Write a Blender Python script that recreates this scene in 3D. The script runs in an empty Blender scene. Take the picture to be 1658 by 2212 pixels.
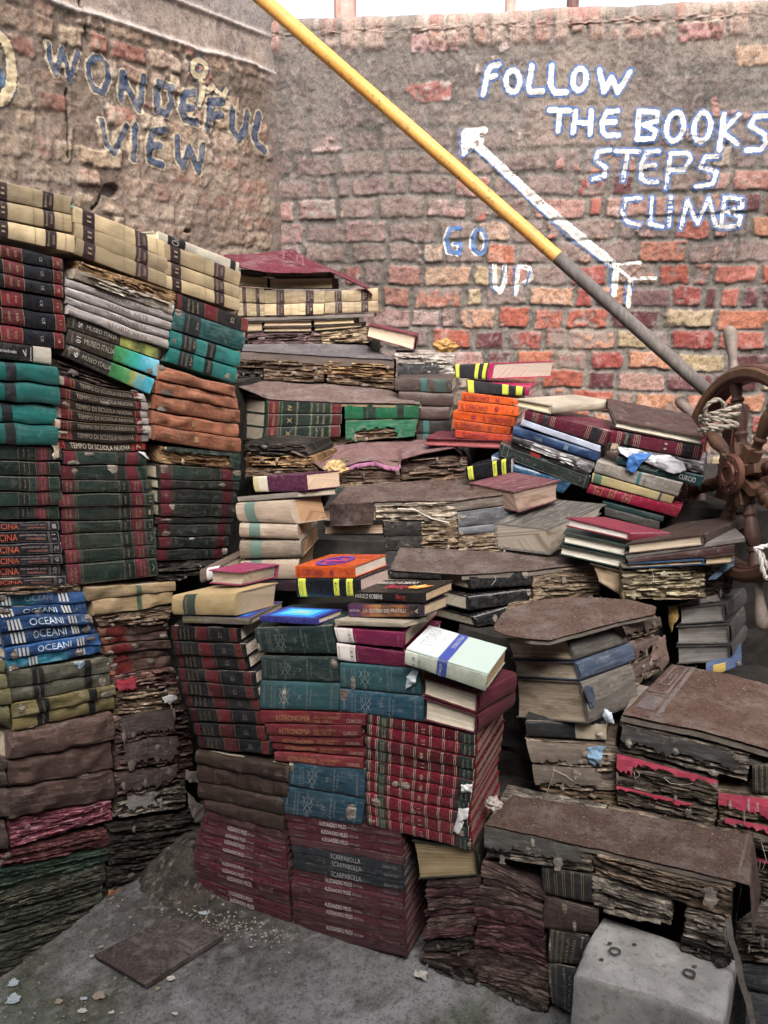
import bpy, math, random, numpy as np
from mathutils import Vector, noise as mn
random.seed(7); rng=np.random.RandomState(7)
sc=bpy.context.scene; COL=sc.collection
R=math.radians
# ------------------------------------------------------------------ camera, sky, sun, exposure
FPX=1721.0; CX=829.0; CY=1106.0; EYE=1.6; PIT=R(15)
cd=bpy.data.cameras.new('camera'); cam=bpy.data.objects.new('camera',cd); COL.objects.link(cam)
cd.sensor_fit='VERTICAL'; cd.sensor_height=24; cd.lens=FPX/2212*24; cd.clip_start=.05; cd.clip_end=400
cam.location=(0,0,EYE); cam.rotation_euler=(R(90)-PIT,0,0); sc.camera=cam
w=bpy.data.worlds.new('World'); sc.world=w; w.use_nodes=True
nt=w.node_tree; bg=nt.nodes['Background']
sky=nt.nodes.new('ShaderNodeTexSky'); sky.sky_type='NISHITA'; sky.sun_disc=False
SUN_EL=50; SUN_AZ=172
sky.sun_elevation=R(SUN_EL); sky.sun_rotation=R(SUN_AZ); sky.air_density=1.0; sky.dust_density=5.0; sky.ozone_density=.6
hs=nt.nodes.new('ShaderNodeHueSaturation'); hs.inputs['Saturation'].default_value=.42
nt.links.new(sky.outputs[0],hs.inputs['Color']); nt.links.new(hs.outputs[0],bg.inputs['Color']); bg.inputs['Strength'].default_value=.15
sd=bpy.data.lights.new('sun','SUN'); sd.energy=2.0; sd.angle=R(30); sd.color=(1,.955,.925)
so=bpy.data.objects.new('sun',sd); COL.objects.link(so)
_d=Vector((math.sin(R(SUN_AZ))*math.cos(R(SUN_EL)),math.cos(R(SUN_AZ))*math.cos(R(SUN_EL)),math.sin(R(SUN_EL))))
so.rotation_euler=_d.to_track_quat('Z','Y').to_euler()
sc.view_settings.view_transform='Standard'; sc.view_settings.look='None'; sc.view_settings.exposure=1.3; sc.view_settings.gamma=1
# ------------------------------------------------------------------ picking points along a ray at a chosen distance
def ray(px,py):
    u=(px-CX)/FPX; v=(py-CY)/FPX
    return Vector((u,math.cos(PIT)-v*math.sin(PIT),-(math.sin(PIT)+v*math.cos(PIT))))
EYEV=Vector((0,0,EYE))
def atY(px,py,Y):
    r=ray(px,py); return EYEV+r*(Y/r.y)
def atZ(px,py,z):
    r=ray(px,py); return EYEV+r*((z-EYE)/r.z)
class Plane:
    def __init__(s,pts):                      # two points: a vertical plane; three: any plane
        a=atY(*pts[0]); b=atY(*pts[1])
        if len(pts)==2: n=Vector((b.y-a.y,a.x-b.x,0))
        else: n=(b-a).cross(atY(*pts[2])-a)
        if n.y>0: n=-n
        s.a=a; s.n=n.normalized(); h=Vector((s.n.x,s.n.y,0)).normalized(); s.back=-h
        s.right=Vector((-h.y,h.x,0))
    def at(s,px,py):
        r=ray(px,py); return EYEV+r*((s.a-EYEV).dot(s.n)/r.dot(s.n))
def tile(x0,y0,w,ow=1658.0):
    k=w/ow
    return lambda p:((x0+k*p[0])*.65482,(y0+k*p[1])*.65482)
TA=tile(0,500,850); TB=tile(700,700,850); TC=tile(1400,1100,1132); TD=tile(0,1150,850); TE=tile(700,1500,850)
TF=tile(1500,1800,1032); TG=tile(0,1850,850); TH=tile(500,2000,1200); TI=tile(0,2500,1000); TJ=tile(1200,2500,1332)
TK=tile(0,0,1000); TL_=tile(800,0,900); TM=tile(1500,0,1032); TN=tile(2100,1100,432,956.0); TO=lambda p:p
# ------------------------------------------------------------------ materials
MC={}
class NB:
    def __init__(s,name):
        s.m=bpy.data.materials.new(name); s.m.use_nodes=True; s.t=s.m.node_tree; s.b=s.t.nodes['Principled BSDF']
    def n(s,ty,**kw):
        nd=s.t.nodes.new('ShaderNode'+ty)
        for k,v in kw.items():
            if k.startswith('i_'): nd.inputs[k[2:].replace('_',' ')].default_value=v
            else: setattr(nd,k,v)
        return nd
    def l(s,a,b): s.t.links.new(a,b)
    def co(s,kind='UV',scale=(1,1,1),loc=(0,0,0)):
        tc=s.n('TexCoord'); mp=s.n('Mapping'); mp.inputs['Scale'].default_value=scale
        s.l(tc.outputs[kind],mp.inputs['Vector'])
        oi=s.n('ObjectInfo'); ad=s.n('VectorMath',operation='MULTIPLY_ADD')   # shift the pattern so no two copies match
        cb=s.n('CombineXYZ'); s.l(oi.outputs['Random'],cb.inputs[0]); s.l(oi.outputs['Random'],cb.inputs[1]); s.l(oi.outputs['Random'],cb.inputs[2])
        s.l(cb.outputs[0],ad.inputs[0]); ad.inputs[1].default_value=(37,53,71); s.l(mp.outputs[0],ad.inputs[2])
        return ad.outputs[0]
    def noise(s,vec,scale,detail=4,rough=.6):
        n=s.n('TexNoise'); n.inputs['Scale'].default_value=scale; n.inputs['Detail'].default_value=detail; n.inputs['Roughness'].default_value=rough
        if vec is not None: s.l(vec,n.inputs['Vector'])
        return n.outputs['Fac']
    def ramp(s,fac,stops,interp='LINEAR'):
        r=s.n('ValToRGB'); cr=r.color_ramp; cr.interpolation=interp
        while len(cr.elements)<len(stops): cr.elements.new(.5)
        for e,(p,c) in zip(cr.elements,stops):
            e.position=p; e.color=(c,c,c,1) if not hasattr(c,'__len__') else (*c[:3],1)
        s.l(fac,r.inputs[0]); return r.outputs[0]
    def mix(s,fac,a,b,mode='MIX'):
        m=s.n('MixRGB',blend_type=mode)
        for v,i in ((fac,0),(a,1),(b,2)):
            if hasattr(v,'is_linked') or hasattr(v,'links'): s.l(v,m.inputs[i])
            elif i==0: m.inputs[0].default_value=v
            else: m.inputs[i].default_value=(*v[:3],1)
        return m.outputs[0]
    def bump(s,h,st,dist=.002):
        b=s.n('Bump'); b.inputs['Strength'].default_value=st; b.inputs['Distance'].default_value=dist
        s.l(h,b.inputs['Height']); s.l(b.outputs[0],s.b.inputs['Normal']); return b
    def out(s,col,rough=.7,spec=.4):
        if hasattr(col,'links'): s.l(col,s.b.inputs['Base Color'])
        else: s.b.inputs['Base Color'].default_value=(*col,1)
        if hasattr(rough,'links'): s.l(rough,s.b.inputs['Roughness'])
        else: s.b.inputs['Roughness'].default_value=rough
        s.b.inputs['Specular IOR Level'].default_value=spec
        return s.m
def cached(f):
    def g(*a):
        k=(f.__name__,)+a
        if k not in MC: MC[k]=f(*a)
        return MC[k]
    return g
def mul(c,k): return tuple(x*k for x in c)
def lerp3(a,b,k): return tuple(x*(1-k)+y*k for x,y in zip(a,b))
@cached
def m_cover(c,rough=.55,wear=.35,grain=900):
    b=NB('cover'); u=b.co('UV')
    n1=b.noise(u,14,5); n2=b.noise(u,90,4,.7); n3=b.noise(u,grain,2,.5)
    col=b.mix(b.ramp(n1,[(.3,0),(.72,.8)]),c,mul(c,.55))
    g=sum(c)/3; pale=lerp3(mul(c,1.7),(g+.055,g+.05,g+.045),.5)
    col=b.mix(b.ramp(n2,[(.52,0),(.76,wear)]),col,pale)
    sp=b.noise(u,420,2,.5); col=b.mix(b.ramp(sp,[(.70,0),(.76,.45*wear+.1)]),col,(.42,.39,.34))
    oi=b.n('ObjectInfo'); col=b.mix(1,col,b.ramp(oi.outputs['Random'],[(0,.55),(1,1.22)]),'MULTIPLY')
    gr=b.noise(b.co('Object'),7,5,.7); col=b.mix(b.ramp(gr,[(.45,0),(.72,.45)]),col,lerp3(mul(c,.35),(.07,.06,.05),.5))
    # scuffs along the spine, blotches and rubbed spots
    sv=b.n('TexNoise'); b.l(b.co('UV',(18,150,40)),sv.inputs['Vector']); sv.inputs['Scale'].default_value=1; sv.inputs['Detail'].default_value=6; sv.inputs['Roughness'].default_value=.7; sf=sv.outputs['Fac']
    col=b.mix(b.ramp(sf,[(.50,0),(.70,min(1,wear*1.3))]),col,pale); col=b.mix(b.ramp(sf,[(.32,min(1,.25+wear)),(.46,0)]),col,mul(c,.30))
    bl=b.noise(b.co('UV'),45,6,.75); col=b.mix(b.ramp(bl,[(.56,0),(.66,wear*.8)]),col,lerp3(pale,(.25,.21,.17),.5))
    b.bump(b.mix(.35,b.mix(.5,n3,sf),n2),.45,.0018)
    return b.out(col,b.ramp(n2,[(.3,max(.08,rough-.22)),(.8,min(1,rough+.20))]),.5)
@cached
def m_flat(c,rough=.6):
    b=NB('print'); u=b.co('UV'); n=b.noise(u,60,5,.7)
    return b.out(b.mix(b.ramp(n,[(.42,0),(.75,.55)]),c,mul(lerp3(c,(.2,.17,.15),.35),.7)),rough,.4)
@cached
def m_pict(cs,u0=0.,u1=1.):
    b=NB('printed_picture'); u=b.co('UV'); tc=b.n('TexCoord'); sx=b.n('SeparateXYZ'); b.l(tc.outputs['UV'],sx.inputs[0])
    mr=b.n('MapRange'); mr.inputs['From Min'].default_value=u0; mr.inputs['From Max'].default_value=u1; b.l(sx.outputs[0],mr.inputs['Value'])
    n=b.noise(u,38,5,.65); ma=b.n('Math',operation='MULTIPLY_ADD'); b.l(n,ma.inputs[0]); ma.inputs[1].default_value=.9; ma.inputs[2].default_value=-.45
    ad=b.n('Math',operation='ADD'); b.l(mr.outputs[0],ad.inputs[0]); b.l(ma.outputs[0],ad.inputs[1])
    col=b.ramp(ad.outputs[0],[(i/(len(cs)-1)*.96+.02,c) for i,c in enumerate(cs)]); n2_=b.noise(u,150,4,.7); col=b.mix(b.ramp(n2_,[(.5,0),(.7,.5)]),col,(.10,.09,.07))
    return b.out(col,.38,.4)
@cached
def m_gilt(c=(.55,.42,.22)):
    c=mul(c,.62)
    b=NB('gilt'); u=b.co('UV'); n=b.noise(u,250,3,.7)
    m=b.out(b.mix(b.ramp(n,[(.4,0),(.66,.75)]),c,mul(c,.25)),.45,.5); b.b.inputs['Metallic'].default_value=.25
    return m
@cached
def m_pages(c=(.55,.47,.36),stain=.35):
    b=NB('page_edges'); u=b.co('UV',(3,1,1)); 
    n=b.noise(u,0,0)
    nn=b.n('TexNoise'); mp=b.co('UV',(2.5,900,60)); b.l(mp,nn.inputs['Vector']); nn.inputs['Scale'].default_value=1; nn.inputs['Detail'].default_value=3
    f=nn.outputs['Fac']; big=b.noise(b.co('UV',(14,50,30)),1,5,.65)
    col=b.mix(b.ramp(f,[(.35,0),(.65,1)]),mul(c,.62),mul(c,1.12))
    col=b.mix(b.ramp(big,[(.44,0),(.72,stain)]),col,mul((c[0]*.45,c[1]*.36,c[2]*.28),.6))
    b.bump(f,.6,.0012)
    return b.out(col,.9,.15)
@cached
def m_rot(c1,c2,c3,k=1.0):
    """swollen, torn paper: fine page lines crossed by blotches of soot, mould and bare fibre"""
    b=NB('rotten_paper')
    def N(scale,det,rough,dist=0.):
        n=b.n('TexNoise'); b.l(b.co('UV',scale),n.inputs['Vector']); n.inputs['Scale'].default_value=1; n.inputs['Detail'].default_value=det; n.inputs['Roughness'].default_value=rough; n.inputs['Distortion'].default_value=dist; return n.outputs['Fac']
    fine=N((7,820,90),3,.6,.1); mid=N((22,150,60),6,.7,.15); bl=N((34,70,50),6,.72); big=N((9,16,12),4,.6); sp=N((420,420,420),2,.5)
    col=b.ramp(mid,[(.34,mul(c3,.6)),(.45,c3),(.52,c1),(.64,c2)])
    col=b.mix(b.ramp(fine,[(.36,.75),(.50,0)]),col,mul(c3,.5))
    col=b.mix(b.ramp(fine,[(.56,0),(.68,.55)]),col,c2)
    col=b.mix(b.ramp(bl,[(.36,.92),(.47,0)]),col,mul(c3,.38))
    col=b.mix(b.ramp(bl,[(.57,0),(.64,.75)]),col,lerp3(c2,mul(c2,1.5),.5))
    col=b.mix(b.ramp(big,[(.40,.65),(.58,0)]),col,mul(c3,.55))
    col=b.mix(b.ramp(sp,[(.68,0),(.74,.55)]),col,(.42,.39,.34))
    b.bump(b.mix(.5,b.mix(.5,fine,mid),bl),.9,.004*k)
    return b.out(col,.92,.12)
@cached
def m_carpet(c):
    b=NB('carpet'); u=b.co('Object'); f=b.noise(u,520,3,.6); g=b.noise(u,28,5,.65); h=b.noise(u,170,4,.7)
    col=b.mix(b.ramp(g,[(.35,0),(.7,.8)]),c,mul(c,.55)); col=b.mix(b.ramp(h,[(.45,0),(.75,.5)]),col,lerp3(c,(.3,.26,.22),.55))
    col=b.mix(b.ramp(f,[(.35,.55),(.6,0)]),col,mul(c,.4))
    d_=b.noise(u,11,6,.75); col=b.mix(b.ramp(d_,[(.48,0),(.66,.75)]),col,lerp3(mul(c,1.25),(.22,.20,.18),.55)); e_=b.noise(u,60,5,.75); col=b.mix(b.ramp(e_,[(.34,.7),(.45,0)]),col,mul(c,.35))
    s=b.noise(u,330,2,.4); col=b.mix(b.ramp(s,[(.735,0),(.755,.7)]),col,(.40,.36,.30))
    b.bump(f,.9,.0035); return b.out(col,1,.05)
@cached
def m_vcol(rough=.9,bs=.6,sc1=140,sc2=26):
    b=NB('vertex_coloured'); u=b.co('Object'); a=b.n('Attribute'); a.attribute_name='Col'
    n1=b.noise(u,sc1,6,.75); n2=b.noise(u,sc2,6,.72); n3=b.noise(u,sc1*3.5,3,.6)
    col=b.mix(b.ramp(n1,[(.30,.8),(.52,0)]),a.outputs['Color'],(.02,.016,.014),'MULTIPLY') if False else a.outputs['Color']
    dk=b.mix(1,a.outputs['Color'],(.42,.38,.36),'MULTIPLY'); col=b.mix(b.ramp(n1,[(.36,1),(.52,0)]),a.outputs['Color'],dk); col=b.mix(b.ramp(n2,[(.34,.75),(.47,0)]),col,dk)
    lt=b.mix(.30,a.outputs['Color'],(.50,.45,.40)); col=b.mix(b.ramp(n3,[(.55,0),(.75,.6)]),col,lt)
    col=b.mix(b.ramp(n2,[(.5,0),(.75,.35)]),col,lt)
    b.bump(b.mix(.5,n1,n3),bs,.006); return b.out(col,rough,.2)
@cached
def m_wood(c,dark=.35,rough=.7,ax=(60,60,3)):
    b=NB('wood'); u=b.co('Object',ax); n=b.noise(u,1,6,.65); g=b.noise(b.co('Object'),9,5,.6)
    col=b.mix(b.ramp(n,[(.3,0),(.7,1)]),mul(c,dark+.1),mul(c,1.15)); col=b.mix(b.ramp(g,[(.4,0),(.7,.6)]),col,mul(c,dark))
    b.bump(n,.5,.002); return b.out(col,rough,.35)
@cached
def m_plain(c,rough=.7,amp=.35,sc_=30):
    b=NB('plain'); u=b.co('Object'); n=b.noise(u,sc_,6,.65); n2=b.noise(u,sc_*12,3,.6)
    col=b.mix(b.ramp(n,[(.35,0),(.7,1)]),mul(c,1-amp),mul(c,1+amp)); b.bump(b.mix(.5,n,n2),.4,.003); return b.out(col,rough,.3)
# ------------------------------------------------------------------ objects
REG=[]
def mesh(name,verts,faces,mat,uv=None,smooth=False,mats=None,midx=None):
    m=bpy.data.meshes.new(name); m.from_pydata([tuple(v) for v in verts],[],faces); m.update()
    m.materials.append(mat)
    if mats:
        for x in mats: m.materials.append(x)
    if midx: m.polygons.foreach_set('material_index',midx)
    if uv is not None:
        l=m.uv_layers.new(name='UVMap'); idx=np.empty(len(m.loops),dtype=np.int32); m.loops.foreach_get('vertex_index',idx)
        l.data.foreach_set('uv',np.asarray(uv,dtype=np.float32)[idx].ravel())
    if smooth: m.polygons.foreach_set('use_smooth',[True]*len(m.polygons))
    return m
def obj(name,me,parent=None):
    o=bpy.data.objects.new(name,me); COL.objects.link(o)
    if parent:
        o.parent=parent; o.location=(0,0,0); me.transform(__import__('mathutils').Matrix.Translation(-parent.location))
    return o
def empty(name,loc):
    o=bpy.data.objects.new(name,None); o.empty_display_size=.05; COL.objects.link(o); o.location=loc; return o
def thing(name,label,cat,loc,group=None):
    o=empty(name,Vector(loc)); tag(o,label,cat,group); return o
def tag(o,label,cat,group=None):
    o['label']=label; o['category']=cat
    if group: o['group']=group
    return o
def struct(o,kind='structure'): o['kind']=kind; return o
def origin(o,loc):
    from mathutils import Matrix
    o.data.transform(Matrix.Translation(-Vector(loc))); o.location=loc
def smoothify(me,ang=40):
    me.polygons.foreach_set('use_smooth',[True]*len(me.polygons))
    try: me.set_sharp_from_angle(angle=R(ang))
    except Exception: pass
def grid_faces(nu,nv,off=0,wrap=False):
    f=[]
    for i in range(nu-1):
        for j in range(nv if wrap else nv-1):
            j2=(j+1)%nv; f.append((off+i*nv+j,off+(i+1)*nv+j,off+(i+1)*nv+j2,off+i*nv+j2))
    return f
_TX={}
def glyphs(s):
    if s in _TX: return _TX[s]
    c=bpy.data.curves.new('t','FONT'); c.body=s; c.resolution_u=2; o=bpy.data.objects.new('t',c); COL.objects.link(o)
    dg=bpy.context.evaluated_depsgraph_get(); me=bpy.data.meshes.new_from_object(o.evaluated_get(dg))
    v=np.array([p.co[:2] for p in me.vertices]); f=[tuple(p.vertices) for p in me.polygons]
    lo=v.min(0); hi=v.max(0); v=(v-lo)/(hi-lo); asp=(hi[0]-lo[0])/(hi[1]-lo[1])
    bpy.data.objects.remove(o); bpy.data.meshes.remove(me); bpy.data.curves.remove(c)
    _TX[s]=(v,f,asp); return _TX[s]
def n2(x,y,z=0.): return mn.noise(Vector((x,y,z)))
def fbm(x,y,z=0.,o=4): return mn.fractal(Vector((x,y,z)),.9,2.1,o)
# ------------------------------------------------------------------ books
class Face:
    """front face of a book: bottom and top curves from left to right, and the direction to its back"""
    def __init__(s,TLp,TRp,BRp,BLp,dv,wt=None,wb=None):
        s.tl,s.tr,s.br,s.bl=TLp,TRp,BRp,BLp; s.dv=dv; s.D=dv.length; s.dn=dv.normalized()
        s.len=(TRp-TLp).length*.5+(BRp-BLp).length*.5; s.h=max(.003,(TLp-BLp).length*.5+(TRp-BRp).length*.5)
        s.wt=wt or (lambda x:0); s.wb=wb or (lambda x:0)
    def P(s,a,t,d=0.):
        top=s.tl.lerp(s.tr,a); bot=s.bl.lerp(s.br,a)
        top=top+Vector((0,0,s.wt(a))); bot=bot+Vector((0,0,s.wb(a)))
        return bot.lerp(top,t)+s.dn*d
    def base(s): return s.bl.lerp(s.br,.5)+s.dv*.5
def prism(F,prof,S,closed=True,ends=(0.,1.),jag=None):
    """sweep a (t,d) profile from end to end of the face"""
    V=[];UV=[];n=len(prof); per=[0]
    for i in range(1,n): per.append(per[-1]+math.hypot((prof[i][0]-prof[i-1][0])*F.h,prof[i][1]-prof[i-1][1]))
    for i in range(S+1):
        a=ends[0]+(ends[1]-ends[0])*i/S
        for j,(t,d) in enumerate(prof):
            aa,tt,dd=a,t,d
            if jag: aa,tt,dd=jag(a,t,d,i in (0,S))
            V.append(F.P(aa,tt,dd)); UV.append((aa*F.len,per[j]))
    f=grid_faces(S+1,n,0,closed)
    if closed: f.append(tuple(range(n-1,-1,-1))); f.append(tuple(S*n+j for j in range(n)))
    return V,f,UV
def spine_curve(bul,n=8):
    return [(.5-.5*math.cos(math.pi*k/n),-bul*math.sin(math.pi*k/n)**.6 if 0<k<n else 0.) for k in range(n+1)]
def spine_off(bul,t): return -bul*max(0.,math.sin(math.acos(max(-1,min(1,1-2*t)))))**.6
def strip(F,bul,a0,a1,off=.0006,t0=0.,t1=1.,S=3,n=8):
    V=[];UV=[]; S=max(S,int((a1-a0)*24)+1); wf=getattr(F,'wf',lambda a,t:0)
    for i in range(S+1):
        a=a0+(a1-a0)*i/S
        for k in range(n+1):
            t=.5-.5*math.cos(math.pi*k/n); t=t0+(t1-t0)*t if (t0>0 or t1<1) else t
            V.append(F.P(a,.5+(t-.5)*1.002,spine_off(bul,t)-off+wf(a,t))); UV.append((a*F.len,t*F.h))
    return V,grid_faces(S+1,n+1),UV
class Acc:
    def __init__(s): s.v=[];s.f=[];s.uv=[]
    def add(s,r):
        o=len(s.v); s.v+=r[0]; s.f+=[tuple(i+o for i in q) for q in r[1]]; s.uv+=list(r[2]) if len(r)>2 else [(0,0)]*len(r[0])
    def mesh(s,name,mat,sm=True):
        m=mesh(name,s.v,s.f,mat,s.uv)
        if sm: smoothify(m,38)
        return m
def boxF(F,a0,a1,t0,t1,d0,d1,S=1):
    return prism(F,[(t0,d1),(t0,d0),(t1,d0),(t1,d1)],S,True,(a0,a1))
def textF(F,bul,s,a0,a1,t0,t1,rot=0,rev=False,front=None):
    v,f,asp=glyphs(s); V=[];o=spine_off(bul,.5) if bul else 0
    for x,y in v:
        if rev: x,y=1-x,1-y
        if rot==1: a=a1-(a1-a0)*y; t=t0+(t1-t0)*x
        elif rot==-1: a=a0+(a1-a0)*y; t=t1-(t1-t0)*x
        else: a=a0+(a1-a0)*x; t=t0+(t1-t0)*y
        V.append(F.P(a,t,o-.0011+(F.wf(a,t) if hasattr(F,'wf') else 0)) if front is None else front(a,t))
    return V,f,[(0,0)]*len(V)
def blob(F,a,t,ra,rt,off,n=16,rag=.35,seed=0):
    """a torn patch or scrap lying on the face, with a ragged edge and some relief"""
    V=[F.P(a,t,off-.002)];UV=[(a*F.len,t*F.h)]
    for ring,k in ((.55,.0015),(1,.0)):
        for i in range(n):
            q=2*math.pi*i/n; r=ring*(1+rag*n2(math.cos(q)*2+seed,math.sin(q)*2,seed*1.3)+ (rag*.5*(random.random()-.5) if ring==1 else 0))
            aa=min(1,max(0,a+ra*r*math.cos(q))); tt=min(1,max(0,t+rt*r*math.sin(q)))
            V.append(F.P(aa,tt,off-k)); UV.append((aa*F.len,tt*F.h))
    f=[(0,1+i,1+(i+1)%n) for i in range(n)]+[(1+i,1+n+i,1+n+(i+1)%n,1+(i+1)%n) for i in range(n)]
    return V,f,UV
STY={}
def cover_book(F,st,root):
    bul=st.get('bul',.004); th=min(.0024,F.h*.13); D=F.D
    sp=spine_curve(bul); r=.004
    outer=[(0,D)]+[(t,d+r) for t,d in sp]+[(1,D)]
    if st.get('groove',True) and F.h>.02: outer=[(0,D),(0,.022),(.012/F.h*.12+.035,.014)]+[(t,d+r) for t,d in sp]+[(1-.035-.012/F.h*.12,.014),(1,.022),(1,D)]
    ti=th/F.h
    inner=[(1-ti,D),(1-ti,.012),(ti,.012),(ti,D)]
    seed=random.random()*50; wp=st.get('warp',.0008)
    F.wf=lambda a,t:wp*n2(a*F.len*25,t*F.h*40,seed)*2.5
    def jag(a,t,d,e):
        dd=d+F.wf(a,t) if d<.012 else d
        return a+(n2(t*3,d*30,seed)*.006 if e else 0),t,dd
    S=st.get('S',24)
    V,f,UV=prism(F,outer+inner,S,True,(0,1),jag)
    obj('cover',_sm('cover',V,f,m_cover(st['c'],st.get('rough',.55),st.get('wear',.35),st.get('grain',900)),UV),root)
    i_=.0022/F.len
    a1=1-i_
    Vp=prism(F,[(ti,D-.003),(ti,.007),(1-ti,.007),(1-ti,D-.003)],2,True,(i_,a1))
    obj('pages',_sm('pages',*Vp[:2],m_pages(st.get('pg',(.52,.44,.33)),st.get('stain',.35)),Vp[2]),root)
    by={}
    for b in st.get('bands',()): by.setdefault(b[2],[]).append(b)
    for c,bs in by.items():
        for b in bs:
            A=Acc(); A.add(strip(F,bul,b[0],b[1],-.004+.0007+.00018*st['bands'].index(b),S=4))
            obj('spine_label',A.mesh('spine_label',m_cover(c,.5,.3,900) if not st.get('bflat') else m_flat(c)),root)
    if st.get('pic'):
        a0,a1,cs=st['pic']; obj('spine_picture',(lambda r:_sm('spine_picture',r[0],r[1],m_pict(cs,round(a0*F.len,3),round(a1*F.len,3)),r[2]))(strip(F,bul,a0,a1,-.004+.0009,S=8)),root)
    if st.get('lines'):
        A=Acc()
        for a in st['lines']:
            w_=.0007/F.len; A.add(strip(F,bul,a-w_,a+w_,-.004+.0017,S=1))
        for (a0,a1_,t0) in st.get('frames',()):
            for tt in (t0,1-t0): A.add(strip(F,bul,a0,a1_,-.004+.0017,tt-.016,tt+.016,S=2,n=2))
        obj('gilt_lines',A.mesh('gilt_lines',m_gilt(st.get('gold',(.5,.38,.2)))),root)
    tx={}
    for q in st.get('text',()): tx.setdefault(q[5],[]).append(q)
    for c,qs in tx.items():
        A=Acc()
        for q in qs:
            try:
                V,f,u=textF(F,bul,q[4],q[0],q[1],q[2],q[3],q[6] if len(q)>6 else 0,st.get('rev',False)); A.add(([p+F.dn*.0026 for p in V],f,u))
            except Exception as e: print('text',e)
        obj('lettering',A.mesh('lettering',m_flat(mul(c,.8 if sum(c)>1.7 else .62),.6),False),root)
    for k in range(st.get('tears',0)):
        a=random.choice([random.uniform(0,.12),random.uniform(.88,1),random.uniform(.1,.9)]); V,f,u=blob(F,a,random.uniform(.15,.9),random.uniform(.02,.07),random.uniform(.15,.4),.0016 if st.get('bul',.004)<.003 else -.0005,seed=seed+k)
        V=[p for p in V]; obj('torn_patch',_sm('torn_patch',V,f,m_rot((.35,.3,.24),(.55,.5,.42),(.15,.12,.1)),u),root)
def _sm(name,V,f,mat,UV):
    m=mesh(name,V,f,mat,UV); smoothify(m,38); return m
def pages_book(F,st,root):
    """a book with its page edges to the front; spine at its right end or behind"""
    th=min(.003,F.h*.18); ti=th/F.h; D=F.D; A=Acc(); S=8; seed=random.random()*90
    def jg(a,t,d,e): return a,t,d+(.0012*n2(a*9,t,seed) if d<.01 else 0)
    for t0,t1 in ((0,ti),(1-ti,1)): A.add(prism(F,[(t0,D),(t0,-.001),(t1,-.001),(t1,D)],S,True,(0,1),jg))
    if st.get('spine','R')=='R':
        A.add(prism(F,[(0,D),(0,0),(1,0),(1,D)],1,True,(1-.003/F.len,1.001)))
        # rounded end
        V=[];UV=[];n=8
        for i in range(5):
            for k in range(n+1):
                t=.5-.5*math.cos(math.pi*k/n); V.append(F.P(1+.006/F.len*math.sin(math.pi*k/n),t,D*i/4)); UV.append((D*i/4,t*F.h))
        A.add((V,grid_faces(5,n+1),UV))
    elif st.get('spine')=='L': A.add(prism(F,[(0,D),(0,0),(1,0),(1,D)],1,True,(-.001,.003/F.len)))
    else: A.add(prism(F,[(0,D+.003),(0,D),(1,D),(1,D+.003)],1,True,(0,1)))
    obj('cover',A.mesh('cover',m_cover(st['c'],st.get('rough',.55),st.get('wear',.35),900)),root)
    nt_=7; prof=[(ti,D-.004)]+[(ti+(1-2*ti)*k/nt_,.003+.0035*math.sin(math.pi*k/nt_)*(1 if st.get('hollow',1) else 0)) for k in range(nt_+1)]+[(1-ti,D-.004)]
    def jp(a,t,d,e): return a,t,(d+.0016*n2(a*F.len*60,t*F.h*500,seed) if d<.02 else d)
    V,f,UV=prism(F,prof,24,True,(.004/F.len,1-.004/F.len),jp)
    obj('pages',_sm('pages',V,f,m_pages(st.get('pg',(.52,.44,.33)),st.get('stain',.35)),UV),root)
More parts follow.
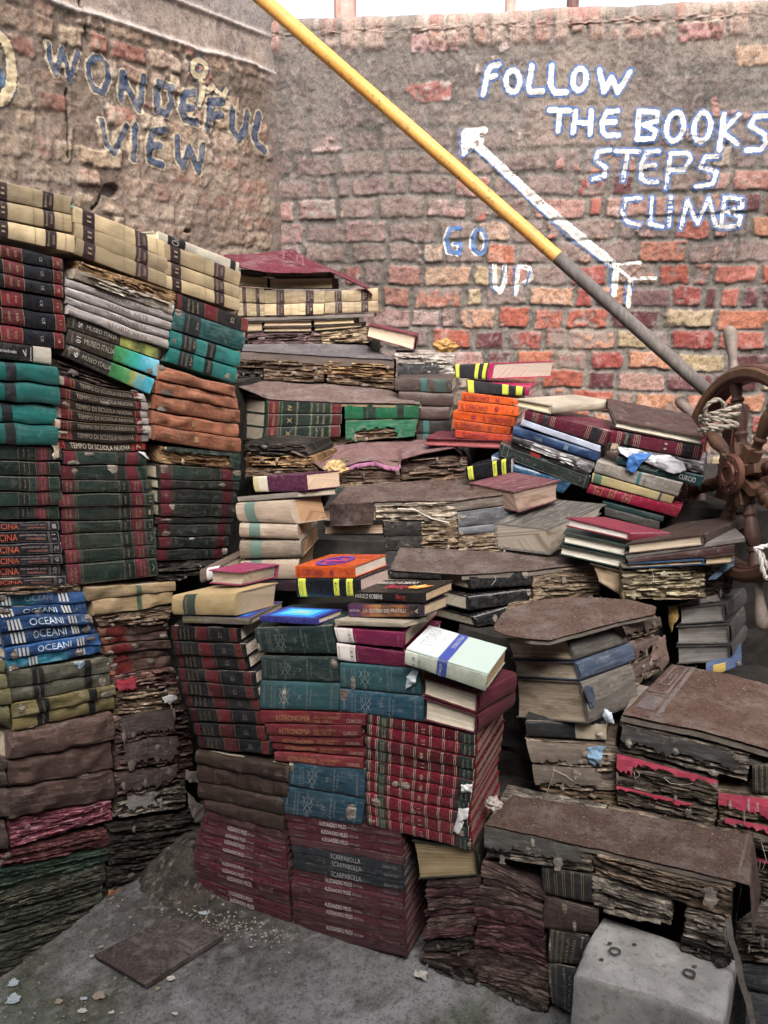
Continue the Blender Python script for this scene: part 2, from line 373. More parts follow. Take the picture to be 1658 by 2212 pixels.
def rot_book(F,st,root):
    """a decayed book: layers of swollen torn paper, parts of its cover left"""
    D=F.D; S=max(14,min(70,int(F.len/.005))); nt_=max(6,min(30,int(F.h/.0032))); seed=random.random()*99; am=st.get('amp',.006); lay=F.h/.006
    prof=[(0,D)]+[(k/nt_,0.) for k in range(nt_+1)]+[(1,D)]
    def jag(a,t,d,e):
        x=a*F.len*28; y=t*lay
        if d<.5*D:
            q=am*(.7*n2(x*.3,y*1.3,seed)+.6*n2(x*1.7,y*2.6,seed+9))+am*.8*n2(x*.25,y*.22,seed+3)
            rr=.35*am*(1-math.sin(math.pi*min(1,max(0,t))))
            ch=n2(x*.45,y*.28,seed+11)+.35*n2(x*1.6,y*1.1,seed+17); q+=am*1.1*(1 if ch>.12 else (0 if ch<.04 else (ch-.04)/.08))
            dd=q*.62+rr+am*.25*abs(n2(x*3,y*.5,seed))
        else: dd=d
        tt=t+(n2(x*.8,t*2,seed+5)*.05 if 0<t<1 else n2(x*.9,t*2,seed+5)*.035)
        aa=a+(n2(y*1.3,d*40,seed+7)*.008/F.len if e else 0)
        return aa,tt,dd
    V,f,UV=prism(F,prof,S,True,(0,1),jag)
    V=list(V);f=list(f);UV=list(UV)
    for _ in range(st.get('leaves',int(2+F.h/.010*F.len/.15))):
        w0=random.uniform(.15,.6); a0=random.uniform(0,1-w0); tt=random.uniform(.04,.97); dr=random.uniform(0,.006); pr=am*.55+random.uniform(.000,.004); m=max(4,int(w0*F.len/.006)); o_=len(V); s2=random.random()*50; hh=.5/ (F.h*1000)
        for i in range(m+1):
            a=a0+w0*i/m; e=max(0.,math.sin(math.pi*i/m))**.35; p_=pr*(.45+.55*e)+.004*n2(a*F.len*90,s2); tw=.004*n2(a*F.len*30,s2+3)
            for (dd,zz) in ((.004,0),(-p_*.55,tw*.5-dr*.3),(-p_,tw-dr)):
                V.append(F.P(a,tt,dd)+Vector((0,0,zz))); UV.append((a*F.len,tt*F.h+dd))
            for (dd,zz) in ((-p_,tw-dr-.0009),(-p_*.55,tw*.5-dr*.3-.0009)):
                V.append(F.P(a,tt,dd)+Vector((0,0,zz))); UV.append((a*F.len,tt*F.h+dd))
        for i in range(m):
            for q in range(4): b0=o_+i*5+q; f.append((b0,b0+5,b0+6,b0+1))
    obj('page_block',_sm('page_block',V,f,m_rot(*st['rc'],st.get('k',1.)),UV),root)
    if st.get('sheet'):     # the top cover, seen from above
        V=[];UV=[];m=16
        for i in range(m+1):
            for k in range(m+1):
                a=i/m; d=k/m*D; e=i in(0,m) or k in(0,m)
                if e: a+=.02*n2(k*.9,seed); d+=.006*n2(i*.8,seed+3)
                V.append(F.P(a,1,d-(.003 if k==0 else 0))+Vector((0,0,.003+.004*n2(a*3,k*.25,seed)))); UV.append((a*F.len,d))
        o_=len(V); f=grid_faces(m+1,m+1); V+=[v-Vector((0,0,.002)) for v in V]; UV+=UV; f+=[tuple(q+o_ for q in r) for r in f]
        obj('top_cover',_sm('top_cover',V,f,m_cover(st['sheet'],.7,.95,300),UV),root)
    if st.get('skin'):      # remains of a cover on the spine
        for (a0,a1,t0,t1) in st.get('skins',((0,.6,0,1),)):
            SS=40;nn=8;V=[];UV=[]
            for i in range(SS+1):
                a=a0+(a1-a0)*i/SS
                for k in range(nn+1):
                    t=t0+(t1-t0)*k/nn
                    aa=a+((.05*n2(t*4,seed)+.06*n2(t*13,seed+4)) if i in (0,SS) and 0<a<1 else 0)
                    tt=t+((.22*n2(a*F.len*40,seed+k)+.16*n2(a*F.len*150,seed+k)) if k in (0,nn) and 0<t<1 else 0)
                    V.append(F.P(aa,tt,-am*1.25-.002*math.sin(math.pi*t)+.0012*n2(a*14,t*3,seed))); UV.append((a*F.len,t*F.h))
            m=_sm('cover',V,grid_faces(SS+1,nn+1),m_cover(st['skin'],.6,.75 if sum(st['skin'])<.7 else .3,700),UV); obj('cover',m,root)
    tx=st.get('text',())
    if tx:
        A=Acc()
        for q in tx: 
            V,f,u=textF(F,0,q[4],q[0],q[1],q[2],q[3],q[6] if len(q)>6 else 0); A.add(([p-F.dn*(am*1.25+.002) for p in V],f,u))
        obj('lettering',A.mesh('lettering',m_flat(tx[0][5]),False),root)
    for k in range(st.get('scraps',2)):
        A_=Acc(); a=random.random(); t=random.random()
        A_.add(blob(F,a,t,random.uniform(.015,.05),random.uniform(.08,.25),-am*1.1-random.uniform(.001,.006),rag=.6,seed=seed+k*3))
        obj('torn_flap',_sm('torn_flap',A_.v,A_.f,m_rot(*[lerp3(c,(.5,.45,.4),.3) for c in st['rc']],.4),A_.uv),root)
def make_book(F,sname,where,extra=None):
    st=dict(STY[sname]); 
    if extra: st.update(extra)
    st['wear']=round(min(.95,st.get('wear',.35)*random.choice([.8,1.3,1.8])+.05),2) if st.get('wear',.35)>.13 else st['wear']
    if st.get('text'):
        nx=random.choice(['I','II','IV','V','VI','VII','X','XI','XIV']); nn_=random.choice(['2','3','5','6','8','9','11','14','17','21'])
        st['text']=[tuple(nx if (i==4 and v in('IV','V','III','IX')) else (nn_ if (i==4 and v in('12','4','17','7') and sname!='tempo7' and sname!='medica') else v) for i,v in enumerate(t)) for t in st['text']]
    k=st.get('kind','cover'); root=empty({'cover':'book','pages':'book','rot':'weathered_book'}[k] if not st.get('name') else st['name'],F.base())
    {'cover':cover_book,'pages':pages_book,'rot':rot_book}[k](F,st,root)
    root['category']=st.get('cat','book'); 
    REG.append((root,st['d'],where,st.get('lab')))
    return root
def cjit(c,k=.12):
    q=1+random.uniform(-k,k); q2=random.uniform(-.02,.02); return (c[0]*q*(1+q2),c[1]*q,c[2]*q*(1-q2))
def stack(T,fac,L,Rr,specs,where,depth=.17,wob=.0022,jit=.006,sag=0.,dv=None,gap=.0011):
    n=len(specs); assert len(L)==n+1 and len(Rr)==n+1,(where,len(L),len(Rr),n)
    Lp=[fac.at(*T(p)) for p in L]; Rp=[fac.at(*T(p)) for p in Rr]; W=[]
    for i in range(n+1):
        a,b,c=random.uniform(-1,1)*wob,random.uniform(-1,1)*wob*.6,random.random()*6
        W.append(lambda s,a=a,b=b,c=c:(a-sag)*math.sin(math.pi*s)+b*math.sin(3*math.pi*s+c)*math.sin(math.pi*s))
    out=[]
    for i,sp in enumerate(specs):
        ex=None
        if isinstance(sp,tuple): sp,ex=sp
        if sp is None: continue
        d=dv or fac.back*depth; o=fac.back*random.uniform(-jit,jit); j1=fac.right*random.uniform(-jit,jit); j2=fac.right*random.uniform(-jit,jit)
        # keep each book's ends square: same shift for top and bottom
        g=Vector((0,0,gap)); l0=Lp[i].lerp(Lp[i+1],.5); r0=Rp[i].lerp(Rp[i+1],.5)
        def sq(p,m): q=p.copy(); q.x=q.x*.35+m.x*.65; q.y=q.y*.35+m.y*.65; return q
        F=Face(sq(Lp[i],l0)+o+j1-g,sq(Rp[i],r0)+o+j2-g,sq(Rp[i+1],r0)+o+j2+g,sq(Lp[i+1],l0)+o+j1+g,d,W[i],W[i+1])
        out.append(make_book(F,sp,where,ex))
    return out
def book(T,fac,q,sname,where,back=None,depth=.17,ex=None,inset=0.,dv=None):
    p=[fac.at(*T(x)) for x in q]
    d=dv or fac.back*depth
    if back:
        s,pt=back; c=p[1] if s=='R' else p[0]; z=c.z
        e=atZ(*T(pt),z); d=Vector((e.x-c.x,e.y-c.y,0))
        if d.length>.32 or d.y<0: d=d.normalized()*min(d.length,.3); print('back?',where,sname,tuple(round(v,2) for v in d))
    if inset: p=[x+fac.back*inset for x in p]
    F=Face(*p,d)
    return make_book(F,sname,where,ex),F
def finish_labels():
    from collections import defaultdict
    g=defaultdict(list)
    for r in REG: g[(r[1],r[2])].append(r)
    words=['topmost','second from top','third from top','fourth from top','fifth from top','sixth from top','seventh from top','eighth from top','ninth from top','tenth from top','eleventh from top','twelfth from top','thirteenth from top','fourteenth from top']
    for (d,wh),rs in g.items():
        n=len(rs)
        for i,r in enumerate(rs):
            o='' if n==1 else (words[0] if i==0 else ('lowest' if i==n-1 else words[i]))
            if n==2: o=('upper','lower')[i]
            if n==1: lab=f'{d} {wh}'
            elif n==2: lab=f'{o} {d} {wh}'
            else: lab=f'{d} {wh}, {o}'
            if r[3]: lab=r[3]
            if len(lab.split())>16: print('LONG',len(lab.split()),lab)
            r[0]['label']=lab
            if n>1: r[0]['group']=f'{d} books'.replace('books books','books') 
# ------------------------------------------------------------------ ground
def vn(U,V,sc_,seed,octv=4,rough=.55):
    out=np.zeros_like(U); amp=1; tot=0
    for o in range(octv):
        r=np.random.RandomState(seed+o*17); n=64; g=r.rand(n,n)*2-1
        x=U*sc_*(2.03**o)+11.3*o+seed*.37; y=V*sc_*(2.03**o)+5.7*o+seed*.71
        xi=np.floor(x).astype(int); yi=np.floor(y).astype(int); fx=x-xi; fy=y-yi; fx=fx*fx*(3-2*fx); fy=fy*fy*(3-2*fy)
        a=g[yi%n,xi%n]; b=g[yi%n,(xi+1)%n]; c=g[(yi+1)%n,xi%n]; d=g[(yi+1)%n,(xi+1)%n]
        out+=amp*((a*(1-fx)+b*fx)*(1-fy)+(c*(1-fx)+d*fx)*fy); tot+=amp; amp*=rough
    return out/tot
def grid_obj(name,P,col,mat,quads=None):
    """P: (rows, cols, 3) points; col: (rows, cols, 3) colours"""
    nr,nc=P.shape[:2]; me=bpy.data.meshes.new(name); me.vertices.add(nr*nc); me.vertices.foreach_set('co',P.astype(np.float32).ravel())
    i=np.arange(nr*nc).reshape(nr,nc); q=np.stack([i[:-1,:-1],i[:-1,1:],i[1:,1:],i[1:,:-1]],-1).reshape(-1,4)
    if quads is not None: q=q[quads]
    me.loops.add(q.size); me.loops.foreach_set('vertex_index',q.ravel().astype(np.int32)); me.polygons.add(len(q))
    me.polygons.foreach_set('loop_start',np.arange(0,q.size,4,dtype=np.int32)); me.polygons.foreach_set('use_smooth',np.ones(len(q),dtype=bool))
    me.update(calc_edges=True); me.validate()
    if col is not None:
        a=me.color_attributes.new('Col','FLOAT_COLOR','POINT'); c4=np.ones((nr*nc,4),np.float32); c4[:,:3]=col.reshape(-1,3); a.data.foreach_set('color',c4.ravel())
    me.materials.append(mat); o=bpy.data.objects.new(name,me); COL.objects.link(o); return o
def mixc(a,b,k): k=k[...,None]; return a*(1-k)+b*k
def sst(x,a,b): t=np.clip((x-a)/(b-a),0,1); return t*t*(3-2*t)
C3_=lambda *c:np.array(c)
gx=np.concatenate([[-20,-8,-3],np.linspace(-1.6,1.8,260),[3,8,20]]); gy=np.concatenate([[-20,-6,-1],np.linspace(.9,2.4,150),[4,8,20]])
GX,GY=np.meshgrid(gx,gy); GX=GX.astype(float)
nz=vn(GX,GY,6,3,5); n3=vn(GX,GY,40,9,4); n4=vn(GX,GY,2.2,21,3)
near=((GX>-1.7)&(GX<1.9)&(GY>.8)&(GY<2.5))
gz=np.where(near,.004*nz+.0022*n3,0)-.001
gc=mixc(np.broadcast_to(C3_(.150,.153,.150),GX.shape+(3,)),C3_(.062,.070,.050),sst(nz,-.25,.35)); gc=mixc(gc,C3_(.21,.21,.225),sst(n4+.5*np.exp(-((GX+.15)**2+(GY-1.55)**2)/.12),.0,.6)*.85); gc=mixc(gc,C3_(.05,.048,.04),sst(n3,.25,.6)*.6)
dx=GX-(-.45); dy=GY-1.85; gc=mixc(gc,C3_(.028,.025,.021),np.clip(1.3-np.hypot(dx*.8,dy)/.42,0,1)*sst(nz+.5*n3,-.7,.1)); gc=mixc(gc,C3_(.06,.062,.055),sst(vn(GX,GY,14,77,5),.08,.4)*.7); gc=mixc(gc,C3_(.19,.19,.19),sst(vn(GX,GY,60,79,3),.3,.6)*.5)    # corner soil and crumbs painted darker, for the shade there
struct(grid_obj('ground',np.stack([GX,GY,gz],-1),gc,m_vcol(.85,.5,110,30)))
# ------------------------------------------------------------------ the two brick walls
CORN=atY(605,500,3.35)
WR=Plane([(605,500,3.35),(1658,500,3.12)])
pl=atY(237,32,2.72); WLd=Vector((CORN.x-pl.x,CORN.y-pl.y,0)).normalized()
class WPl(Plane):
    def __init__(s,a,d):
        s.a=Vector((a.x,a.y,0)); s.right=d; s.n=Vector((d.y,-d.x,0)); s.back=-s.n
WL=WPl(CORN,WLd); WRp=WPl(CORN,Vector((WR.right.x,WR.right.y,0)).normalized())
if WRp.n.y>0: WRp.n=-WRp.n
def uz(wp,p): return (p-wp.a).dot(wp.right),p.z
def bricks(U,Z,z0,pitch,lmin,lmax,seed,warp,joint):
    """returns distance inside the nearest brick's outline (m), brick id random numbers"""
    r=np.random.RandomState(seed)
    Uw=U+warp*vn(U,Z,22,seed+1,3); Zw=Z+warp*.9*vn(U,Z,17,seed+2,4)+.013*vn(U,Z,2.5,seed+5,2)
    row=np.floor((Zw-z0)/pitch).astype(int); sd=np.full(U.shape,-1.); rid=np.zeros(U.shape+(4,)); umin,umax=U.min()-.3,U.max()+.3
    for k in range(row.min(),row.max()+1):
        m=row==k
        if not m.any(): continue
        e=[umin+r.rand()*.15]
        while e[-1]<umax: e.append(e[-1]+(r.uniform(lmin,lmax) if r.rand()>.28 else r.uniform(lmin*.5,lmin*.8)))
        e=np.array(e); idx=np.clip(np.searchsorted(e,Uw[m])-1,0,len(e)-2); rn=r.rand(len(e),4)
        c=(e[idx]+e[idx+1])/2; hw=(e[idx+1]-e[idx])/2-joint*(.6+rn[idx,3]*.9); zc=z0+(k+.5)*pitch+(rn[idx,1]-.5)*.008; hh=pitch/2-joint*(.45+rn[idx,2]*.7)
        rr=.006; dx_=np.abs(Uw[m]-c)-hw+rr; dz_=np.abs(Zw[m]-zc)-hh+rr
        d=np.hypot(np.maximum(dx_,0),np.maximum(dz_,0))+np.minimum(np.maximum(dx_,dz_),0)-rr
        sd[m]=-d; rid[m]=rn[idx]
    return sd,rid
def wall_right(U,Z,ztop):
    sd,rid=bricks(U,Z,.02,.0815,.115,.20,5,.010,.010); a=rid[...,0]; b=rid[...,1]
    big=vn(U,Z,2.2,31,4); med=vn(U,Z,11,32,4); fine=vn(U,Z,55,33,4)
    hgt=(Z-1.62)/(ztop-1.62)                              # 0 at eye level, 1 at the coping
    # how likely a brick shows through the render: bare low and right, rendered over high and left
    right=sst(U,.55,1.6)
    show=np.clip(.86-.80*sst(hgt,-.15,.60+.22*right)+.22*right-.10,0.16,.93)
    ex=sst(show-a+.32*med+.22*fine,-.04,.06)*sst(sd+.004*fine,-.001,.004)
    peel=sst(med+.5*fine,-.62,-.42); ex=ex*np.clip(peel+.2,0,1)
    h=.0055*ex*(.3+.7*b)+.0045*fine+.004*med+.008*big
    h-=.004*sst(-sd,-.002,.006)*(1-sst(hgt,.3,.7))
    mort=mixc(np.broadcast_to(C3_(.185,.168,.150),U.shape+(3,)),C3_(.105,.096,.090),sst(med,-.1,.5)); mort=mixc(mort,C3_(.30,.25,.205),sst(big+.3*hgt,.05,.6)*.8); mort=mixc(mort,C3_(.35,.30,.27),sst(fine+.3*med,.22,.6)*.6)
    pal=np.array([(.38,.11,.075),(.44,.17,.105),(.31,.075,.065),(.46,.23,.14),(.43,.34,.21),(.39,.24,.20),(.13,.045,.05),(.41,.145,.11)])
    pale=np.array([(.36,.225,.21),(.40,.26,.245),(.34,.15,.135),(.48,.38,.29),(.38,.33,.32),(.40,.21,.20),(.34,.28,.27),(.46,.38,.36)])
    ci=np.clip((rid[...,2]*8).astype(int),0,7); kk=np.clip(sst(U,.2,1.25)*1.1-sst(hgt,.2,.8)*.7+.22*sst(hgt,.1,-.3)+(rid[...,3]-.5)*.9,0,1)
    bc=mixc(pale[ci],pal[ci],kk); bc=bc*(1+.28*fine+.22*med)[...,None]; bc=mixc(bc,C3_(.44,.39,.36),sst(med*.8+fine*.8,.22,.5)*(1-.65*kk)*.95)
    bc=mixc(bc,C3_(.12,.08,.07),sst(fine,-.25,-.6)*.5)
    # barely showing bricks under the render
    ghost=sst(sd,0,.008)*(1-ex)*.60*(1-.78*sst(hgt,.35,.75)); col=mixc(mort,mixc(mort,C3_(.36,.245,.225),np.ones_like(U)*.8),ghost); h+=.004*ghost
    col=mixc(col,bc,ex)
    # coping: bricks on end along the top, worn round
    cp=sst(Z,ztop-.125,ztop-.10); r=np.random.RandomState(77); ce=np.cumsum(r.uniform(.055,.10,80))-.6
    ci2=np.clip(np.searchsorted(ce,U+.012*med+.10*(Z-ztop)),1,79); cd_=np.minimum(U+.012*med-ce[ci2-1],ce[ci2]-(U+.012*med)); crn=r.rand(81)[ci2]
    cex=sst(cd_,.003,.012)*sst(crn+.6*med,.22,.5)*cp; cc=mixc(np.broadcast_to(C3_(.36,.19,.155),U.shape+(3,)),C3_(.40,.30,.25),sst(crn+fine*.5,.3,.9)); col=mixc(col,cc,cex*.85); h+=.008*cex
    col=mixc(col,C3_(.44,.37,.31),cp*sst(fine+med,.0,.5)*.6)
    # darker, cooler grey towards the corner and long horizontal scar
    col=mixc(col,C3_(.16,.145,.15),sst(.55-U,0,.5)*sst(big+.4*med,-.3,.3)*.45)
    col=col*.90*(1-.30*sst(vn(U,Z,1.6,66,4),-.1,.5)*(1-sst(hgt,.5,1)))[...,None]*C3_(1.0,.975,.96)
    return h,np.clip(col,0.01,1)
def wall_left(U,Z,ztop):
    sd,rid=bricks(U,Z,.0,.066,.10,.20,15,.013,.009); a=rid[...,0]; b=rid[...,1]
    big=vn(U,Z,2.6,41,4); med=vn(U,Z,12,42,4); fine=vn(U,Z,50,43,4)
    smear=sst(big+.35*sst(-U,.75,1.15)+.2*med,-.05,.30)
    ex=sst(sd+.004*fine,-.002,.005)*sst(a+.3*med,.12,.26)*(1-.50*smear)
    bed=U*0+Z
    h=.0085*ex*(.2+.8*b)+.0055*fine+.005*med+.012*big
    hole=np.zeros_like(U)
    hu,hz=uz(WL,WL.at(240,412)); hole=sst(.030-np.hypot((U-hu)*.8,(Z-hz)*1.3)-.012*med,0,.02); h-=.06*hole
    for (p,q) in (((402,500),(436,520)),((470,590),(500,600)),((330,625),(345,632))):
        hu,hz=uz(WL,WL.at(*p)); g=sst(.018-np.hypot((U-hu)*.7,(Z-hz)*1.6)-.01*med,0,.015); h-=.03*g; hole=np.maximum(hole,g*.8)
    mort=mixc(np.broadcast_to(C3_(.185,.145,.115),U.shape+(3,)),C3_(.10,.08,.066),sst(med,-.15,.4)); mort=mixc(mort,C3_(.27,.22,.18),smear*.8)
    pal=np.array([(.40,.31,.22),(.36,.26,.19),(.46,.37,.27),(.33,.17,.13),(.38,.29,.23),(.30,.14,.11),(.43,.35,.28),(.34,.23,.18)])
    ci=np.clip((rid[...,2]*8).astype(int),0,7); bc=pal[ci]*(1+.35*fine+.25*med)[...,None]; bc=mixc(bc,C3_(.42,.36,.28),sst(fine+med*.6,.12,.5)*.7); bc=mixc(bc,C3_(.13,.09,.07),sst(fine,-.15,-.5)*.6)
    col=mixc(mort,bc,ex); col=mixc(col,C3_(.40,.34,.27),sst(fine+.6*med,.32,.6)*.55)
    # rendered band above the ledges
    _,zl=uz(WL,WL.at(420,100)); zl=zl+.01*vn(U,Z*0,6,55,2); pb=sst(Z,zl-.006,zl+.006); pc=mixc(np.broadcast_to(C3_(.33,.275,.235),U.shape+(3,)),C3_(.24,.20,.18),sst(med,-.1,.4)); pc=mixc(pc,C3_(.42,.37,.34),sst(fine,.1,.5)*.6)
    col=mixc(col,pc,pb); h=h*(1-pb)+(-.012+.002*fine+.004*med)*pb
    lip=np.exp(-((Z-zl)/.010)**2); h+=.012*lip; col=mixc(col,C3_(.46,.44,.43),lip*.75)  # both ledge lips painted paler, for the light they catch
    _,z2=uz(WL,WL.at(480,37)); lip=np.exp(-((Z-z2)/.008)**2)*sst(Z,0,1); h+=.010*lip; col=mixc(col,C3_(.50,.47,.45),lip*.7); col=mixc(col,C3_(.25,.235,.23),sst(Z,z2,z2+.02)*.7)
    # crack
    for pts in ([(176,-10),(180,14),(188,35),(186,60),(194,92)],[(146,192),(144,210),(147,228),(145,250),(150,275),(146,300),(146,338)],[(225,410),(212,440),(200,452)]):
        for p,q in zip(pts[:-1],pts[1:]):
            u0,z0=uz(WL,WL.at(*p)); u1,z1=uz(WL,WL.at(*q)); L2=(u1-u0)**2+(z1-z0)**2; t=np.clip(((U-u0)*(u1-u0)+(Z-z0)*(z1-z0))/L2,0,1); d=np.hypot(U-u0-t*(u1-u0),Z-z0-t*(z1-z0))+.002*fine
            g=sst(.0045-d,0,.003); h-=.02*g; hole=np.maximum(hole,g)
    # smoother grey column of mortar by the corner
    cz=sst(U,-.09,-.02); col=mixc(col,C3_(.17,.15,.145),cz*.6); h=h*(1-.6*cz)
    col=mixc(col,C3_(.025,.02,.018),hole*.9)
    col=col*1.0*(1-.28*sst(vn(U,Z,2.1,71,4),-.1,.5))[...,None]*C3_(1,.96,.935)
    return h,np.clip(col,0.008,1)
def build_wall(name,label,wp,u0,u1,z0,ztop,fn,du,th=.30,over=.2):
    us=np.arange(u0,u1,du); zs=np.arange(z0,ztop,du); no=14; U,Z=np.meshgrid(us,np.concatenate([zs,ztop+np.arange(1,no+1)*.02]))
    h,c=fn(U,np.minimum(Z,ztop+.0),ztop); rd=np.zeros_like(U); zz=Z.copy()
    # round the top over and lay the last rows back across the wall's thickness
    k=len(zs); R_=.035
    for j in range(no):
        ang=min(1,(j+1)/4)*math.pi/2; back=R_*(1-math.cos(ang)) if j<4 else R_+(j-3)*(th-R_)/(no-4)
        zz[k+j]=ztop-R_+R_*math.sin(ang)+.006*vn(U[k+j:k+j+1],U[k+j:k+j+1]*0+j*.3,14,3,3)[0]+.008*vn(U[k+j:k+j+1],U[k+j:k+j+1]*0,4,8,2)[0]; rd[k+j]=back
    lo=sst(Z,ztop-.08,ztop); zz[:k]=zz[:k]-lo[:k]*R_
    fade=1-sst(rd,0,.05); hh=h*fade
    P=np.zeros(U.shape+(3,)); n=wp.n; a=wp.a
    P[...,0]=a.x+wp.right.x*U+n.x*(hh-rd); P[...,1]=a.y+wp.right.y*U+n.y*(hh-rd); P[...,2]=zz
    root=thing('brick_wall',label,'wall',(a.x+wp.right.x*(u0+u1)/2,a.y+wp.right.y*(u0+u1)/2,0))
    o=grid_obj('masonry',P,c,m_vcol()); Pp=root.location; o.parent=root; o.data.transform(__import__('mathutils').Matrix.Translation(-Pp))
    # core of the wall below and behind
    c0=Vector((a.x,a.y,0)); 
    V=[];
    for uu,dd in ((u0,.0),(u1,.0),(u1,th),(u0,th)):
        q=c0+wp.right*uu-Vector(n)*(.03 if dd==0 else th); V.append((q.x,q.y))
    vs=[(x,y,0) for x,y in V]+[(x,y,ztop-.06) for x,y in V]
    obj('wall_core',mesh('wall_core',vs,[(0,1,5,4),(1,2,6,5),(2,3,7,6),(3,0,4,7),(4,5,6,7)],m_plain((.2,.17,.15))),root)
    H0=h[:k]
    def hf(uu,zz_):       # height of the built surface itself
        x=np.clip((uu-us[0])/du,0,len(us)-1.001); y=np.clip((zz_-zs[0])/du,0,k-1.001); xi=x.astype(int); yi=y.astype(int); fx=x-xi; fy=y-yi
        return (H0[yi,xi]*(1-fx)+H0[yi,xi+1]*fx)*(1-fy)+(H0[yi+1,xi]*(1-fx)+H0[yi+1,xi+1]*fx)*fy
    return root,hf
ZT=WRp.at(1300,9).z; print('right wall top',ZT,'corner',CORN)
wallR,hR=build_wall('r','tall rough brick wall behind the steps, with white painted words and arrow',WRp,-.02,2.35,.75,ZT,wall_right,.0046)
wallL,hL=build_wall('l','crumbling left wall of worn stones and brick with dark blue painted words',WL,-1.75,.02,.9,WL.at(420,100).z+.42,wall_left,.0046)
# ------------------------------------------------------------------ painted writing on the walls
@cached
def m_paint(c,wear=.35,seed=0.):
    b=NB('wall_paint'); u=b.co('Object'); n=b.noise(u,26,6,.7); n2_=b.noise(u,120,5,.7)
    col=b.mix(b.ramp(n2_,[(.38,0),(.66,.75)]),c,mul(lerp3(c,(.3,.26,.22),.5),.8)); col=b.mix(b.ramp(n,[(.45,0),(.7,.6)]),col,(.26,.23,.20)); 
    m=b.n('MixShader'); tr=b.n('BsdfTransparent'); f=b.mix(.42,n,n2_); th=b.ramp(f,[(.53-wear*.30+.10,1),(.58-wear*.30+.10,0)]) if False else b.ramp(f,[(.46-wear*.25,0),(.50-wear*.25+.03,1)])
    b.out(col,.8,.25); inv=b.n('Invert'); b.l(f,inv.inputs['Color']); 
    rr=b.ramp(f,[(.28+wear*.30,0),(.31+wear*.30,1)])
    o=b.t.nodes['Material Output']; b.l(rr,m.inputs[0]); b.l(tr.outputs[0],m.inputs[1]); b.l(b.b.outputs[0],m.inputs[2])
    b.t.links.new(m.outputs[0],o.inputs['Surface']); b.bump(n2_,.3,.002); return b.m
def painted(name,label,wall,wp,hf,T,strokes,hw,mat,lift=.002,jit=.26,cell=.0032,exclude=None,ehw=0):
    """strokes: brush lines in photo points, turned into a thin coat that follows the wall's relief"""
    segs=[]
    for s in strokes:
        w_=hw
        if isinstance(s,tuple) and isinstance(s[1],(int,float)): s,w_=s
        pts=[uz(wp,wp.at(*T(p))) for p in s]; u0,z0=uz(wp,wp.at(*T(s[0]))); u1,_=uz(wp,wp.at(*T((s[0][0]+10,s[0][1])))); k=abs(u1-u0)/10
        for a,b in zip(pts[:-1],pts[1:]): segs.append((a,b,w_*k))
    pu=[p for s in segs for p in (s[0][0],s[1][0])]; pz=[p for s in segs for p in (s[0][1],s[1][1])]; mw=max(s[2] for s in segs)+.01
    us=np.arange(min(pu)-mw,max(pu)+mw,cell); zs=np.arange(min(pz)-mw,max(pz)+mw,cell); U,Z=np.meshgrid(us,zs); D=np.full(U.shape,1.)
    for a,b,w_ in segs:
        L2=(b[0]-a[0])**2+(b[1]-a[1])**2+1e-9; t=np.clip(((U-a[0])*(b[0]-a[0])+(Z-a[1])*(b[1]-a[1]))/L2,0,1); D=np.minimum(D,np.hypot(U-a[0]-t*(b[0]-a[0]),Z-a[1]-t*(b[1]-a[1]))-w_)
    D=D+jit*mw*.5*vn(U,Z,45,int(hw*7)+3,3); h=hf(U,Z)+lift
    P=np.zeros(U.shape+(3,)); P[...,0]=wp.a.x+wp.right.x*U+wp.n.x*h; P[...,1]=wp.a.y+wp.right.y*U+wp.n.y*h; P[...,2]=Z
    i=D<0; q=(i[:-1,:-1]&i[:-1,1:]&i[1:,1:]&i[1:,:-1]).ravel()
    o=grid_obj(name,P,None,mat,q); 
    import bmesh
    bm=bmesh.new(); bm.from_mesh(o.data); bmesh.ops.delete(bm,geom=[v for v in bm.verts if not v.link_faces],context='VERTS'); bm.to_mesh(o.data); bm.free()
    o.parent=wall; o.data.transform(__import__('mathutils').Matrix.Translation(-wall.location)); o['label']=label; return o
def ell(cx,cy,rx,ry,n=14,tilt=0): return [(cx+rx*math.cos(2*math.pi*i/n)+tilt*math.sin(2*math.pi*i/n)*ry,cy+ry*math.sin(2*math.pi*i/n)) for i in range(n+1)]
WV=[[(262,240),(272,330),(300,405),(340,268),(380,440),(432,285)],[(520,315),(488,350),(490,420),(515,480),(560,505),(595,440),(588,360),(555,315),(520,315)],
 [(662,540),(670,400),(700,480),(760,600),(776,425)],[(862,455),(850,600),(905,622),(938,560),(930,475),(862,455)],[(1060,505),(1005,515),(985,600),(1005,655),(1070,672)],[(992,592),(1045,588)],
 [(1215,555),(1140,560),(1128,700)],[(1140,640),(1205,625)],[(1268,600),(1262,700),(1300,762),(1338,710),(1352,620)],[(1415,632),(1388,735),(1402,790),(1440,822)],
 [(552,660),(570,770),(612,840),(690,690)],[(738,688),(722,868)],[(888,715),(828,722),(806,800),(812,875),(878,902)],[(815,800),(866,795)],[(962,752),(966,860),(990,912),(1030,805),(1075,940),(1102,800)]]
BLU=(.012,.036,.09); CR=(.42,.34,.22)
painted('painted_outline','faded cream outline of the blue words WONDEFUL VIEW',wallL,WL,hL,TK,WV,25,m_paint(CR,.30),.0015)
painted('painted_words','dark blue hand-painted words WONDEFUL VIEW',wallL,WL,hL,TK,WV,16.5,m_paint(BLU,.15),.003)
SQ_=[ell(1085,375,40,45),[(1085,425),(1103,480),(1100,530),(1085,570)],[(1095,450),(1125,500),(1160,470),(1190,505),(1222,530),(1236,490)]]
painted('painted_outline','blue edge of the cream looped squiggle',wallL,WL,hL,TK,SQ_,21,m_paint(BLU,.6),.0015)
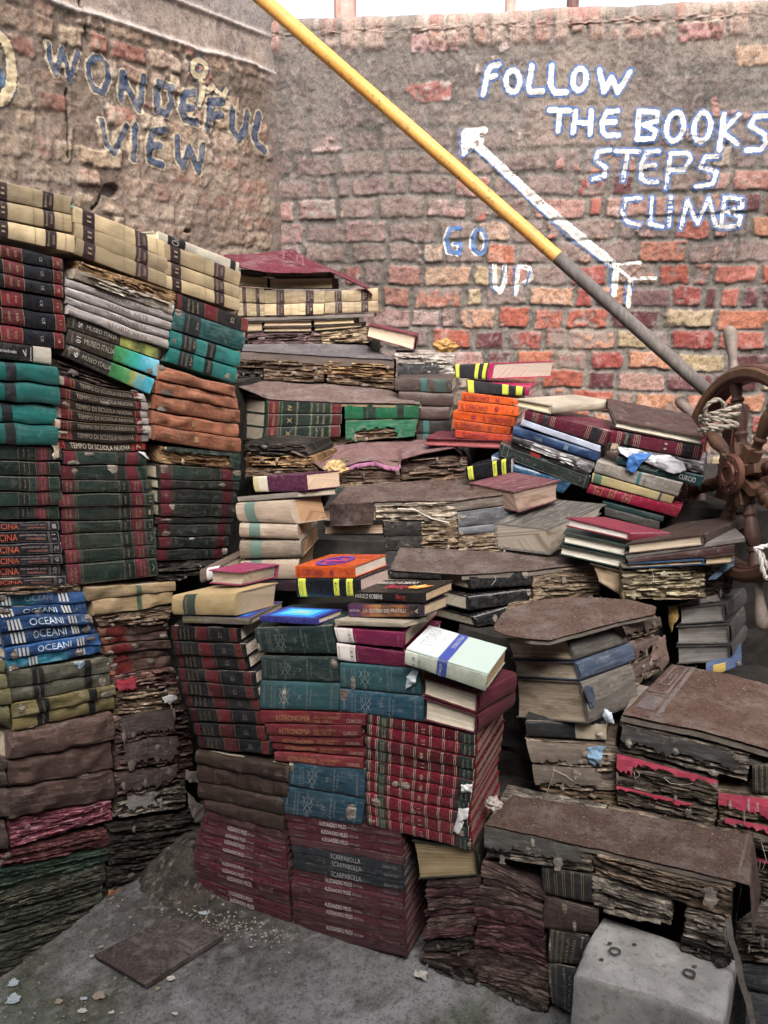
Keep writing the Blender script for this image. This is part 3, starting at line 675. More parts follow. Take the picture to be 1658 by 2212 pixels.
painted('painted_squiggle','cream looped squiggle painted above the word',wallL,WL,hL,TK,SQ_,13,m_paint((.46,.37,.23),.3),.003)
EY=[[(-30,180),(20,220),(50,290),(62,400),(55,480),(20,540),(-30,560)]]
painted('painted_outline','blue edge of the cream ring at the frame side',wallL,WL,hL,TK,EY,36,m_paint(BLU,.5),.0015)
painted('painted_ring','broad cream painted ring at the far left',wallL,WL,hL,TK,EY,30,m_paint((.50,.40,.24),.2),.003)
painted('painted_spot','blue spot inside the cream ring',wallL,WL,hL,TK,[ell(-12,430,26,40)],14,m_paint((.03,.10,.2),.2),.003)
WH=(.72,.70,.67); BL2=(.035,.11,.30)
FT_=[[(232,342),(190,352),(172,385),(150,500)],[(168,415),(212,400)],ell(307,430,36,58),[(408,350),(390,460),(400,488),(465,485)],[(512,350),(505,455),(528,492),(590,490)],ell(660,422,36,58,14,-.1),[(765,372),(790,488),(830,410),(862,490),(928,382)]]
TB_=[[(500,585),(608,590)],[(555,592),(545,695)],[(640,590),(625,705)],[(722,590),(714,712)],[(635,650),(718,650)],[(862,588),(805,592),(780,640),(782,700),(805,718),(868,715)],[(782,652),(850,646)],
 [(975,590),(965,742),(1050,735),(1062,695),(1000,662),(1070,640),(1072,598),(975,590)],ell(1165,672,45,76,16,-.12),ell(1310,675,45,76,16,-.12),[(1425,608),(1400,795)],[(1502,610),(1415,700),(1495,762)],[(1670,612),(1590,618),(1562,670),(1640,712),(1645,760),(1625,790),(1540,800)]]
ST_=[[(822,795),(755,808),(745,852),(798,885),(792,935),(728,950)],[(852,803),(975,805)],[(915,806),(890,952)],[(1082,802),(1015,808),(985,875),(988,945),(1010,962),(1070,965)],[(992,882),(1062,876)],[(1142,822),(1120,1000)],[(1140,815),(1235,815),(1250,845),(1210,900),(1135,897)],[(1395,830),(1325,833),(1300,885),(1385,910),(1365,975),(1275,990)]]
CL_=[[(982,1050),(905,1055),(885,1125),(915,1178),(980,1192)],[(1045,1048),(1035,1188),(1100,1200)],[(1145,1045),(1135,1195)],[(1197,1210),(1232,1062),(1285,1185),(1345,1048),(1382,1195)],[(1428,1048),(1408,1198)],[(1425,1045),(1520,1058),(1518,1100),(1440,1120),(1512,1148),(1500,1198),(1405,1203)]]
for nm,S_,hw in (('FOLLOW',FT_,17),('THE BOOKS',TB_,16),('STEPS',ST_,14),('CLIMB',CL_,13)):
    painted('painted_outline','thin blue outline around the white word '+nm,wallR,WRp,hR,TM,S_,hw+11.5,m_paint(BL2,.26),.0015,.12)
    painted('painted_words','white hand-painted word '+nm,wallR,WRp,hR,TM,S_,hw,m_paint(WH,.26 if nm in('FOLLOW','THE BOOKS') else .52),.003,.12)
painted('painted_pupil','blue-black pupil and lashes making the O an eye',wallR,WRp,hR,TM,[[(302,412),(305,440)],([(318,330),(322,306)],4.5),([(337,332),(346,308)],4.5),([(352,345),(366,325)],4.5),([(300,330),(301,310)],4.5)],19,m_paint((.02,.035,.07),.1),.0045,.1)
painted('painted_rungs','blue rungs across the letter I',wallR,WRp,hR,TM,[[(1130,y),(1158,y)] for y in (1062,1085,1110,1135)],6.5,m_paint(BL2,.2),.0045,.1)
GO=[[(1325,1388),(1265,1385),(1238,1450),(1255,1528),(1318,1540),(1325,1478),(1290,1480)],ell(1440,1467,42,76,14)]
painted('painted_outline','white edge of the blue word GO',wallR,WRp,hR,TL_,[[(p[0]-12,p[1]+6) for p in s] for s in GO],15,m_paint(WH,.35),.0015)
painted('painted_words','blue hand-painted word GO',wallR,WRp,hR,TL_,GO,15,m_paint((.03,.13,.34),.15),.003)
UPW=[[(208,1408),(215,1520),(240,1548),(262,1500),(264,1408)],[(335,1415),(325,1555)],[(335,1412),(395,1420),(402,1480),(350,1508)]]
painted('painted_words','white letters UP with blue left edges',wallR,WRp,hR,TM,UPW,15,m_paint(WH,.45),.0015)
painted('painted_outline','blue strokes on the letters UP',wallR,WRp,hR,TM,[[(184,1410),(190,1520),(218,1556)],[(262,1412),(245,1500)],[(318,1412),(308,1558)],[(395,1440),(380,1505)]],7,m_paint((.03,.13,.34),.25),.003)
AR=[[(85,745),(450,1080),(830,1398)],([(56,700),(158,690)],20),([(54,705),(50,812)],20),([(75,722),(112,745)],46),([(62,730),(62,770)],30),([(838,1400),(985,1392)],10),([(852,1430),(842,1560)],19),([(862,1420),(930,1478),(1065,1474)],11),([(932,1485),(920,1620)],16)]
painted('painted_arrow','long white stepped arrow pointing up left',wallR,WRp,hR,TM,AR,28,m_paint(WH,.44),.0015,.10)
painted('painted_outline','blue line along the lower side of the arrow',wallR,WRp,hR,TM,[[(27,678),(22,832),(40,838),(98,790),(180,862),(430,1100),(620,1275),(826,1422),(822,1560)],[(905,1495),(893,1618)],[(935,1500),(945,1540)]],7,m_paint((.03,.13,.34),.1),.003,.1)
# posts of something standing behind the wall
for (x,w_,c,l) in ((745,24,(.55,.30,.25),'pale pink post rising behind the wall coping, leftmost'),(1102,11,(.50,.33,.27),'slim pink-brown post rising behind the wall coping'),(1237,13,(.16,.08,.07),'dark brown post rising behind the wall coping')):
    a=atY(x-w_,5,3.75); b=atY(x+w_,5,3.75); W_=(b.x-a.x)/2; cx_=(a.x+b.x)/2; n_=10
    V=[(cx_+W_*math.cos(2*math.pi*i/n_),3.75+W_*math.sin(2*math.pi*i/n_),z) for z in (0,4.2) for i in range(n_)]+[(cx_+W_*1.3*math.cos(2*math.pi*i/n_),3.75+W_*1.3*math.sin(2*math.pi*i/n_),z) for z in (4.2,4.26) for i in range(n_)]
    F_=grid_faces(2,n_,0,True)+grid_faces(2,n_,2*n_,True)+[tuple(range(3*n_,4*n_)),tuple(range(2*n_,3*n_))]
    o=obj('post',mesh('post',V,F_,m_plain(c,.6,.2))); origin(o,(cx_,3.75,0)); tag(o,l,'post')
# unseen walls added behind and beside the viewer to cut the low light
def shade_wall(label,a,b,h):
    A=Vector((a[0],a[1],0)); B=Vector((b[0],b[1],0)); d=(B-A).normalized(); n=Vector((-d.y,d.x,0))*.25
    V=[A,B,B+n,A+n]; V=V+[v+Vector((0,0,h)) for v in V]
    o=obj('shade_wall',mesh('shade_wall',V,[(0,1,5,4),(1,2,6,5),(2,3,7,6),(3,0,4,7),(4,5,6,7)],m_plain((.17,.16,.155),.9,.3,6))); origin(o,A.lerp(B,.5)); tag(o,label,'wall'); return o
shade_wall('unseen plain wall added behind the viewer to shade the court',(3.3,-1.8),(-2.4,-1.8),4.6)
shade_wall('unseen plain wall added on the left side to shade the court',(-2.4,-1.8),(-2.0,1.25),4.0)
shade_wall('unseen plain wall added on the right side to shade the court',(3.3,3.0),(3.3,-1.8),3.6)
# ------------------------------------------------------------------ what each kind of book looks like
BEI=(.56,.43,.25); PUR=(.055,.028,.03); BLK=(.012,.012,.015); RED=(.14,.015,.02); TEA=(.008,.14,.125); GRN=(.016,.036,.028); BUR=(.13,.018,.028)
GOLD=(.55,.42,.22); CRM=(.62,.56,.46); WHT=(.7,.68,.64)
RB=((.24,.17,.115),(.44,.34,.24),(.07,.045,.032)); RD=((.09,.068,.055),(.19,.15,.12),(.03,.022,.018)); RT=((.36,.27,.17),(.56,.46,.32),(.13,.085,.05))
RG=((.21,.175,.14),(.42,.37,.30),(.055,.045,.04)); RM=((.12,.075,.065),(.24,.16,.14),(.045,.028,.025)); RO=((.32,.19,.09),(.50,.34,.18),(.10,.055,.03))
RGr=((.075,.08,.06),(.14,.14,.10),(.03,.03,.024)); RP=((.34,.08,.12),(.50,.32,.32),(.13,.03,.045)); RY=((.38,.31,.19),(.62,.55,.38),(.08,.06,.042))
def S(n,**k): STY[n]=k
S('beige',d='beige encyclopedia with two purple label bands',c=BEI,rough=.5,wear=.12,bul=.004,bands=[(.07,.19,PUR),(.63,.77,PUR)],lines=[.5,.88],gold=(.6,.45,.28),
  text=[(.11,.15,.3,.7,'II',(.5,.4,.25),1),(.645,.675,.1,.9,'Britannica',(.55,.45,.32),1),(.70,.75,.25,.75,'Encyclopaedia',(.5,.4,.28),1)])
S('beige2',d='beige encyclopedia with purple bands',c=BEI,rough=.5,wear=.2,bul=.004,bands=[(.20,.33,PUR),(.69,.82,PUR)],lines=[.45,.58],gold=(.6,.45,.28),
  text=[(.22,.25,.1,.9,'Britannica',(.55,.45,.32),1),(.27,.31,.25,.75,'Encyclopaedia',(.5,.4,.28),1),(.72,.75,.15,.85,'Number',(.55,.45,.32),1),(.77,.80,.35,.65,'17',(.6,.5,.35),1)])
S('ivory',d='ivory book with two black spine bands',c=(.66,.6,.47),rough=.45,wear=.1,bul=.003,bands=[(.10,.30,BLK),(.88,.95,BLK)],text=[(.14,.22,.1,.9,'Chi',CRM,1)])
S('tealstrip',d='thin teal book set back from spines',c=(.10,.42,.36),rough=.5,bul=.001)
S('collier',d='black encyclopedia with red gold-edged labels',c=(.010,.011,.015),rough=.38,wear=.12,bul=.004,bands=[(.15,.42,RED),(.84,.965,RED)],lines=[.15,.42,.84,.965],gold=GOLD,
  text=[(.65,.69,.32,.68,'CE',(.5,.47,.42),-1),(.885,.92,.34,.66,'12',GOLD,-1),(.22,.25,.2,.8,'ABOUT',GOLD,-1),(.32,.35,.25,.75,'to',GOLD,-1)])
S('collier2',d='black encyclopedia with red spine labels',c=(.009,.010,.013),rough=.45,wear=.14,bul=.003,bands=[(.03,.10,mul(RED,.4)),(.38,.55,mul(RED,.62)),(.89,.97,mul(RED,.7))],lines=[.38,.58,.88,.97],gold=(.3,.22,.13),
  text=[(.14,.17,.15,.85,'Colliers',(.22,.17,.1),1),(.2,.23,.15,.85,'Encyclo',(.22,.17,.1),1),(.26,.29,.15,.85,'pedia',(.22,.17,.1),1),(.71,.76,.3,.7,'CE',(.2,.19,.17),-1)],pg=(.62,.54,.45))
S('collierT',d='black encyclopedia with three small red labels',c=(.018,.018,.02),rough=.4,wear=.15,bul=.003,bands=[(.02,.08,RED),(.37,.54,RED),(.90,.985,RED)],lines=[.37,.54,.9,.985],
  text=[(.14,.17,.12,.88,'Colliers',GOLD,1),(.20,.23,.12,.88,'Encyclo',GOLD,1),(.26,.29,.15,.85,'pedia',GOLD,1),(.73,.78,.3,.7,'CE',CRM,-1)])
S('medica',d='black medical encyclopedia with cream spine end',c=(.012,.014,.013),rough=.4,bul=.003,bands=[(.69,1.0,(.5,.45,.36))],text=[(.12,.40,.35,.62,'enciclopedia medica',WHT),(.50,.56,.3,.75,'7',WHT,-1),(.62,.65,.1,.9,'Dizionario',WHT,1)])
S('teal',d='thick teal cloth book with black label',c=TEA,rough=.5,wear=.2,bul=.009,bands=[(.18,.33,(.014,.02,.022))],stain=.5)
S('teal2',d='teal book with black titled bands',c=(.012,.18,.16),rough=.5,wear=.3,bul=.006,bands=[(.14,.34,(.015,.022,.024)),(.50,.62,(.015,.022,.024))],text=[(.17,.19,.1,.9,'DIZIONARIO',(.35,.33,.28),1),(.23,.26,.1,.9,'ENCICLOPEDICO',(.35,.33,.28),1),(.29,.32,.25,.75,'III',GOLD,1),(.54,.58,.1,.9,'TORINO',(.3,.28,.22),1)],tears=1)
S('teal2w',d='teal book worn bare in the middle',c=(.012,.11,.11),rough=.6,wear=.5,bul=.006,bands=[(.12,.34,(.015,.022,.024))],text=[(.16,.18,.1,.9,'DIZIONARIO',(.35,.33,.28),1),(.28,.31,.3,.7,'XV',GOLD,1)],tears=3)
S('cork',d='torn brown rotten book',kind='rot',rc=RO,amp=.003,scraps=1)
S('pamcream',d='torn cream pamphlet',kind='rot',rc=((.52,.45,.37),(.66,.6,.5),(.25,.19,.15)),amp=.003,scraps=3)
S('greypb',d='warped pale grey paperback',c=(.42,.37,.34),rough=.55,wear=.6,bul=.005,text=[(.35,.75,.3,.7,'STORIA ARTE',(.2,.14,.10))],groove=False,bflat=1)
DKB=(.055,.045,.035)
S('museo1',d='brown art volume with yellow picture end',c=DKB,rough=.3,wear=.15,bul=.002,pic=(.53,.97,((.30,.32,.08),(.45,.46,.12),(.08,.10,.04),(.36,.38,.10),(.12,.15,.05))),text=[(.17,.49,.36,.70,'MUSEO ITALIA',(.6,.55,.45)),(.09,.125,.3,.7,'5',WHT,-1),(.03,.05,.15,.85,'UFFICI',(.4,.36,.3),1),(.3,.4,.15,.24,'storia',(.4,.36,.3))])
S('museo2',d='brown art volume with green-to-blue picture end',c=DKB,rough=.3,wear=.2,bul=.002,pic=(.48,1.,((.03,.16,.05),(.05,.26,.10),(.04,.34,.24),(.05,.33,.40),(.12,.42,.52),(.20,.48,.58))),text=[(.16,.48,.36,.72,'MUSEO ITALIA',(.6,.55,.45)),(.08,.125,.3,.7,'10',WHT,-1),(.03,.05,.15,.85,'UFFICI',(.4,.36,.3),1)],tears=1)
S('museo3',d='brown art volume with green picture end, sliding down',c=DKB,rough=.3,wear=.2,bul=.002,pic=(.48,1.,((.03,.12,.04),(.05,.22,.07),(.08,.28,.10),(.30,.30,.09),(.05,.30,.40),(.08,.38,.48))),text=[(.17,.49,.38,.72,'MUSEO ITALIA',(.55,.5,.42)),(.08,.125,.3,.7,'9',WHT,-1),(.03,.05,.15,.85,'UFFICI',(.4,.36,.3),1)],tears=2)
S('dark',d='dark rotten book without cover',kind='rot',rc=RD,amp=.006)
S('tempo',d='maroon school encyclopedia with black title panel',c=(.15,.018,.022),rough=.35,wear=.35,bul=.002,bands=[(0,.05,(.42,.33,.26)),(.17,.84,(.012,.01,.012)),(.92,1.0,(.40,.36,.33))],lines=[.12,.15,.86],gold=(.5,.38,.2),frames=[(.12,.86,.03)],
  text=[(.21,.82,.25,.75,'TEMPO DI SCUOLA NUOVA',(.52,.42,.31))],tears=1)
S('tempo7',d='school encyclopedia with bright black-and-red spine numbered 7',c=(.26,.018,.02),rough=.3,wear=.15,bul=.002,bands=[(.10,.82,(.012,.01,.012))],lines=[.08,.84,.96],frames=[(.08,.96,.04)],text=[(.14,.80,.22,.78,'TEMPO DI SCUOLA NUOVA',(.72,.62,.45)),(.88,.93,.25,.75,'7',(.7,.6,.4),1)])
fr=[(.02,.99,.05)]
S('geo',d='dark green encyclopedia with two burgundy labels',c=GRN,rough=.38,wear=.25,bul=.004,bands=[(0,.125,BUR),(.62,.71,(.010,.016,.014)),(.74,.87,BUR)],lines=[.13,.145,.16,.60,.615,.725,.88,.895,.98],gold=(.34,.30,.23),frames=[(.16,.60,.06),(.9,.98,.08)],
  text=[(.03,.05,.12,.88,'LA MIA',(.38,.3,.2),1),(.07,.09,.12,.88,'TERRA',(.38,.3,.2),1),(.65,.67,.2,.8,'VOLUME',(.36,.32,.24),1),(.78,.80,.12,.88,'GRANDE',(.38,.3,.2),1),(.82,.84,.12,.88,'STORIA',(.38,.3,.2),1),(.93,.96,.3,.7,'IV',(.36,.32,.24),1)],tears=0)
S('geoT',d='dark green encyclopedia with torn spine end',c=GRN,rough=.4,wear=.35,bul=.004,bands=[(0,.125,BUR),(.62,.71,(.010,.016,.014)),(.74,.87,BUR)],lines=[.13,.145,.60,.615,.725,.88,.98],gold=(.30,.26,.2),frames=[(.16,.60,.06)],tears=2)
S('geoD',d='grimy dark green book with burgundy end',c=(.013,.02,.017),rough=.55,wear=.4,bul=.004,bands=[(0,.13,mul(BUR,.7)),(.80,.92,mul(BUR,.45))],lines=[.14,.16,.66,.76,.79],gold=(.2,.17,.13),frames=[(.16,.78,.07)],tears=1)
S('geoL',d='dark green encyclopedia with one burgundy label',c=GRN,rough=.38,wear=.2,bul=.004,bands=[(.40,.50,(.010,.016,.014)),(.64,.80,BUR)],lines=[.38,.52,.62,.82,.98],gold=(.30,.27,.2),frames=[(.82,.98,.06),(0,.6,.06)],text=[(.69,.71,.12,.88,'GRANDE',(.38,.3,.2),1),(.74,.76,.12,.88,'STORIA',(.38,.3,.2),1),(.44,.46,.2,.8,'VOLUME',(.36,.32,.24),1)])
S('cucina',d='black cookery volume with large red title',c=(.022,.021,.026),rough=.35,wear=.3,bul=.002,lines=[.82,.84,.97],gold=(.45,.43,.42),frames=[(0,.97,.06)],
  text=[(-.02,.38,.18,.78,'CUCINA',(.95,.18,.08)),(.41,.78,.52,.74,'momento per',(.60,.45,.42)),(.50,.77,.22,.44,'momento',(.62,.24,.18)),(.87,.93,.25,.75,'11',(.45,.40,.38),1)])
S('leath',d='wrinkled orange-brown leather book with gilt ornaments',c=(.34,.125,.07),rough=.36,wear=.25,bul=.008,warp=.003,lines=[.22,.38,.52,.66,.82],gold=(.52,.30,.16),frames=[(.22,.38,.18),(.38,.52,.18),(.52,.66,.18),(.66,.82,.18),(.84,.97,.2)],text=[(.05,.17,.3,.7,'GRANDE',(.5,.3,.17),1),(.28,.33,.3,.7,'*',(.55,.34,.18)),(.43,.47,.3,.7,'V',(.55,.34,.18),-1),(.57,.61,.3,.7,'*',(.55,.34,.18)),(.88,.92,.3,.7,'*',(.55,.34,.18))],tears=1)
S('rotgeo',d='torn green book showing brown paper',kind='rot',rc=RO,amp=.004,skin=GRN,skins=((0,1,.75,1),(.85,1,0,1)),scraps=2)
S('oceani',d='blue volume titled in outlined capitals',c=(.022,.085,.24),rough=.4,wear=.35,bul=.003,warp=.003,bands=[],text=[(.30,.66,.22,.78,'OCEANI',(.75,.88,1.0)),(.08,.10,.12,.86,'I',WHT),(.115,.135,.12,.86,'I',WHT),(.15,.17,.12,.86,'I',WHT),(.185,.205,.12,.86,'I',WHT),(.72,.74,.2,.9,'I',WHT),(.755,.775,.2,.9,'I',WHT),(.79,.81,.2,.9,'I',WHT),(.84,.845,.2,.9,'II',(.3,.4,.5)),(.87,.93,.3,.8,'A12',(.35,.45,.55))],tears=2)
S('oceaniL',d='sky-blue frayed volume with white stripes',c=(.03,.34,.52),rough=.45,wear=.5,bul=.003,warp=.003,bands=[(.62,.98,(.02,.07,.2))],text=[(.2,.22,.12,.86,'I',WHT),(.235,.255,.12,.86,'I',WHT),(.27,.29,.12,.86,'I',WHT),(.72,.74,.2,.9,'I',WHT),(.755,.775,.2,.9,'I',WHT),(.79,.81,.2,.9,'I',WHT),(.63,.70,.3,.7,'NI',(.2,.3,.5))],tears=3)
S('oceaniT',d='torn teal-and-blue volume with white stripes',c=(.02,.15,.20),rough=.45,wear=.5,bul=.003,warp=.004,bands=[(.45,1,(.02,.07,.2))],text=[(.12,.14,.12,.86,'I',WHT),(.155,.175,.12,.86,'I',WHT),(.19,.21,.12,.86,'I',WHT),(.72,.74,.2,.9,'I',WHT),(.755,.775,.2,.9,'I',WHT),(.79,.81,.2,.9,'I',WHT),(.35,.65,.3,.7,'OCEANI',(.35,.45,.55))],tears=3)
S('khaki',d='grey-green leather book with two black title bands',c=(.115,.115,.08),rough=.5,wear=.4,bul=.006,warp=.002,bands=[(.20,.31,(.012,.014,.016)),(.72,.80,(.012,.014,.016))],lines=[.15,.17,.34,.36,.68,.84,.87],gold=(.42,.38,.28),text=[(.24,.26,.1,.9,'ENCICLOP',(.35,.32,.24),1)],tears=1)
S('khakiY',d='peeling olive-yellow book with black title bands',c=(.23,.185,.07),rough=.5,wear=.5,bul=.006,warp=.003,bands=[(.22,.33,(.012,.014,.016)),(.72,.80,(.012,.014,.016))],lines=[.36,.38,.68,.84],gold=(.42,.38,.28),text=[(.26,.28,.1,.9,'ENCICLOP',(.35,.32,.24),1)],tears=3)
S('khakiE',d='olive book end with pale lines',c=(.19,.17,.07),rough=.5,wear=.4,bul=.006,lines=[.3,.5,.8],gold=(.4,.38,.28))
S('brown',d='thick brown leather book',c=(.115,.068,.055),rough=.5,wear=.45,bul=.014,warp=.004,grain=300,groove=False)
S('brownE',d='end of a swollen brown leather book',c=(.09,.06,.05),rough=.55,wear=.5,bul=.012,warp=.004,groove=False)
S('pinkrot',d='flaking crimson and white book block',kind='rot',rc=RP,amp=.005,scraps=2)
S('marrot',d='crumbling maroon book block',kind='rot',rc=((.14,.035,.04),(.26,.14,.13),(.05,.02,.02)),amp=.006,scraps=2)
S('greenrot',d='mossy green cloth book block',kind='rot',rc=((.035,.065,.045),(.10,.13,.09),(.018,.028,.02)),amp=.004,scraps=0)
S('mossrot',d='mossy olive rotten book',kind='rot',rc=RGr,amp=.004,scraps=0)
S('darkrot',d='blackened rotten book',kind='rot',rc=((.04,.034,.028),(.085,.072,.058),(.014,.011,.01)),amp=.010,scraps=2)
S('tan2',d='wavy tan cloth book with small green emblem',c=(.36,.25,.13),rough=.6,wear=.35,bul=.004,warp=.002,bands=[(.52,.58,(.07,.12,.07))],tears=0)
S('menu',d='brown cookbook with red title label',c=(.11,.06,.05),rough=.5,wear=.5,bul=.003,warp=.003,bands=[(.0,.09,(.32,.12,.07)),(.11,.36,(.15,.02,.02))],text=[(.14,.33,.28,.72,'MENU',(.36,.05,.04))],tears=2)
S('rotred',d='rotten book with scraps of scarlet cover',kind='rot',rc=((.20,.08,.07),(.34,.27,.22),(.07,.035,.03)),amp=.006,skin=(.38,.03,.05),skins=((.02,.3,.1,.8),),scraps=3)
S('rotten',d='brown rotten book with torn pages',kind='rot',rc=RB,amp=.007)
S('layer',d='brown rotten paper layers',kind='rot',rc=RB,amp=.005)
S('leathrot',d='split dark leather book',kind='rot',rc=RM,amp=.009,skin=(.085,.06,.055),skins=((.04,.75,.25,1),),scraps=3)
S('greyrot',d='grey rotten book block with torn edges',kind='rot',rc=RG,amp=.007,skin=(.23,.21,.20),skins=((.12,.5,.3,1),),scraps=3)
S('dkleath',d='dark brown leather book with ribbed spine',c=(.042,.024,.018),rough=.5,wear=.3,bul=.010,warp=.002,lines=[.18,.3,.45,.57,.72,.85],gold=(.085,.05,.03),text=[(.22,.27,.15,.85,'UTET',(.12,.075,.04),1),(.48,.53,.15,.85,'UOMO',(.11,.07,.04),1)])
S('milesi',d='maroon art catalogue with white title',c=(.088,.017,.027),rough=.42,wear=.4,bul=.0008,groove=False,pg=(.22,.18,.15),stain=.7,text=[(.31,.545,.24,.76,'ALESSANDRO MILESI',(.72,.64,.62)),(.56,.64,.26,.56,'PITTORE',(.50,.42,.40)),(.07,.16,.35,.65,'Antonio Maraini',(.30,.23,.22)),(.82,.95,.35,.68,'Una vita per Arte',(.36,.30,.29))])
S('milesiF',d='faded maroon art catalogue with dim title',c=(.062,.017,.024),rough=.55,wear=.55,bul=.0008,groove=False,pg=(.2,.16,.13),stain=.7,text=[(.31,.545,.24,.76,'ALESSANDRO MILESI',(.20,.13,.12)),(.82,.95,.35,.68,'Una vita per Arte',(.17,.12,.11))])
S('milesiR',d='maroon art catalogue with upside-down title',c=(.085,.017,.027),rough=.42,wear=.4,bul=.0008,groove=False,pg=(.22,.18,.15),text=[(.36,.62,.2,.82,'ALESSANDRO MILESI',(.70,.62,.60),0,True),(.26,.33,.26,.6,'PITTORE',(.38,.32,.30),0,True)],)
S('scarp',d='dark slate art catalogue with grey title',c=(.022,.028,.036),rough=.42,wear=.4,bul=.0008,groove=False,pg=(.22,.18,.15),text=[(.37,.64,.18,.82,'SCARPABOLLA',(.55,.55,.55)),(.84,.96,.3,.68,'Edizioni Arte',(.3,.3,.3))])
def arms(a0,a1,c):   # a shield made of crossed diamonds, as stamped on the spines
    am=(a0+a1)/2; q=(a1-a0)
    return [(a0+.15*q,a0+.42*q,.52,.78,'X',c),(a0+.44*q,a0+.60*q,.42,.90,'X',c),(a0+.60*q,a0+.88*q,.52,.78,'X',c),(a0+.2*q,a0+.5*q,.24,.50,'X',c),(a0+.52*q,a0+.85*q,.24,.50,'X',c),(a0+.4*q,a0+.65*q,.06,.24,'V',c)]
def camb(c,g,n): return dict(c=c,rough=.5,wear=.3,bul=.004,text=[(.05,.075,.15,.85,'CAMBRIDGE',g,1),(.15,.17,.1,.9,'STORIA DEL',g,1),(.19,.21,.1,.9,'MONDO',g,1)]+arms(.22,.42,g)+[(.50,.54,.4,.6,n,g,1),(.60,.625,.08,.92,'LA RIFORMA',g,1),(.645,.67,.2,.8,'CATTOLICA',g,1),(.90,.925,.1,.9,'GARZANTI',g,1)],tears=1)
S('camG',d='thick dark green history volume with silver shield',**camb((.018,.040,.038),(.17,.21,.19),'V'))
S('camT',d='thick worn blue-green history volume with silver shield',**camb((.025,.075,.085),(.25,.32,.32),'III'))
S('camB',d='thick blue history volume with silver shield',**camb((.018,.068,.105),(.27,.33,.36),'IX'))
S('astro',d='red astronomy volume with gilt title',c=(.19,.022,.03),rough=.45,wear=.25,bul=.003,text=[(.15,.49,.25,.72,'ASTRONOMIA',(.62,.30,.14)),(.53,.76,.50,.74,'ALLA SCOPERTA',(.55,.27,.13)),(.53,.70,.2,.42,'DEL CIELO',(.5,.24,.12)),(.83,.97,.25,.55,'CURCIO',(.66,.45,.36))])
S('gilt10',d='crimson leather book with gilt bands',c=(.155,.012,.024),rough=.26,wear=.15,bul=.0045,bands=[(.005,.02,(.02,.045,.04)),(.125,.20,(.015,.04,.036)),(.865,.985,(.015,.032,.03))],lines=[.03,.045,.10,.115,.225,.24,.34,.355,.46,.475,.59,.605,.71,.725,.825,.84,.99],gold=(.75,.66,.50),
  text=[(.145,.16,.1,.9,'ROMANZI',(.5,.42,.28),1),(.17,.185,.1,.9,'OPERE',(.5,.42,.28),1),(.52,.55,.25,.75,'4',(.55,.4,.25),-1),(.90,.915,.1,.9,'EDIZIONE',(.4,.34,.24),1),(.94,.955,.1,.9,'CLUB',(.4,.34,.24),1)],pg=(.30,.22,.17),stain=.6)
S('gilt10t',d='crimson gilt-banded book with torn spine end',**{**{k:v for k,v in STY['gilt10'].items() if k!='d'},'tears':2})
S('magenta',d='magenta book with white half of spine',c=(.19,.018,.065),rough=.3,wear=.1,bul=.003,bands=[(0,.26,(.60,.55,.52)),(.18,.24,(.45,.42,.38))],bflat=1,text=[(.02,.05,.1,.9,'Enciclopedia',(.3,.15,.18),1),(.195,.225,.35,.65,'11',(.15,.1,.1),1),(.29,.31,.1,.7,'Magia Bianca',(.6,.35,.45),1),(.92,.94,.1,.8,'IL PRATICO',(.5,.2,.3),1)],pg=(.5,.42,.31))
S('plank',d='thin bare board laid flat',kind='cover',c=(.40,.34,.25),bul=.001,groove=False,rough=.8,name='wooden_board',cat='board')
S('greenpg',d='dark green book with pages facing out',kind='pages',c=(.02,.06,.05),pg=(.55,.50,.42),spine='R')
S('creampg',d='cream-covered book, pages to front, maroon spine',kind='pages',c=(.09,.012,.022),pg=(.60,.53,.42),spine='R',stain=.2)
S('mixpg',d='brown book with page edges outward',kind='pages',c=(.06,.04,.03),pg=(.40,.30,.20),spine='B',stain=.8)
S('tanpg',d='black book with tan page edges outward',kind='pages',c=(.02,.017,.016),pg=(.46,.35,.21),spine='B',stain=.5)
S('redpgtop',d='burgundy book with tan page edges',kind='pages',c=(.16,.02,.035),pg=(.62,.48,.36),spine='B',stain=.2)
S('taupe',d='thick taupe cloth book with teal band',c=(.33,.255,.185),rough=.65,wear=.3,bul=.013,bands=[(.17,.36,(.10,.16,.13))],bflat=1,pg=(.42,.25,.14),stain=.9,groove=False)
S('purple',d='purple hardback with white spine end',c=(.075,.016,.045),rough=.3,wear=.2,bul=.003,bands=[(0,.28,(.52,.47,.37)),(0,.1,(.45,.38,.2))],bflat=1,pg=(.62,.45,.32),stain=.15)
S('dkpurple',d='dark purple book under the taupe volumes',c=(.045,.02,.035),rough=.5,bul=.004)
S('gold',d='tan book with dark spine label and teal cover',c=(.52,.38,.19),rough=.5,wear=.12,bul=.010,bands=[(.19,.38,(.03,.045,.035))],text=[(.24,.27,.1,.9,'AUTORE',(.4,.35,.2),1)],bflat=1,pg=(.52,.40,.27),stain=.2,groove=False)
S('arco',d='thin grey-olive paperback with blue cover',c=(.13,.11,.085),rough=.45,bul=.0015,groove=False,text=[(.04,.30,.35,.72,'L ARCO DELLA VITA',(.42,.38,.12)),(.34,.52,.38,.66,'Antonio Cantone',(.45,.43,.38))],pg=(.5,.42,.32))
S('mag',d='small worn magenta-topped book with grey page edges',kind='pages',c=(.26,.03,.09),pg=(.40,.33,.25),spine='B',stain=.5)
S('whitelab',d='small brown book with white paper label',c=(.16,.11,.085),bul=.01,bands=[(.35,.95,(.6,.6,.6))],bflat=1,text=[(.7,.74,.15,.6,'ABC',(.2,.2,.2),1)])
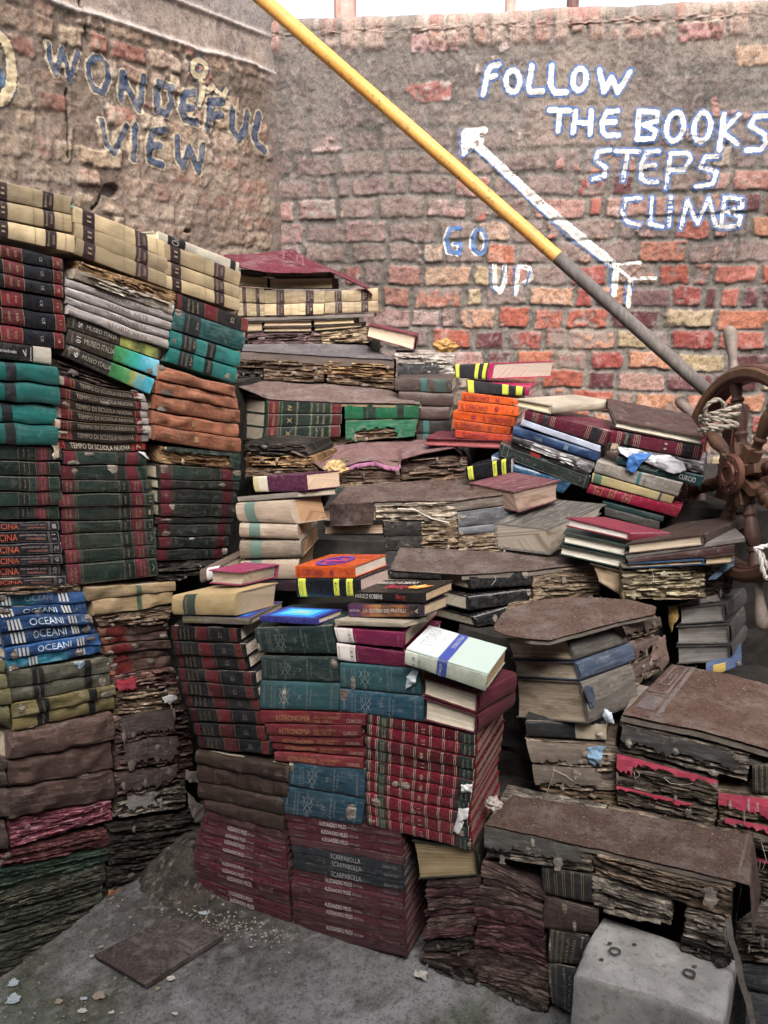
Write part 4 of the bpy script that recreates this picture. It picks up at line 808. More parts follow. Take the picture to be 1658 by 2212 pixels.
S('cerchio',d='orange paperback with purple title',c=(.72,.11,.02),rough=.35,wear=.12,bul=.0008,groove=False,text=[(.05,.50,.25,.75,'IL CERCHIO',(.22,.02,.07)),(.62,.68,.25,.75,'8',(.35,.02,.10)),(.90,.94,.3,.65,'A',(.2,.02,.05))],pg=(.62,.52,.42),stain=.15)
S('cerchioR',d='orange paperback with upside-down purple title',c=(.80,.115,.02),rough=.35,wear=.05,bul=.0008,groove=False,text=[(.50,.95,.25,.75,'IL CERCHIO',(.22,.02,.07),0,True),(.30,.38,.25,.75,'8',(.35,.02,.10))],pg=(.62,.52,.42))
S('cerchioD',d='dark orange-red paperback half hidden below',c=(.5,.05,.02),rough=.4,wear=.2,bul=.0008,groove=False,text=[(.15,.6,.25,.75,'IL CERCHIO',(.2,.02,.06))])
YL=(.58,.60,.07)
S('byell',d='black hardback with yellow spine labels',c=(.010,.012,.016),rough=.25,wear=.06,bul=.003,bands=[(.05,.17,YL),(.62,.71,YL),(.82,.92,YL)],bflat=1,text=[(.075,.09,.1,.9,'STORIA',(.1,.1,.05),1),(.11,.13,.1,.9,'DELLE IDEE',(.1,.1,.05),1),(.65,.68,.2,.8,'III',(.1,.1,.05),1),(.85,.88,.15,.85,'OPERA',(.1,.1,.05),1)],pg=(.55,.42,.36),stain=.15)
S('bpink',d='black book with yellow labels, pink boards',c=(.42,.025,.10),rough=.3,wear=.06,bul=.003,bands=[(0,.94,(.012,.013,.016)),(.02,.12,YL),(.58,.68,YL),(.80,.90,YL)],bflat=1,pg=(.58,.46,.38),stain=.1)
S('blueflat',d='slim royal blue book with bright blue cover picture',c=(.035,.035,.19),rough=.35,wear=.06,bul=.001,groove=False,pg=(.55,.45,.33))
S('robbins',d='black paperback novel with red script and flame picture',c=(.012,.010,.011),rough=.25,wear=.12,bul=.001,groove=False,text=[(.02,.42,.2,.8,'HAROLD ROBBINS',(.66,.60,.54)),(.62,.76,.15,.85,'Betsy',(.50,.05,.05))],pg=(.52,.36,.22),stain=.15)
S('guerra',d='dark paperback novel with flame-coloured picture spine',c=(.045,.022,.05),rough=.3,wear=.1,bul=.001,groove=False,pic=(.02,1.,((.07,.03,.10),(.10,.03,.06),(.26,.09,.05),(.40,.20,.07),(.10,.05,.03),(.30,.11,.04),(.05,.03,.03),(.015,.013,.015))),text=[(.03,.17,.38,.64,'Jeff Grubb',WHT),(.23,.80,.38,.68,'LA GUERRA DEI FRATELLI',WHT),(.92,.96,.3,.7,'A',WHT,1)],pg=(.50,.38,.24))
S('storia',d='white and pale green history volume with blue stripe',c=(.40,.43,.35),rough=.35,wear=.05,bul=.004,bands=[(.0,.16,(.46,.47,.40)),(.40,.52,(.025,.045,.19))],bflat=1,text=[(.10,.13,.2,.8,'13',(.15,.16,.13),1),(.17,.2,.3,.7,'XIX',(.2,.2,.17),1),(.43,.46,.1,.9,'ITALIA',(.6,.6,.6),1)],pg=(.55,.38,.22),stain=.1)
S('gren3',d='green gilt-panelled book with red labels',c=(.02,.05,.033),rough=.4,wear=.25,bul=.004,bands=[(.03,.15,RED),(.22,.38,(.010,.02,.015)),(.43,.57,(.010,.02,.015)),(.63,.83,(.010,.02,.015)),(.87,.98,mul(RED,.7))],lines=[.02,.16,.2,.40,.41,.59,.60,.85,.86,.99],gold=(.45,.36,.22),text=[(.27,.33,.3,.7,'V',GOLD,1),(.66,.69,.12,.88,'VOLUME',(.4,.34,.22),1),(.74,.77,.12,.88,'PRIMO',(.4,.34,.22),1),(.07,.1,.12,.88,'MONDO',GOLD,1)],pg=(.42,.36,.28),stain=.4)
S('emerald',d='bright emerald book with black labels',c=(.012,.125,.055),rough=.4,wear=.15,bul=.003,bands=[(.25,.42,(.012,.03,.02)),(.71,.80,(.012,.03,.02))],text=[(.3,.32,.12,.88,'RICERCHE',(.1,.2,.13),1)])
S('emrot',d='emerald book torn open to rotten pages',kind='rot',rc=RB,amp=.005,skin=(.012,.13,.06),skins=((0,1,.6,1),(.74,1,0,1),(0,.14,.1,1)),scraps=2)
S('bteal',d='dark brown leather book with teal bands',c=(.055,.035,.03),rough=.55,wear=.3,bul=.005,bands=[(.46,.56,(.03,.10,.095)),(.70,.9,(.035,.06,.05))],bflat=1)
S('bteal1',d='dark leather book with teal stripe',c=(.045,.034,.03),rough=.55,wear=.3,bul=.005,bands=[(.18,.35,(.03,.11,.105))],bflat=1)
S('bplain',d='dark brown leather book',c=(.075,.045,.04),rough=.55,wear=.35,bul=.008,groove=False)
S('whiterot',d='crumpled whitened book with lined pages',kind='rot',rc=((.50,.45,.40),(.66,.61,.55),(.25,.20,.17)),amp=.003,scraps=3)
S('blkpeel',d='black book peeled to white paper at one end',kind='rot',rc=((.48,.44,.40),(.6,.56,.5),(.2,.18,.16)),amp=.004,skin=(.022,.022,.026),skins=((0,.76,0,1),),scraps=2)
S('mauverot',d='curled mauve leather book block',kind='rot',rc=((.13,.085,.08),(.22,.15,.14),(.06,.035,.035)),amp=.010,scraps=1)
S('creamrot',d='crumbling cream paper block',kind='rot',rc=RT,amp=.008,scraps=2)
S('darktan',d='dark rotten book with brown layers',kind='rot',rc=((.15,.10,.065),(.26,.18,.115),(.05,.032,.024)),amp=.007,scraps=2)
S('shred',d='shredded golden-brown book block',kind='rot',rc=RO,amp=.010,scraps=4)
S('pinkdust',d='brown rotten book under the fringed rug',kind='rot',rc=((.20,.13,.10),(.31,.24,.18),(.08,.05,.04)),amp=.007,scraps=2)
S('flapcream',d='torn cream book with rolled cover strip',kind='rot',rc=((.38,.32,.24),(.58,.51,.41),(.16,.12,.09)),amp=.006,scraps=4)
S('blkrot',d='rotten tan book with black spine remnant',kind='rot',rc=((.28,.20,.13),(.42,.34,.24),(.11,.075,.05)),amp=.005,skin=(.025,.022,.020),skins=((0,.5,0,1),),scraps=2)
S('bluegrey',d='worn blue-grey cloth book',c=(.13,.135,.15),rough=.7,wear=.6,bul=.004,tears=2)
S('greybr',d='grey-brown worn book',c=(.16,.125,.10),rough=.7,wear=.6,bul=.004,tears=1)
S('blk',d='black glossy book with pale board edge',c=(.02,.02,.022),rough=.35,wear=.35,bul=.004,pg=(.5,.44,.34),tears=1)
S('blkpg',d='black book with bowed page edges',kind='pages',c=(.02,.02,.022),pg=(.42,.35,.26),spine='R',stain=.6)
S('brrot',d='light brown rotten book block',kind='rot',rc=((.30,.22,.15),(.42,.34,.25),(.13,.09,.06)),amp=.005,scraps=2)
S('greypg',d='thick weathered book with wavy grey pages',kind='pages',c=(.12,.105,.09),pg=(.44,.36,.27),spine='R',stain=.8)
S('bluepg',d='thick weathered book with torn blue cloth spine',kind='pages',c=(.07,.10,.16),pg=(.42,.35,.27),spine='R',stain=.9,wear=.6)
S('brpg',d='weathered brown book with fanned pages',kind='rot',rc=((.24,.18,.13),(.36,.29,.22),(.10,.07,.05)),amp=.006,skin=(.15,.10,.085),skins=((0,1,.45,1),),scraps=3)
S('blkcream',d='black book with cream end',c=(.018,.02,.022),bul=.003,bands=[(.62,1,(.45,.38,.28))],bflat=1,tears=1)
S('beigerot',d='beige cloth book with stringy torn spine',kind='rot',rc=((.28,.22,.17),(.42,.35,.28),(.11,.08,.06)),amp=.005,skin=(.30,.24,.19),skins=((.0,.8,.2,1),),scraps=3)
S('bigblk',d='huge blackened book block with frayed spine',kind='rot',rc=((.17,.14,.11),(.36,.31,.25),(.04,.034,.03)),amp=.006,skin=(.085,.08,.075),skins=((.0,.9,.45,1),),scraps=4)
S('bigpink',d='charred book block with pink cloth remnant',kind='rot',rc=((.15,.12,.09),(.33,.27,.21),(.035,.028,.023)),amp=.006,skin=(.62,.07,.13),skins=((.0,1.0,.90,1.04),(0,.16,.62,1)),scraps=3)
S('pinkbig',d='book block with bright pink torn cover',kind='rot',rc=((.26,.2,.14),(.40,.32,.24),(.1,.07,.05)),amp=.006,skin=(.66,.075,.14),skins=((.0,1.0,.45,1),),scraps=3,text=[(.42,.47,.5,.95,'Giustizia',(.75,.5,.5),1),(.55,.60,.5,.85,'Civile',(.75,.5,.5),1)])
S('goldstripe',d='dark book with upright gilt stripes',c=(.035,.033,.035),rough=.5,wear=.4,bul=.004,lines=[.1,.14,.26,.3,.42,.46,.6,.64,.8,.84],gold=(.42,.34,.2))
S('biblio',d='worn dark volume with gilt stripes and title',c=(.05,.045,.045),rough=.6,wear=.55,bul=.004,lines=[.06,.09,.2,.23,.34,.37],gold=(.36,.30,.17),text=[(.62,.70,.1,.9,'ITALIANA',(.42,.36,.25),1),(.46,.52,.1,.9,'DELLA',(.42,.36,.25),1)],tears=2)
S('biblioB',d='worn blue-black volume with gilt title on end',c=(.04,.05,.065),rough=.6,wear=.6,bul=.004,lines=[.06,.1,.25,.3],gold=(.3,.26,.16),text=[(.75,.85,.1,.9,'ITALIA',(.42,.38,.28),1),(.58,.66,.1,.9,'BIBLIOGR',(.42,.38,.28),1)],tears=3)
S('oldred',d='stained maroon volume with faded gilt stripes',c=(.085,.045,.043),rough=.65,wear=.6,bul=.004,lines=[.08,.11,.3,.33,.7,.73],gold=(.2,.15,.09),tears=2)
S('brochB',d='warped mud-brown brochure',kind='rot',rc=((.115,.075,.065),(.20,.15,.13),(.045,.028,.025)),amp=.004,scraps=0,k=.6,leaves=0)
S('brochR',d='warped maroon brochure',kind='rot',rc=((.095,.038,.042),(.17,.10,.10),(.04,.018,.02)),amp=.004,scraps=0,k=.6,leaves=0)
S('burlong',d='long burgundy volume with gilt stripes and black labels',c=(.105,.014,.030),rough=.3,wear=.12,bul=.003,bands=[(.22,.29,BLK),(.80,.90,BLK)],lines=[.10,.12,.14,.16,.32,.34,.36,.74,.76,.78,.92,.94,.96],gold=(.6,.5,.36),pg=(.5,.42,.34))
S('burlong2',d='burgundy volume with black label by the wheel',c=(.14,.014,.035),rough=.3,wear=.12,bul=.003,bands=[(.15,.24,BLK),(.80,.90,BLK)],lines=[.08,.10,.12,.27,.29,.31,.33,.74,.76,.78,.92,.94,.96],gold=(.6,.5,.36),text=[(.17,.2,.1,.9,'STORIA',(.5,.42,.3),1),(.60,.63,.25,.75,'II',(.5,.42,.3),-1)])
S('whblue',d='slim blue and white journal',c=(.42,.45,.55),rough=.45,wear=.1,bul=.001,groove=False)
S('bluebk',d='dark blue volume with silver lettering',c=(.018,.055,.15),rough=.45,wear=.25,bul=.006,warp=.002,text=[(.25,.35,.3,.7,'ATLANTE',(.3,.35,.4)),(.6,.65,.25,.75,'38',(.45,.5,.55))],tears=0)
S('whtorn',d='torn white-paged black journal',kind='rot',rc=((.42,.40,.40),(.6,.58,.57),(.10,.09,.09)),amp=.003,skin=(.02,.02,.022),skins=((0,.25,0,1),),scraps=3)
S('blkred',d='thin black book with red strip',c=(.012,.012,.014),bul=.002,bands=[(.25,.38,(.3,.02,.02))],bflat=1)
S('glossg',d='glossy dark green boxed volume',c=(.022,.03,.028),rough=.18,wear=.3,bul=.002,groove=False,lines=[.04,.10,.96],gold=(.3,.33,.3),frames=[(.04,.96,.12)])
S('bluelow',d='crumpled blue plastic-covered book',c=(.015,.06,.12),rough=.3,wear=.4,bul=.004,warp=.004,tears=2)
S('cremdown',d='pale cream hardback lying face down',kind='pages',c=(.52,.44,.34),pg=(.58,.50,.33),spine='R',stain=.15,rough=.5,wear=.15)
S('brwheel',d='chocolate-covered ledger with cream page edges',kind='pages',c=(.055,.026,.022),pg=(.62,.56,.45),spine='B',stain=.15)
S('torngrey',d='torn book with hanging white and blue paper',kind='rot',rc=((.36,.33,.33),(.55,.53,.53),(.12,.10,.10)),amp=.004,scraps=3)
S('curcio',d='teal volume with white lettering at its end',c=(.012,.065,.07),rough=.4,wear=.2,bul=.002,groove=False,text=[(.74,.93,.28,.72,'CURCIO',WHT),(.28,.5,.28,.7,'ENCICLOP',(.4,.45,.45))])
S('greybk',d='glossy grey-beige boxed volume',c=(.29,.26,.22),rough=.3,wear=.3,bul=.003,bands=[(.50,.54,(.04,.12,.13))],bflat=1,groove=False,text=[(.58,.61,.15,.7,'VITA',(.2,.18,.15),1)])
S('yelbk',d='pale yellow volume with green spine picture',c=(.50,.40,.20),rough=.4,wear=.15,bul=.003,bands=[(.02,.12,(.06,.11,.07)),(.12,.19,(.3,.28,.12)),(.83,.86,(.03,.03,.05))],bflat=1)
S('crims',d='crimson leather volume with gilt squares',c=(.26,.014,.04),rough=.25,wear=.15,bul=.005,lines=[.08,.16,.24,.30,.40,.47],gold=(.6,.42,.2),frames=[(.08,.16,.15),(.24,.30,.2),(.40,.47,.2)],text=[(.10,.13,.3,.7,'*',GOLD),(.26,.28,.3,.7,'*',GOLD),(.42,.45,.3,.7,'*',GOLD)])
S('dkteal',d='thin dark teal book in shade',c=(.012,.035,.035),bul=.002)
S('dkgreyb',d='dark grey-brown book in shade',c=(.05,.045,.04),bul=.003)
S('redtop',d='red hardback lying over green-bound pages',kind='pages',c=(.21,.018,.04),pg=(.58,.53,.47),spine='R',stain=.1,wear=.12)
S('greenpg2',d='green hardback with white page edges outward',kind='pages',c=(.018,.05,.045),pg=(.56,.52,.44),spine='R',stain=.15)
S('brtilt',d='brown leather ledger tilted up toward wheel',kind='pages',c=(.045,.027,.022),pg=(.46,.38,.28),spine='R',stain=.3)
S('greyboard',d='bent grey board under the tilted ledger',c=(.15,.135,.12),bul=.001,groove=False,warp=.001,name='bent_board',cat='board')
S('dkredbk',d='dark red book in shade under board',c=(.05,.02,.02),bul=.003)
S('bluethin',d='thin blue-edged book with tan pages',kind='pages',c=(.02,.06,.12),pg=(.40,.27,.15),spine='R')
S('yellowrot',sheet=(.12,.10,.085),d='eaten yellow-cream book block of many layers',kind='rot',rc=RY,amp=.008,scraps=3)
S('grey3',d='grey weathered book with pages outward',kind='pages',c=(.075,.072,.070),pg=(.24,.225,.21),spine='R',stain=.7,wear=.55)
S('magaz',d='crumpled blue and yellow magazine',c=(.10,.15,.28),bul=.001,bands=[(.2,.55,(.6,.42,.12))],bflat=1,tears=3,groove=False)
S('wornred',d='worn red-topped bundle of page blocks',kind='pages',c=(.19,.055,.065),pg=(.38,.27,.21),spine='B',stain=.9,wear=.8)
S('greybundle',d='weathered grey bundle of loose pages',kind='pages',c=(.22,.20,.175),pg=(.38,.33,.27),spine='B',stain=.9,wear=.8)
S('redthin',d='wide thin red book under orange paperbacks',kind='pages',c=(.2,.02,.04),pg=(.33,.10,.10),spine='R',stain=.2)
S('openbk',d='open-paged tan book with dark green cover',kind='pages',c=(.035,.038,.03),pg=(.30,.23,.13),spine='R',stain=.5,hollow=3)
S('edge',d='grimy rotten book',kind='rot',rc=RG,amp=.007,scraps=2)
# ------------------------------------------------------------------ the faces the stacks stand on (points: photo position and distance)
FL=Plane([(0,395,1.70),(525,700,2.30),(0,2111,1.584)])
FC=Plane([(430,1925,1.877),(905,2095,1.606)])
F1=Plane([(891,2074,1.636),(1180,2189,1.483)])
F2=Plane([(1130,1690,1.766),(1545,1810,1.552)])
F2b=Plane([(1130,1690,1.74),(1545,1810,1.60)])
F3L=Plane([(1115,1450,1.82),(1280,1450,1.66)])
F3R=Plane([(1275,1450,1.68),(1440,1430,1.965)])
F4=Plane([(840,1250,1.95),(1290,1250,2.05)])
F5=Plane([(700,1150,2.18),(1125,1150,2.14)])
F6=Plane([(640,1030,2.38),(1005,1010,2.38)])
F7=Plane([(515,900,2.60),(905,900,2.52)])
F8=Plane([(520,800,2.76),(850,800,2.72)])
F9=Plane([(520,650,2.87),(815,650,2.84)])
FT=Plane([(515,1150,2.00),(700,1150,1.96)])
FQ1=Plane([(975,850,2.36),(1100,850,2.30)])
FQ2=Plane([(1090,980,2.24),(1320,980,2.12)])
FQ3=Plane([(1280,1000,2.12),(1530,1000,2.0)])
FG=Plane([(1210,1150,2.02),(1360,1150,1.95)])
FW=Plane([(1350,1150,1.93),(1560,1150,1.90)])
FY=Plane([(1340,1260,1.93),(1540,1260,1.93)])
FK=Plane([(1460,1380,1.98),(1600,1380,1.92)])
FD=Plane([(1140,1150,2.10),(1260,1150,2.06)])
B='beige'
# ---------------- left stack, upper part (three columns side by side)
W1='at left edge, upper left stack'; W2='in second column, upper left stack'; W3='in third column, upper left stack'
book(TA,FL,[(-60,176),(452,290),(450,402),(-60,294)],B,W1)
book(TA,FL,[(-60,303),(458,405),(462,522),(-60,416)],B,W1)
book(TA,FL,[(-60,424),(478,540),(478,655),(-60,535)],B,W1)
stack(TA,FL,[(-60,y) for y in (578,668,762,868,985,1100,1215)],[(x,y) for x,y in ((408,688),(414,770),(414,860),(409,948),(414,1050),(425,1170),(427,1280))],['collier']*6,W1)
book(TA,FL,[(-60,1218),(330,1265),(328,1372),(-60,1322)],'medica',W1)
stack(TD,FL,[(-60,y) for y in (75,205,335,475,615)],[(368,112),(368,240),(362,370),(364,495),(345,625)],['teal']*4,W1,wob=.004)
stack(TD,FL,[(-60,y) for y in (612,712,812,915,1015,1108)],[(390,y) for y in (632,725,818,915,1012,1105)],['geoL']*5,W1)
nums=['1','11','2','4','10','9']
STY['cucina']['text']=[t for t in STY['cucina']['text'] if t[4]!='11']
stack(TD,FL,[(-60,y) for y in (1112,1180,1258,1332,1405,1475,1530)],[(380,1110),(388,1175),(398,1245),(408,1318),(414,1385),(418,1457),(420,1528)],
  [('cucina',{'text':STY['cucina']['text']+[(.87,.93,.25,.75,n_,(.45,.40,.38),1)]}) for n_ in nums],W1,wob=.003)
book(TA,FL,[(520,340),(1015,555),(1015,575),(520,365)],'tealstrip',W2,inset=.025)
book(TA,FL,[(485,350),(1065,578),(1075,688),(482,455)],B,W2)
book(TA,FL,[(485,449),(1075,682),(1070,785),(484,558)],B,W2)
book(TA,FL,[(492,552),(1075,785),(1068,878),(482,662)],B,W2)
book(TA,FL,[(510,705),(1130,905),(1125,985),(505,765)],'cork',W2)
book(TA,FL,[(490,750),(1125,975),(1110,1045),(475,815)],'pamcream',W2)
stack(TA,FL,[(445,810),(438,867),(430,925),(420,980),(415,1048)],[(1110,1040),(1112,1098),(1095,1152),(1085,1208),(1075,1272)],['greypb']*4,W2,depth=.15,wob=.005)
book(TA,FL,[(450,1048),(1037,1272),(1030,1340),(440,1135)],'museo1',W2)
book(TA,FL,[(442,1140),(1027,1345),(1015,1450),(432,1235)],'museo2',W2)
book(TA,FL,[(430,1240),(995,1465),(965,1562),(412,1318)],'museo3',W2)
book(TD,FL,[(330,45),(1000,270),(960,300),(370,170)],'dark',W2,inset=.02)
stack(TD,FL,[(378,170),(366,235),(362,308),(360,372),(358,448),(352,515),(350,580),(395,645)],[(905,292),(955,345),(960,398),(962,448),(964,492),(962,548),(958,600),(950,656)],['tempo']*6+['tempo7'],W2,wob=.003,sag=.004)
Lg=[(400,655),(402,750),(394,845),(386,935),(386,1022),(390,1110),(397,1198),(415,1296)]
Rg=[(945,665),(945,752),(975,842),(995,925),(998,1010),(1000,1090),(1002,1172),(1007,1262)]
stack(TD,FL,Lg,Rg,['geoT','geoT','geo','geo','geo','geo','geo'],W2)
book(TD,FL,[(418,1300),(1005,1264),(1008,1340),(428,1385)],'geo',W2)
book(TD,FL,[(425,1393),(1007,1346),(1020,1462),(438,1530)],'geo',W2,ex={'d':'large dark green encyclopedia with grey-white frame'})
book(TA,FL,[(1025,512),(1542,715),(1535,778),(1020,572)],'ivory',W3)
book(TA,FL,[(1055,580),(1550,775),(1537,866),(1060,690)],B,W3)
book(TA,FL,[(1065,700),(1537,866),(1542,948),(1064,788)],B,W3)
book(TA,FL,[(1067,790),(1542,948),(1542,1030),(1070,878)],B,W3)
book(TA,FL,[(1130,908),(1600,1080),(1592,1168),(1130,1010)],'collierT',W3)
book(TA,FL,[(1128,1012),(1578,1165),(1557,1285),(1110,1145)],'teal2w',W3)
book(TA,FL,[(1102,1150),(1548,1290),(1530,1390),(1090,1252)],'teal2',W3)
book(TA,FL,[(1085,1256),(1522,1395),(1507,1492),(1070,1352)],'teal2',W3)
LT=[(1022,97),(1008,200),(1005,292),(1000,392),(985,485),(978,590)]; RT_=[(1500,238),(1512,314),(1532,392),(1544,482),(1542,572),(1536,668)]
stack(TD,FL,LT,RT_,['leath']*5,W3,wob=.004)
book(TD,FL,[(1035,625),(1540,675),(1530,775),(1045,735)],'rotgeo',W3)
stack(TD,FL,[(1030,742),(1030,838),(1032,905),(1028,1000),(1020,1085),(1018,1132),(1018,1215),(1018,1292),(1018,1370)],[(1560,775),(1550,850),(1530,915),(1520,1000),(1515,1085),(1490,1130),(1488,1205),(1480,1280),(1470,1350)],['geoT','geoD','geoD','geoD','geoD','geoD','geoD','geoD'],W3,wob=.003)
stack(TD,FL,[(1018,1372),(1018,1430),(1030,1500)],[(1470,1352),(1470,1400),(1480,1450)],['darkrot']*2,W3)
# ---------------- left stack, lower part
V1='at left edge, lower left stack'; V2='in main column, lower left stack'; V3='in corner column, lower left stack'
book(TG,FL,[(-60,160),(500,140),(530,200),(-60,222)],'layer',V2)
stack(TG,FL,[(-60,225),(-60,300),(-25,378),(10,468),(38,560),(55,636),(75,706)],[(530,203),(545,270),(572,345),(605,405),(632,465),(645,538),(650,590)],['oceaniT','oceani','oceani','oceani','oceani','oceaniL'],V2,wob=.005,sag=-.003)
stack(TG,FL,[(62,705),(80,818),(72,915),(92,1008),(105,1092)],[(682,620),(695,722),(715,800),(728,868),(728,962)],['khaki','khaki','khakiY','khakiY'],V2,wob=.004)
stack(TG,FL,[(-60,640),(-60,730),(-60,828),(-60,935),(-60,1040)],[(20,628),(36,722),(46,818),(52,928),(52,1040)],['khakiE']*4,V1)
stack(TG,FL,[(58,1098),(42,1285),(25,1475),(40,1665)],[(716,966),(712,1152),(712,1342),(716,1530)],['brown']*3,V2,wob=.005)
stack(TI,FL,[(-60,-15),(-60,165),(-60,330),(-60,500)],[(24,-15),(26,165),(24,330),(35,490)],['brownE']*3,V1)
book(TI,FL,[(42,345),(606,225),(612,335),(65,492)],'pinkrot',V2)
book(TI,FL,[(-30,520),(592,390),(598,485),(-60,610)],'marrot',V2)
book(TI,FL,[(-60,622),(600,490),(590,565),(-60,752)],'greenrot',V2)
stack(TI,FL,[(-60,y) for y in (755,865,985,1100,1225)],[(590,565),(575,680),(555,800),(520,925),(500,1060)],['mossrot']*4,V2,wob=.006)
stack(TG,FL,[(545,163),(580,252),(600,355)],[(1122,128),(1115,196),(1105,272)],['tan2']*2,V3,wob=.004)
book(TG,FL,[(600,355),(1110,290),(1085,385),(645,430)],'layer',V3)
stack(TG,FL,[(648,430),(656,495),(665,548),(678,605),(695,668),(712,742)],[(1080,385),(1090,450),(1095,505),(1098,558),(1102,615),(1112,680)],['menu']*4+['menu'],V3,wob=.004)
book(TG,FL,[(715,742),(1115,685),(1150,800),(740,840)],'rotred',V3)
book(TG,FL,[(745,842),(1150,805),(1165,940),(745,990)],'rotten',V3)
stack(TG,FL,[(735,993),(740,1175),(745,1360),(740,1520),(740,1660)],[(1195,935),(1225,1110),(1235,1270),(1205,1400),(1200,1600)],['leathrot','leathrot','leathrot','greyrot'],V3,wob=.006)
stack(TI,FL,[(600,360),(598,480),(590,600),(580,720),(562,850),(525,985)],[(1066,290),(1070,400),(1070,500),(1068,590),(1055,660),(1010,760)],['darkrot']*5,V3,wob=.006)
# ---------------- centre stack
C1='in left column, centre stack'; C2='in middle column, centre stack'; C3='in right column, centre stack'
stack(TH,FC,[(80,88),(90,155),(97,220),(112,282),(130,342),(142,402),(155,465),(178,530),(205,588),(218,648)],[(398,102),(405,168),(425,235),(450,300),(465,365),(492,425),(502,482),(527,545),(543,612),(560,682)],['collier2']*9,C1)
stack(TH,FC,[(205,652),(205,712),(205,798),(222,875),(262,938)],[(632,725),(622,800),(612,880),(605,955),(600,1032)],['dkleath']*4,C1,wob=.003)
n=13; xs=[250,238,222,210,202,196,192,192,192,194,198,206,216,232]
stack(TH,FC,[(xs[i],936+(1328-936)*i/n) for i in range(n+1)],[(603+(634-603)*i/n,1035+(1480-1035)*i/n) for i in range(n+1)],['milesiF','milesi','milesi','milesi','milesi','milesiF','milesi','milesi','milesiR','milesiF','milesiR','milesiR','milesiF'],C1,wob=.001,jit=.002,gap=.0003)
n=15
stack(TH,FC,[(597+(640-597)*min(1,i/5),948+(1482-948)*i/n) for i in range(n+1)],[(1136+(1158-1136)*i/n,1032+(1606-1032)*i/n) for i in range(n+1)],['milesi','milesi','milesi','milesiF','scarp','scarp','scarp']+['milesi','milesi','milesiF','milesi','milesi','milesiF']+['milesi','milesiF'],C2+' foot',depth=.21,wob=.001,jit=.003,gap=.0003)
book(TH,FC,[(465,102),(815,90),(845,220),(487,215)],'camG',C2)
book(TH,FC,[(498,228),(845,235),(858,348),(500,337)],'camG',C2)
book(TH,FC,[(495,340),(857,354),(850,480),(490,470)],'camT',C2)
book(TH,FC,[(858,258),(1218,288),(1228,408),(860,375)],'camT',C3,depth=.19)
book(TH,FC,[(858,377),(1240,415),(1235,530),(855,482)],'camB',C3,depth=.19)
stack(TH,FC,[(497,476),(516,535),(535,590),(546,625),(551,662),(556,706)],[(972,488),(962,545),(965,600),(968,645),(966,695),(962,746)],['astro']*5,C2,depth=.15)
book(TH,FC,[(628,712),(972,748),(968,880),(622,818)],'camB',C2+', lower down')
book(TH,FC,[(600,820),(970,884),(955,1003),(595,948)],'camB',C2+', lower down')
Lr=[(977,488),(975,537),(975,590),(975,645),(972,700),(972,752),(968,792),(970,845),(972,900),(975,950),(985,1000)]
Rr_=[(1472,585),(1472,636),(1470,692),(1468,745),(1466,797),(1458,850),(1452,895),(1450,948),(1448,1002),(1448,1062),(1450,1118)]
stack(TH,FC,Lr,Rr_,['gilt10']*5+['gilt10t','gilt10','gilt10t','gilt10t','gilt10t'],C3,depth=.24,jit=.003)
book(TH,FC,[(830,100),(1150,122),(1145,192),(850,165)],'magenta',C3,depth=.22)
book(TH,FC,[(840,170),(1178,216),(1175,285),(850,247)],'magenta',C3,depth=.2)
book(TH,FC,[(1232,325),(1485,398),(1480,488),(1235,402)],'creampg',C3+' below pale book',back=('R',(1655,300)),inset=0)
book(TH,FC,[(1238,415),(1480,495),(1475,580),(1242,520)],'creampg',C3+' below pale book',back=('R',(1650,375)))
_,_Fst=book(TH,FC,[(1180,178),(1548,288),(1538,362),(1178,240)],'storia','leaning on the two maroon-spined books',back=('L',(1290,68)),inset=-.03)

book(TH,FC,[(1175,1082),(1462,1122),(1475,1245),(1205,1262)],'openbk','jutting out under the crimson gilt books',depth=.16,inset=.015)
# loose books lying on the centre stack
LO='on top of centre stack'
_,Farco=book(TE,FC,[(-200,1038),(238,1058),(235,1098),(-195,1085)],'arco',LO,back=('R',(455,945)))
_,F=book(TE,FC,[(780,1062),(1232,1085),(1228,1114),(785,1100)],'plank',LO+' under the novels',back=('R',(1392,1040)))
_,F=book(TE,FC,[(-250,903),(160,885),(145,1037),(-245,1030)],'gold',LO,back=('R',(420,822)))
book(TE,FC,[(-100,780),(125,797),(110,885),(-95,868)],'mag','on the tan book with teal cover',back=('R',(357,745)),inset=.05)
book(TE,FC,[(-235,815),(-100,790),(-95,865),(-225,905)],'whitelab','behind the tan book',inset=.10)
_,Fblue=book(TE,FC,[(298,1042),(662,1062),(665,1098),(300,1078)],'blueflat',LO,back=('R',(835,995)))
_,Fb=book(TE,FC,[(443,850),(857,855),(862,968),(460,972)],'byell',LO+' under the orange paperback',back=('R',(1070,770)),inset=.06)
_,Fo=book(TE,FC,[(440,768),(818,775),(825,850),(445,845)],'cerchio','lying topmost above the blue-covered book',back=('R',(1055,688)),inset=.06)
_,Fg=book(TE,FC,[(838,985),(1320,990),(1320,1066),(845,1066)],'guerra',LO,back=('R',(1495,922)),inset=.02)
_,Fr=book(TE,FC,[(885,905),(1332,910),(1332,978),(885,948)],'robbins',LO,back=('R',(1530,825)),inset=.02)
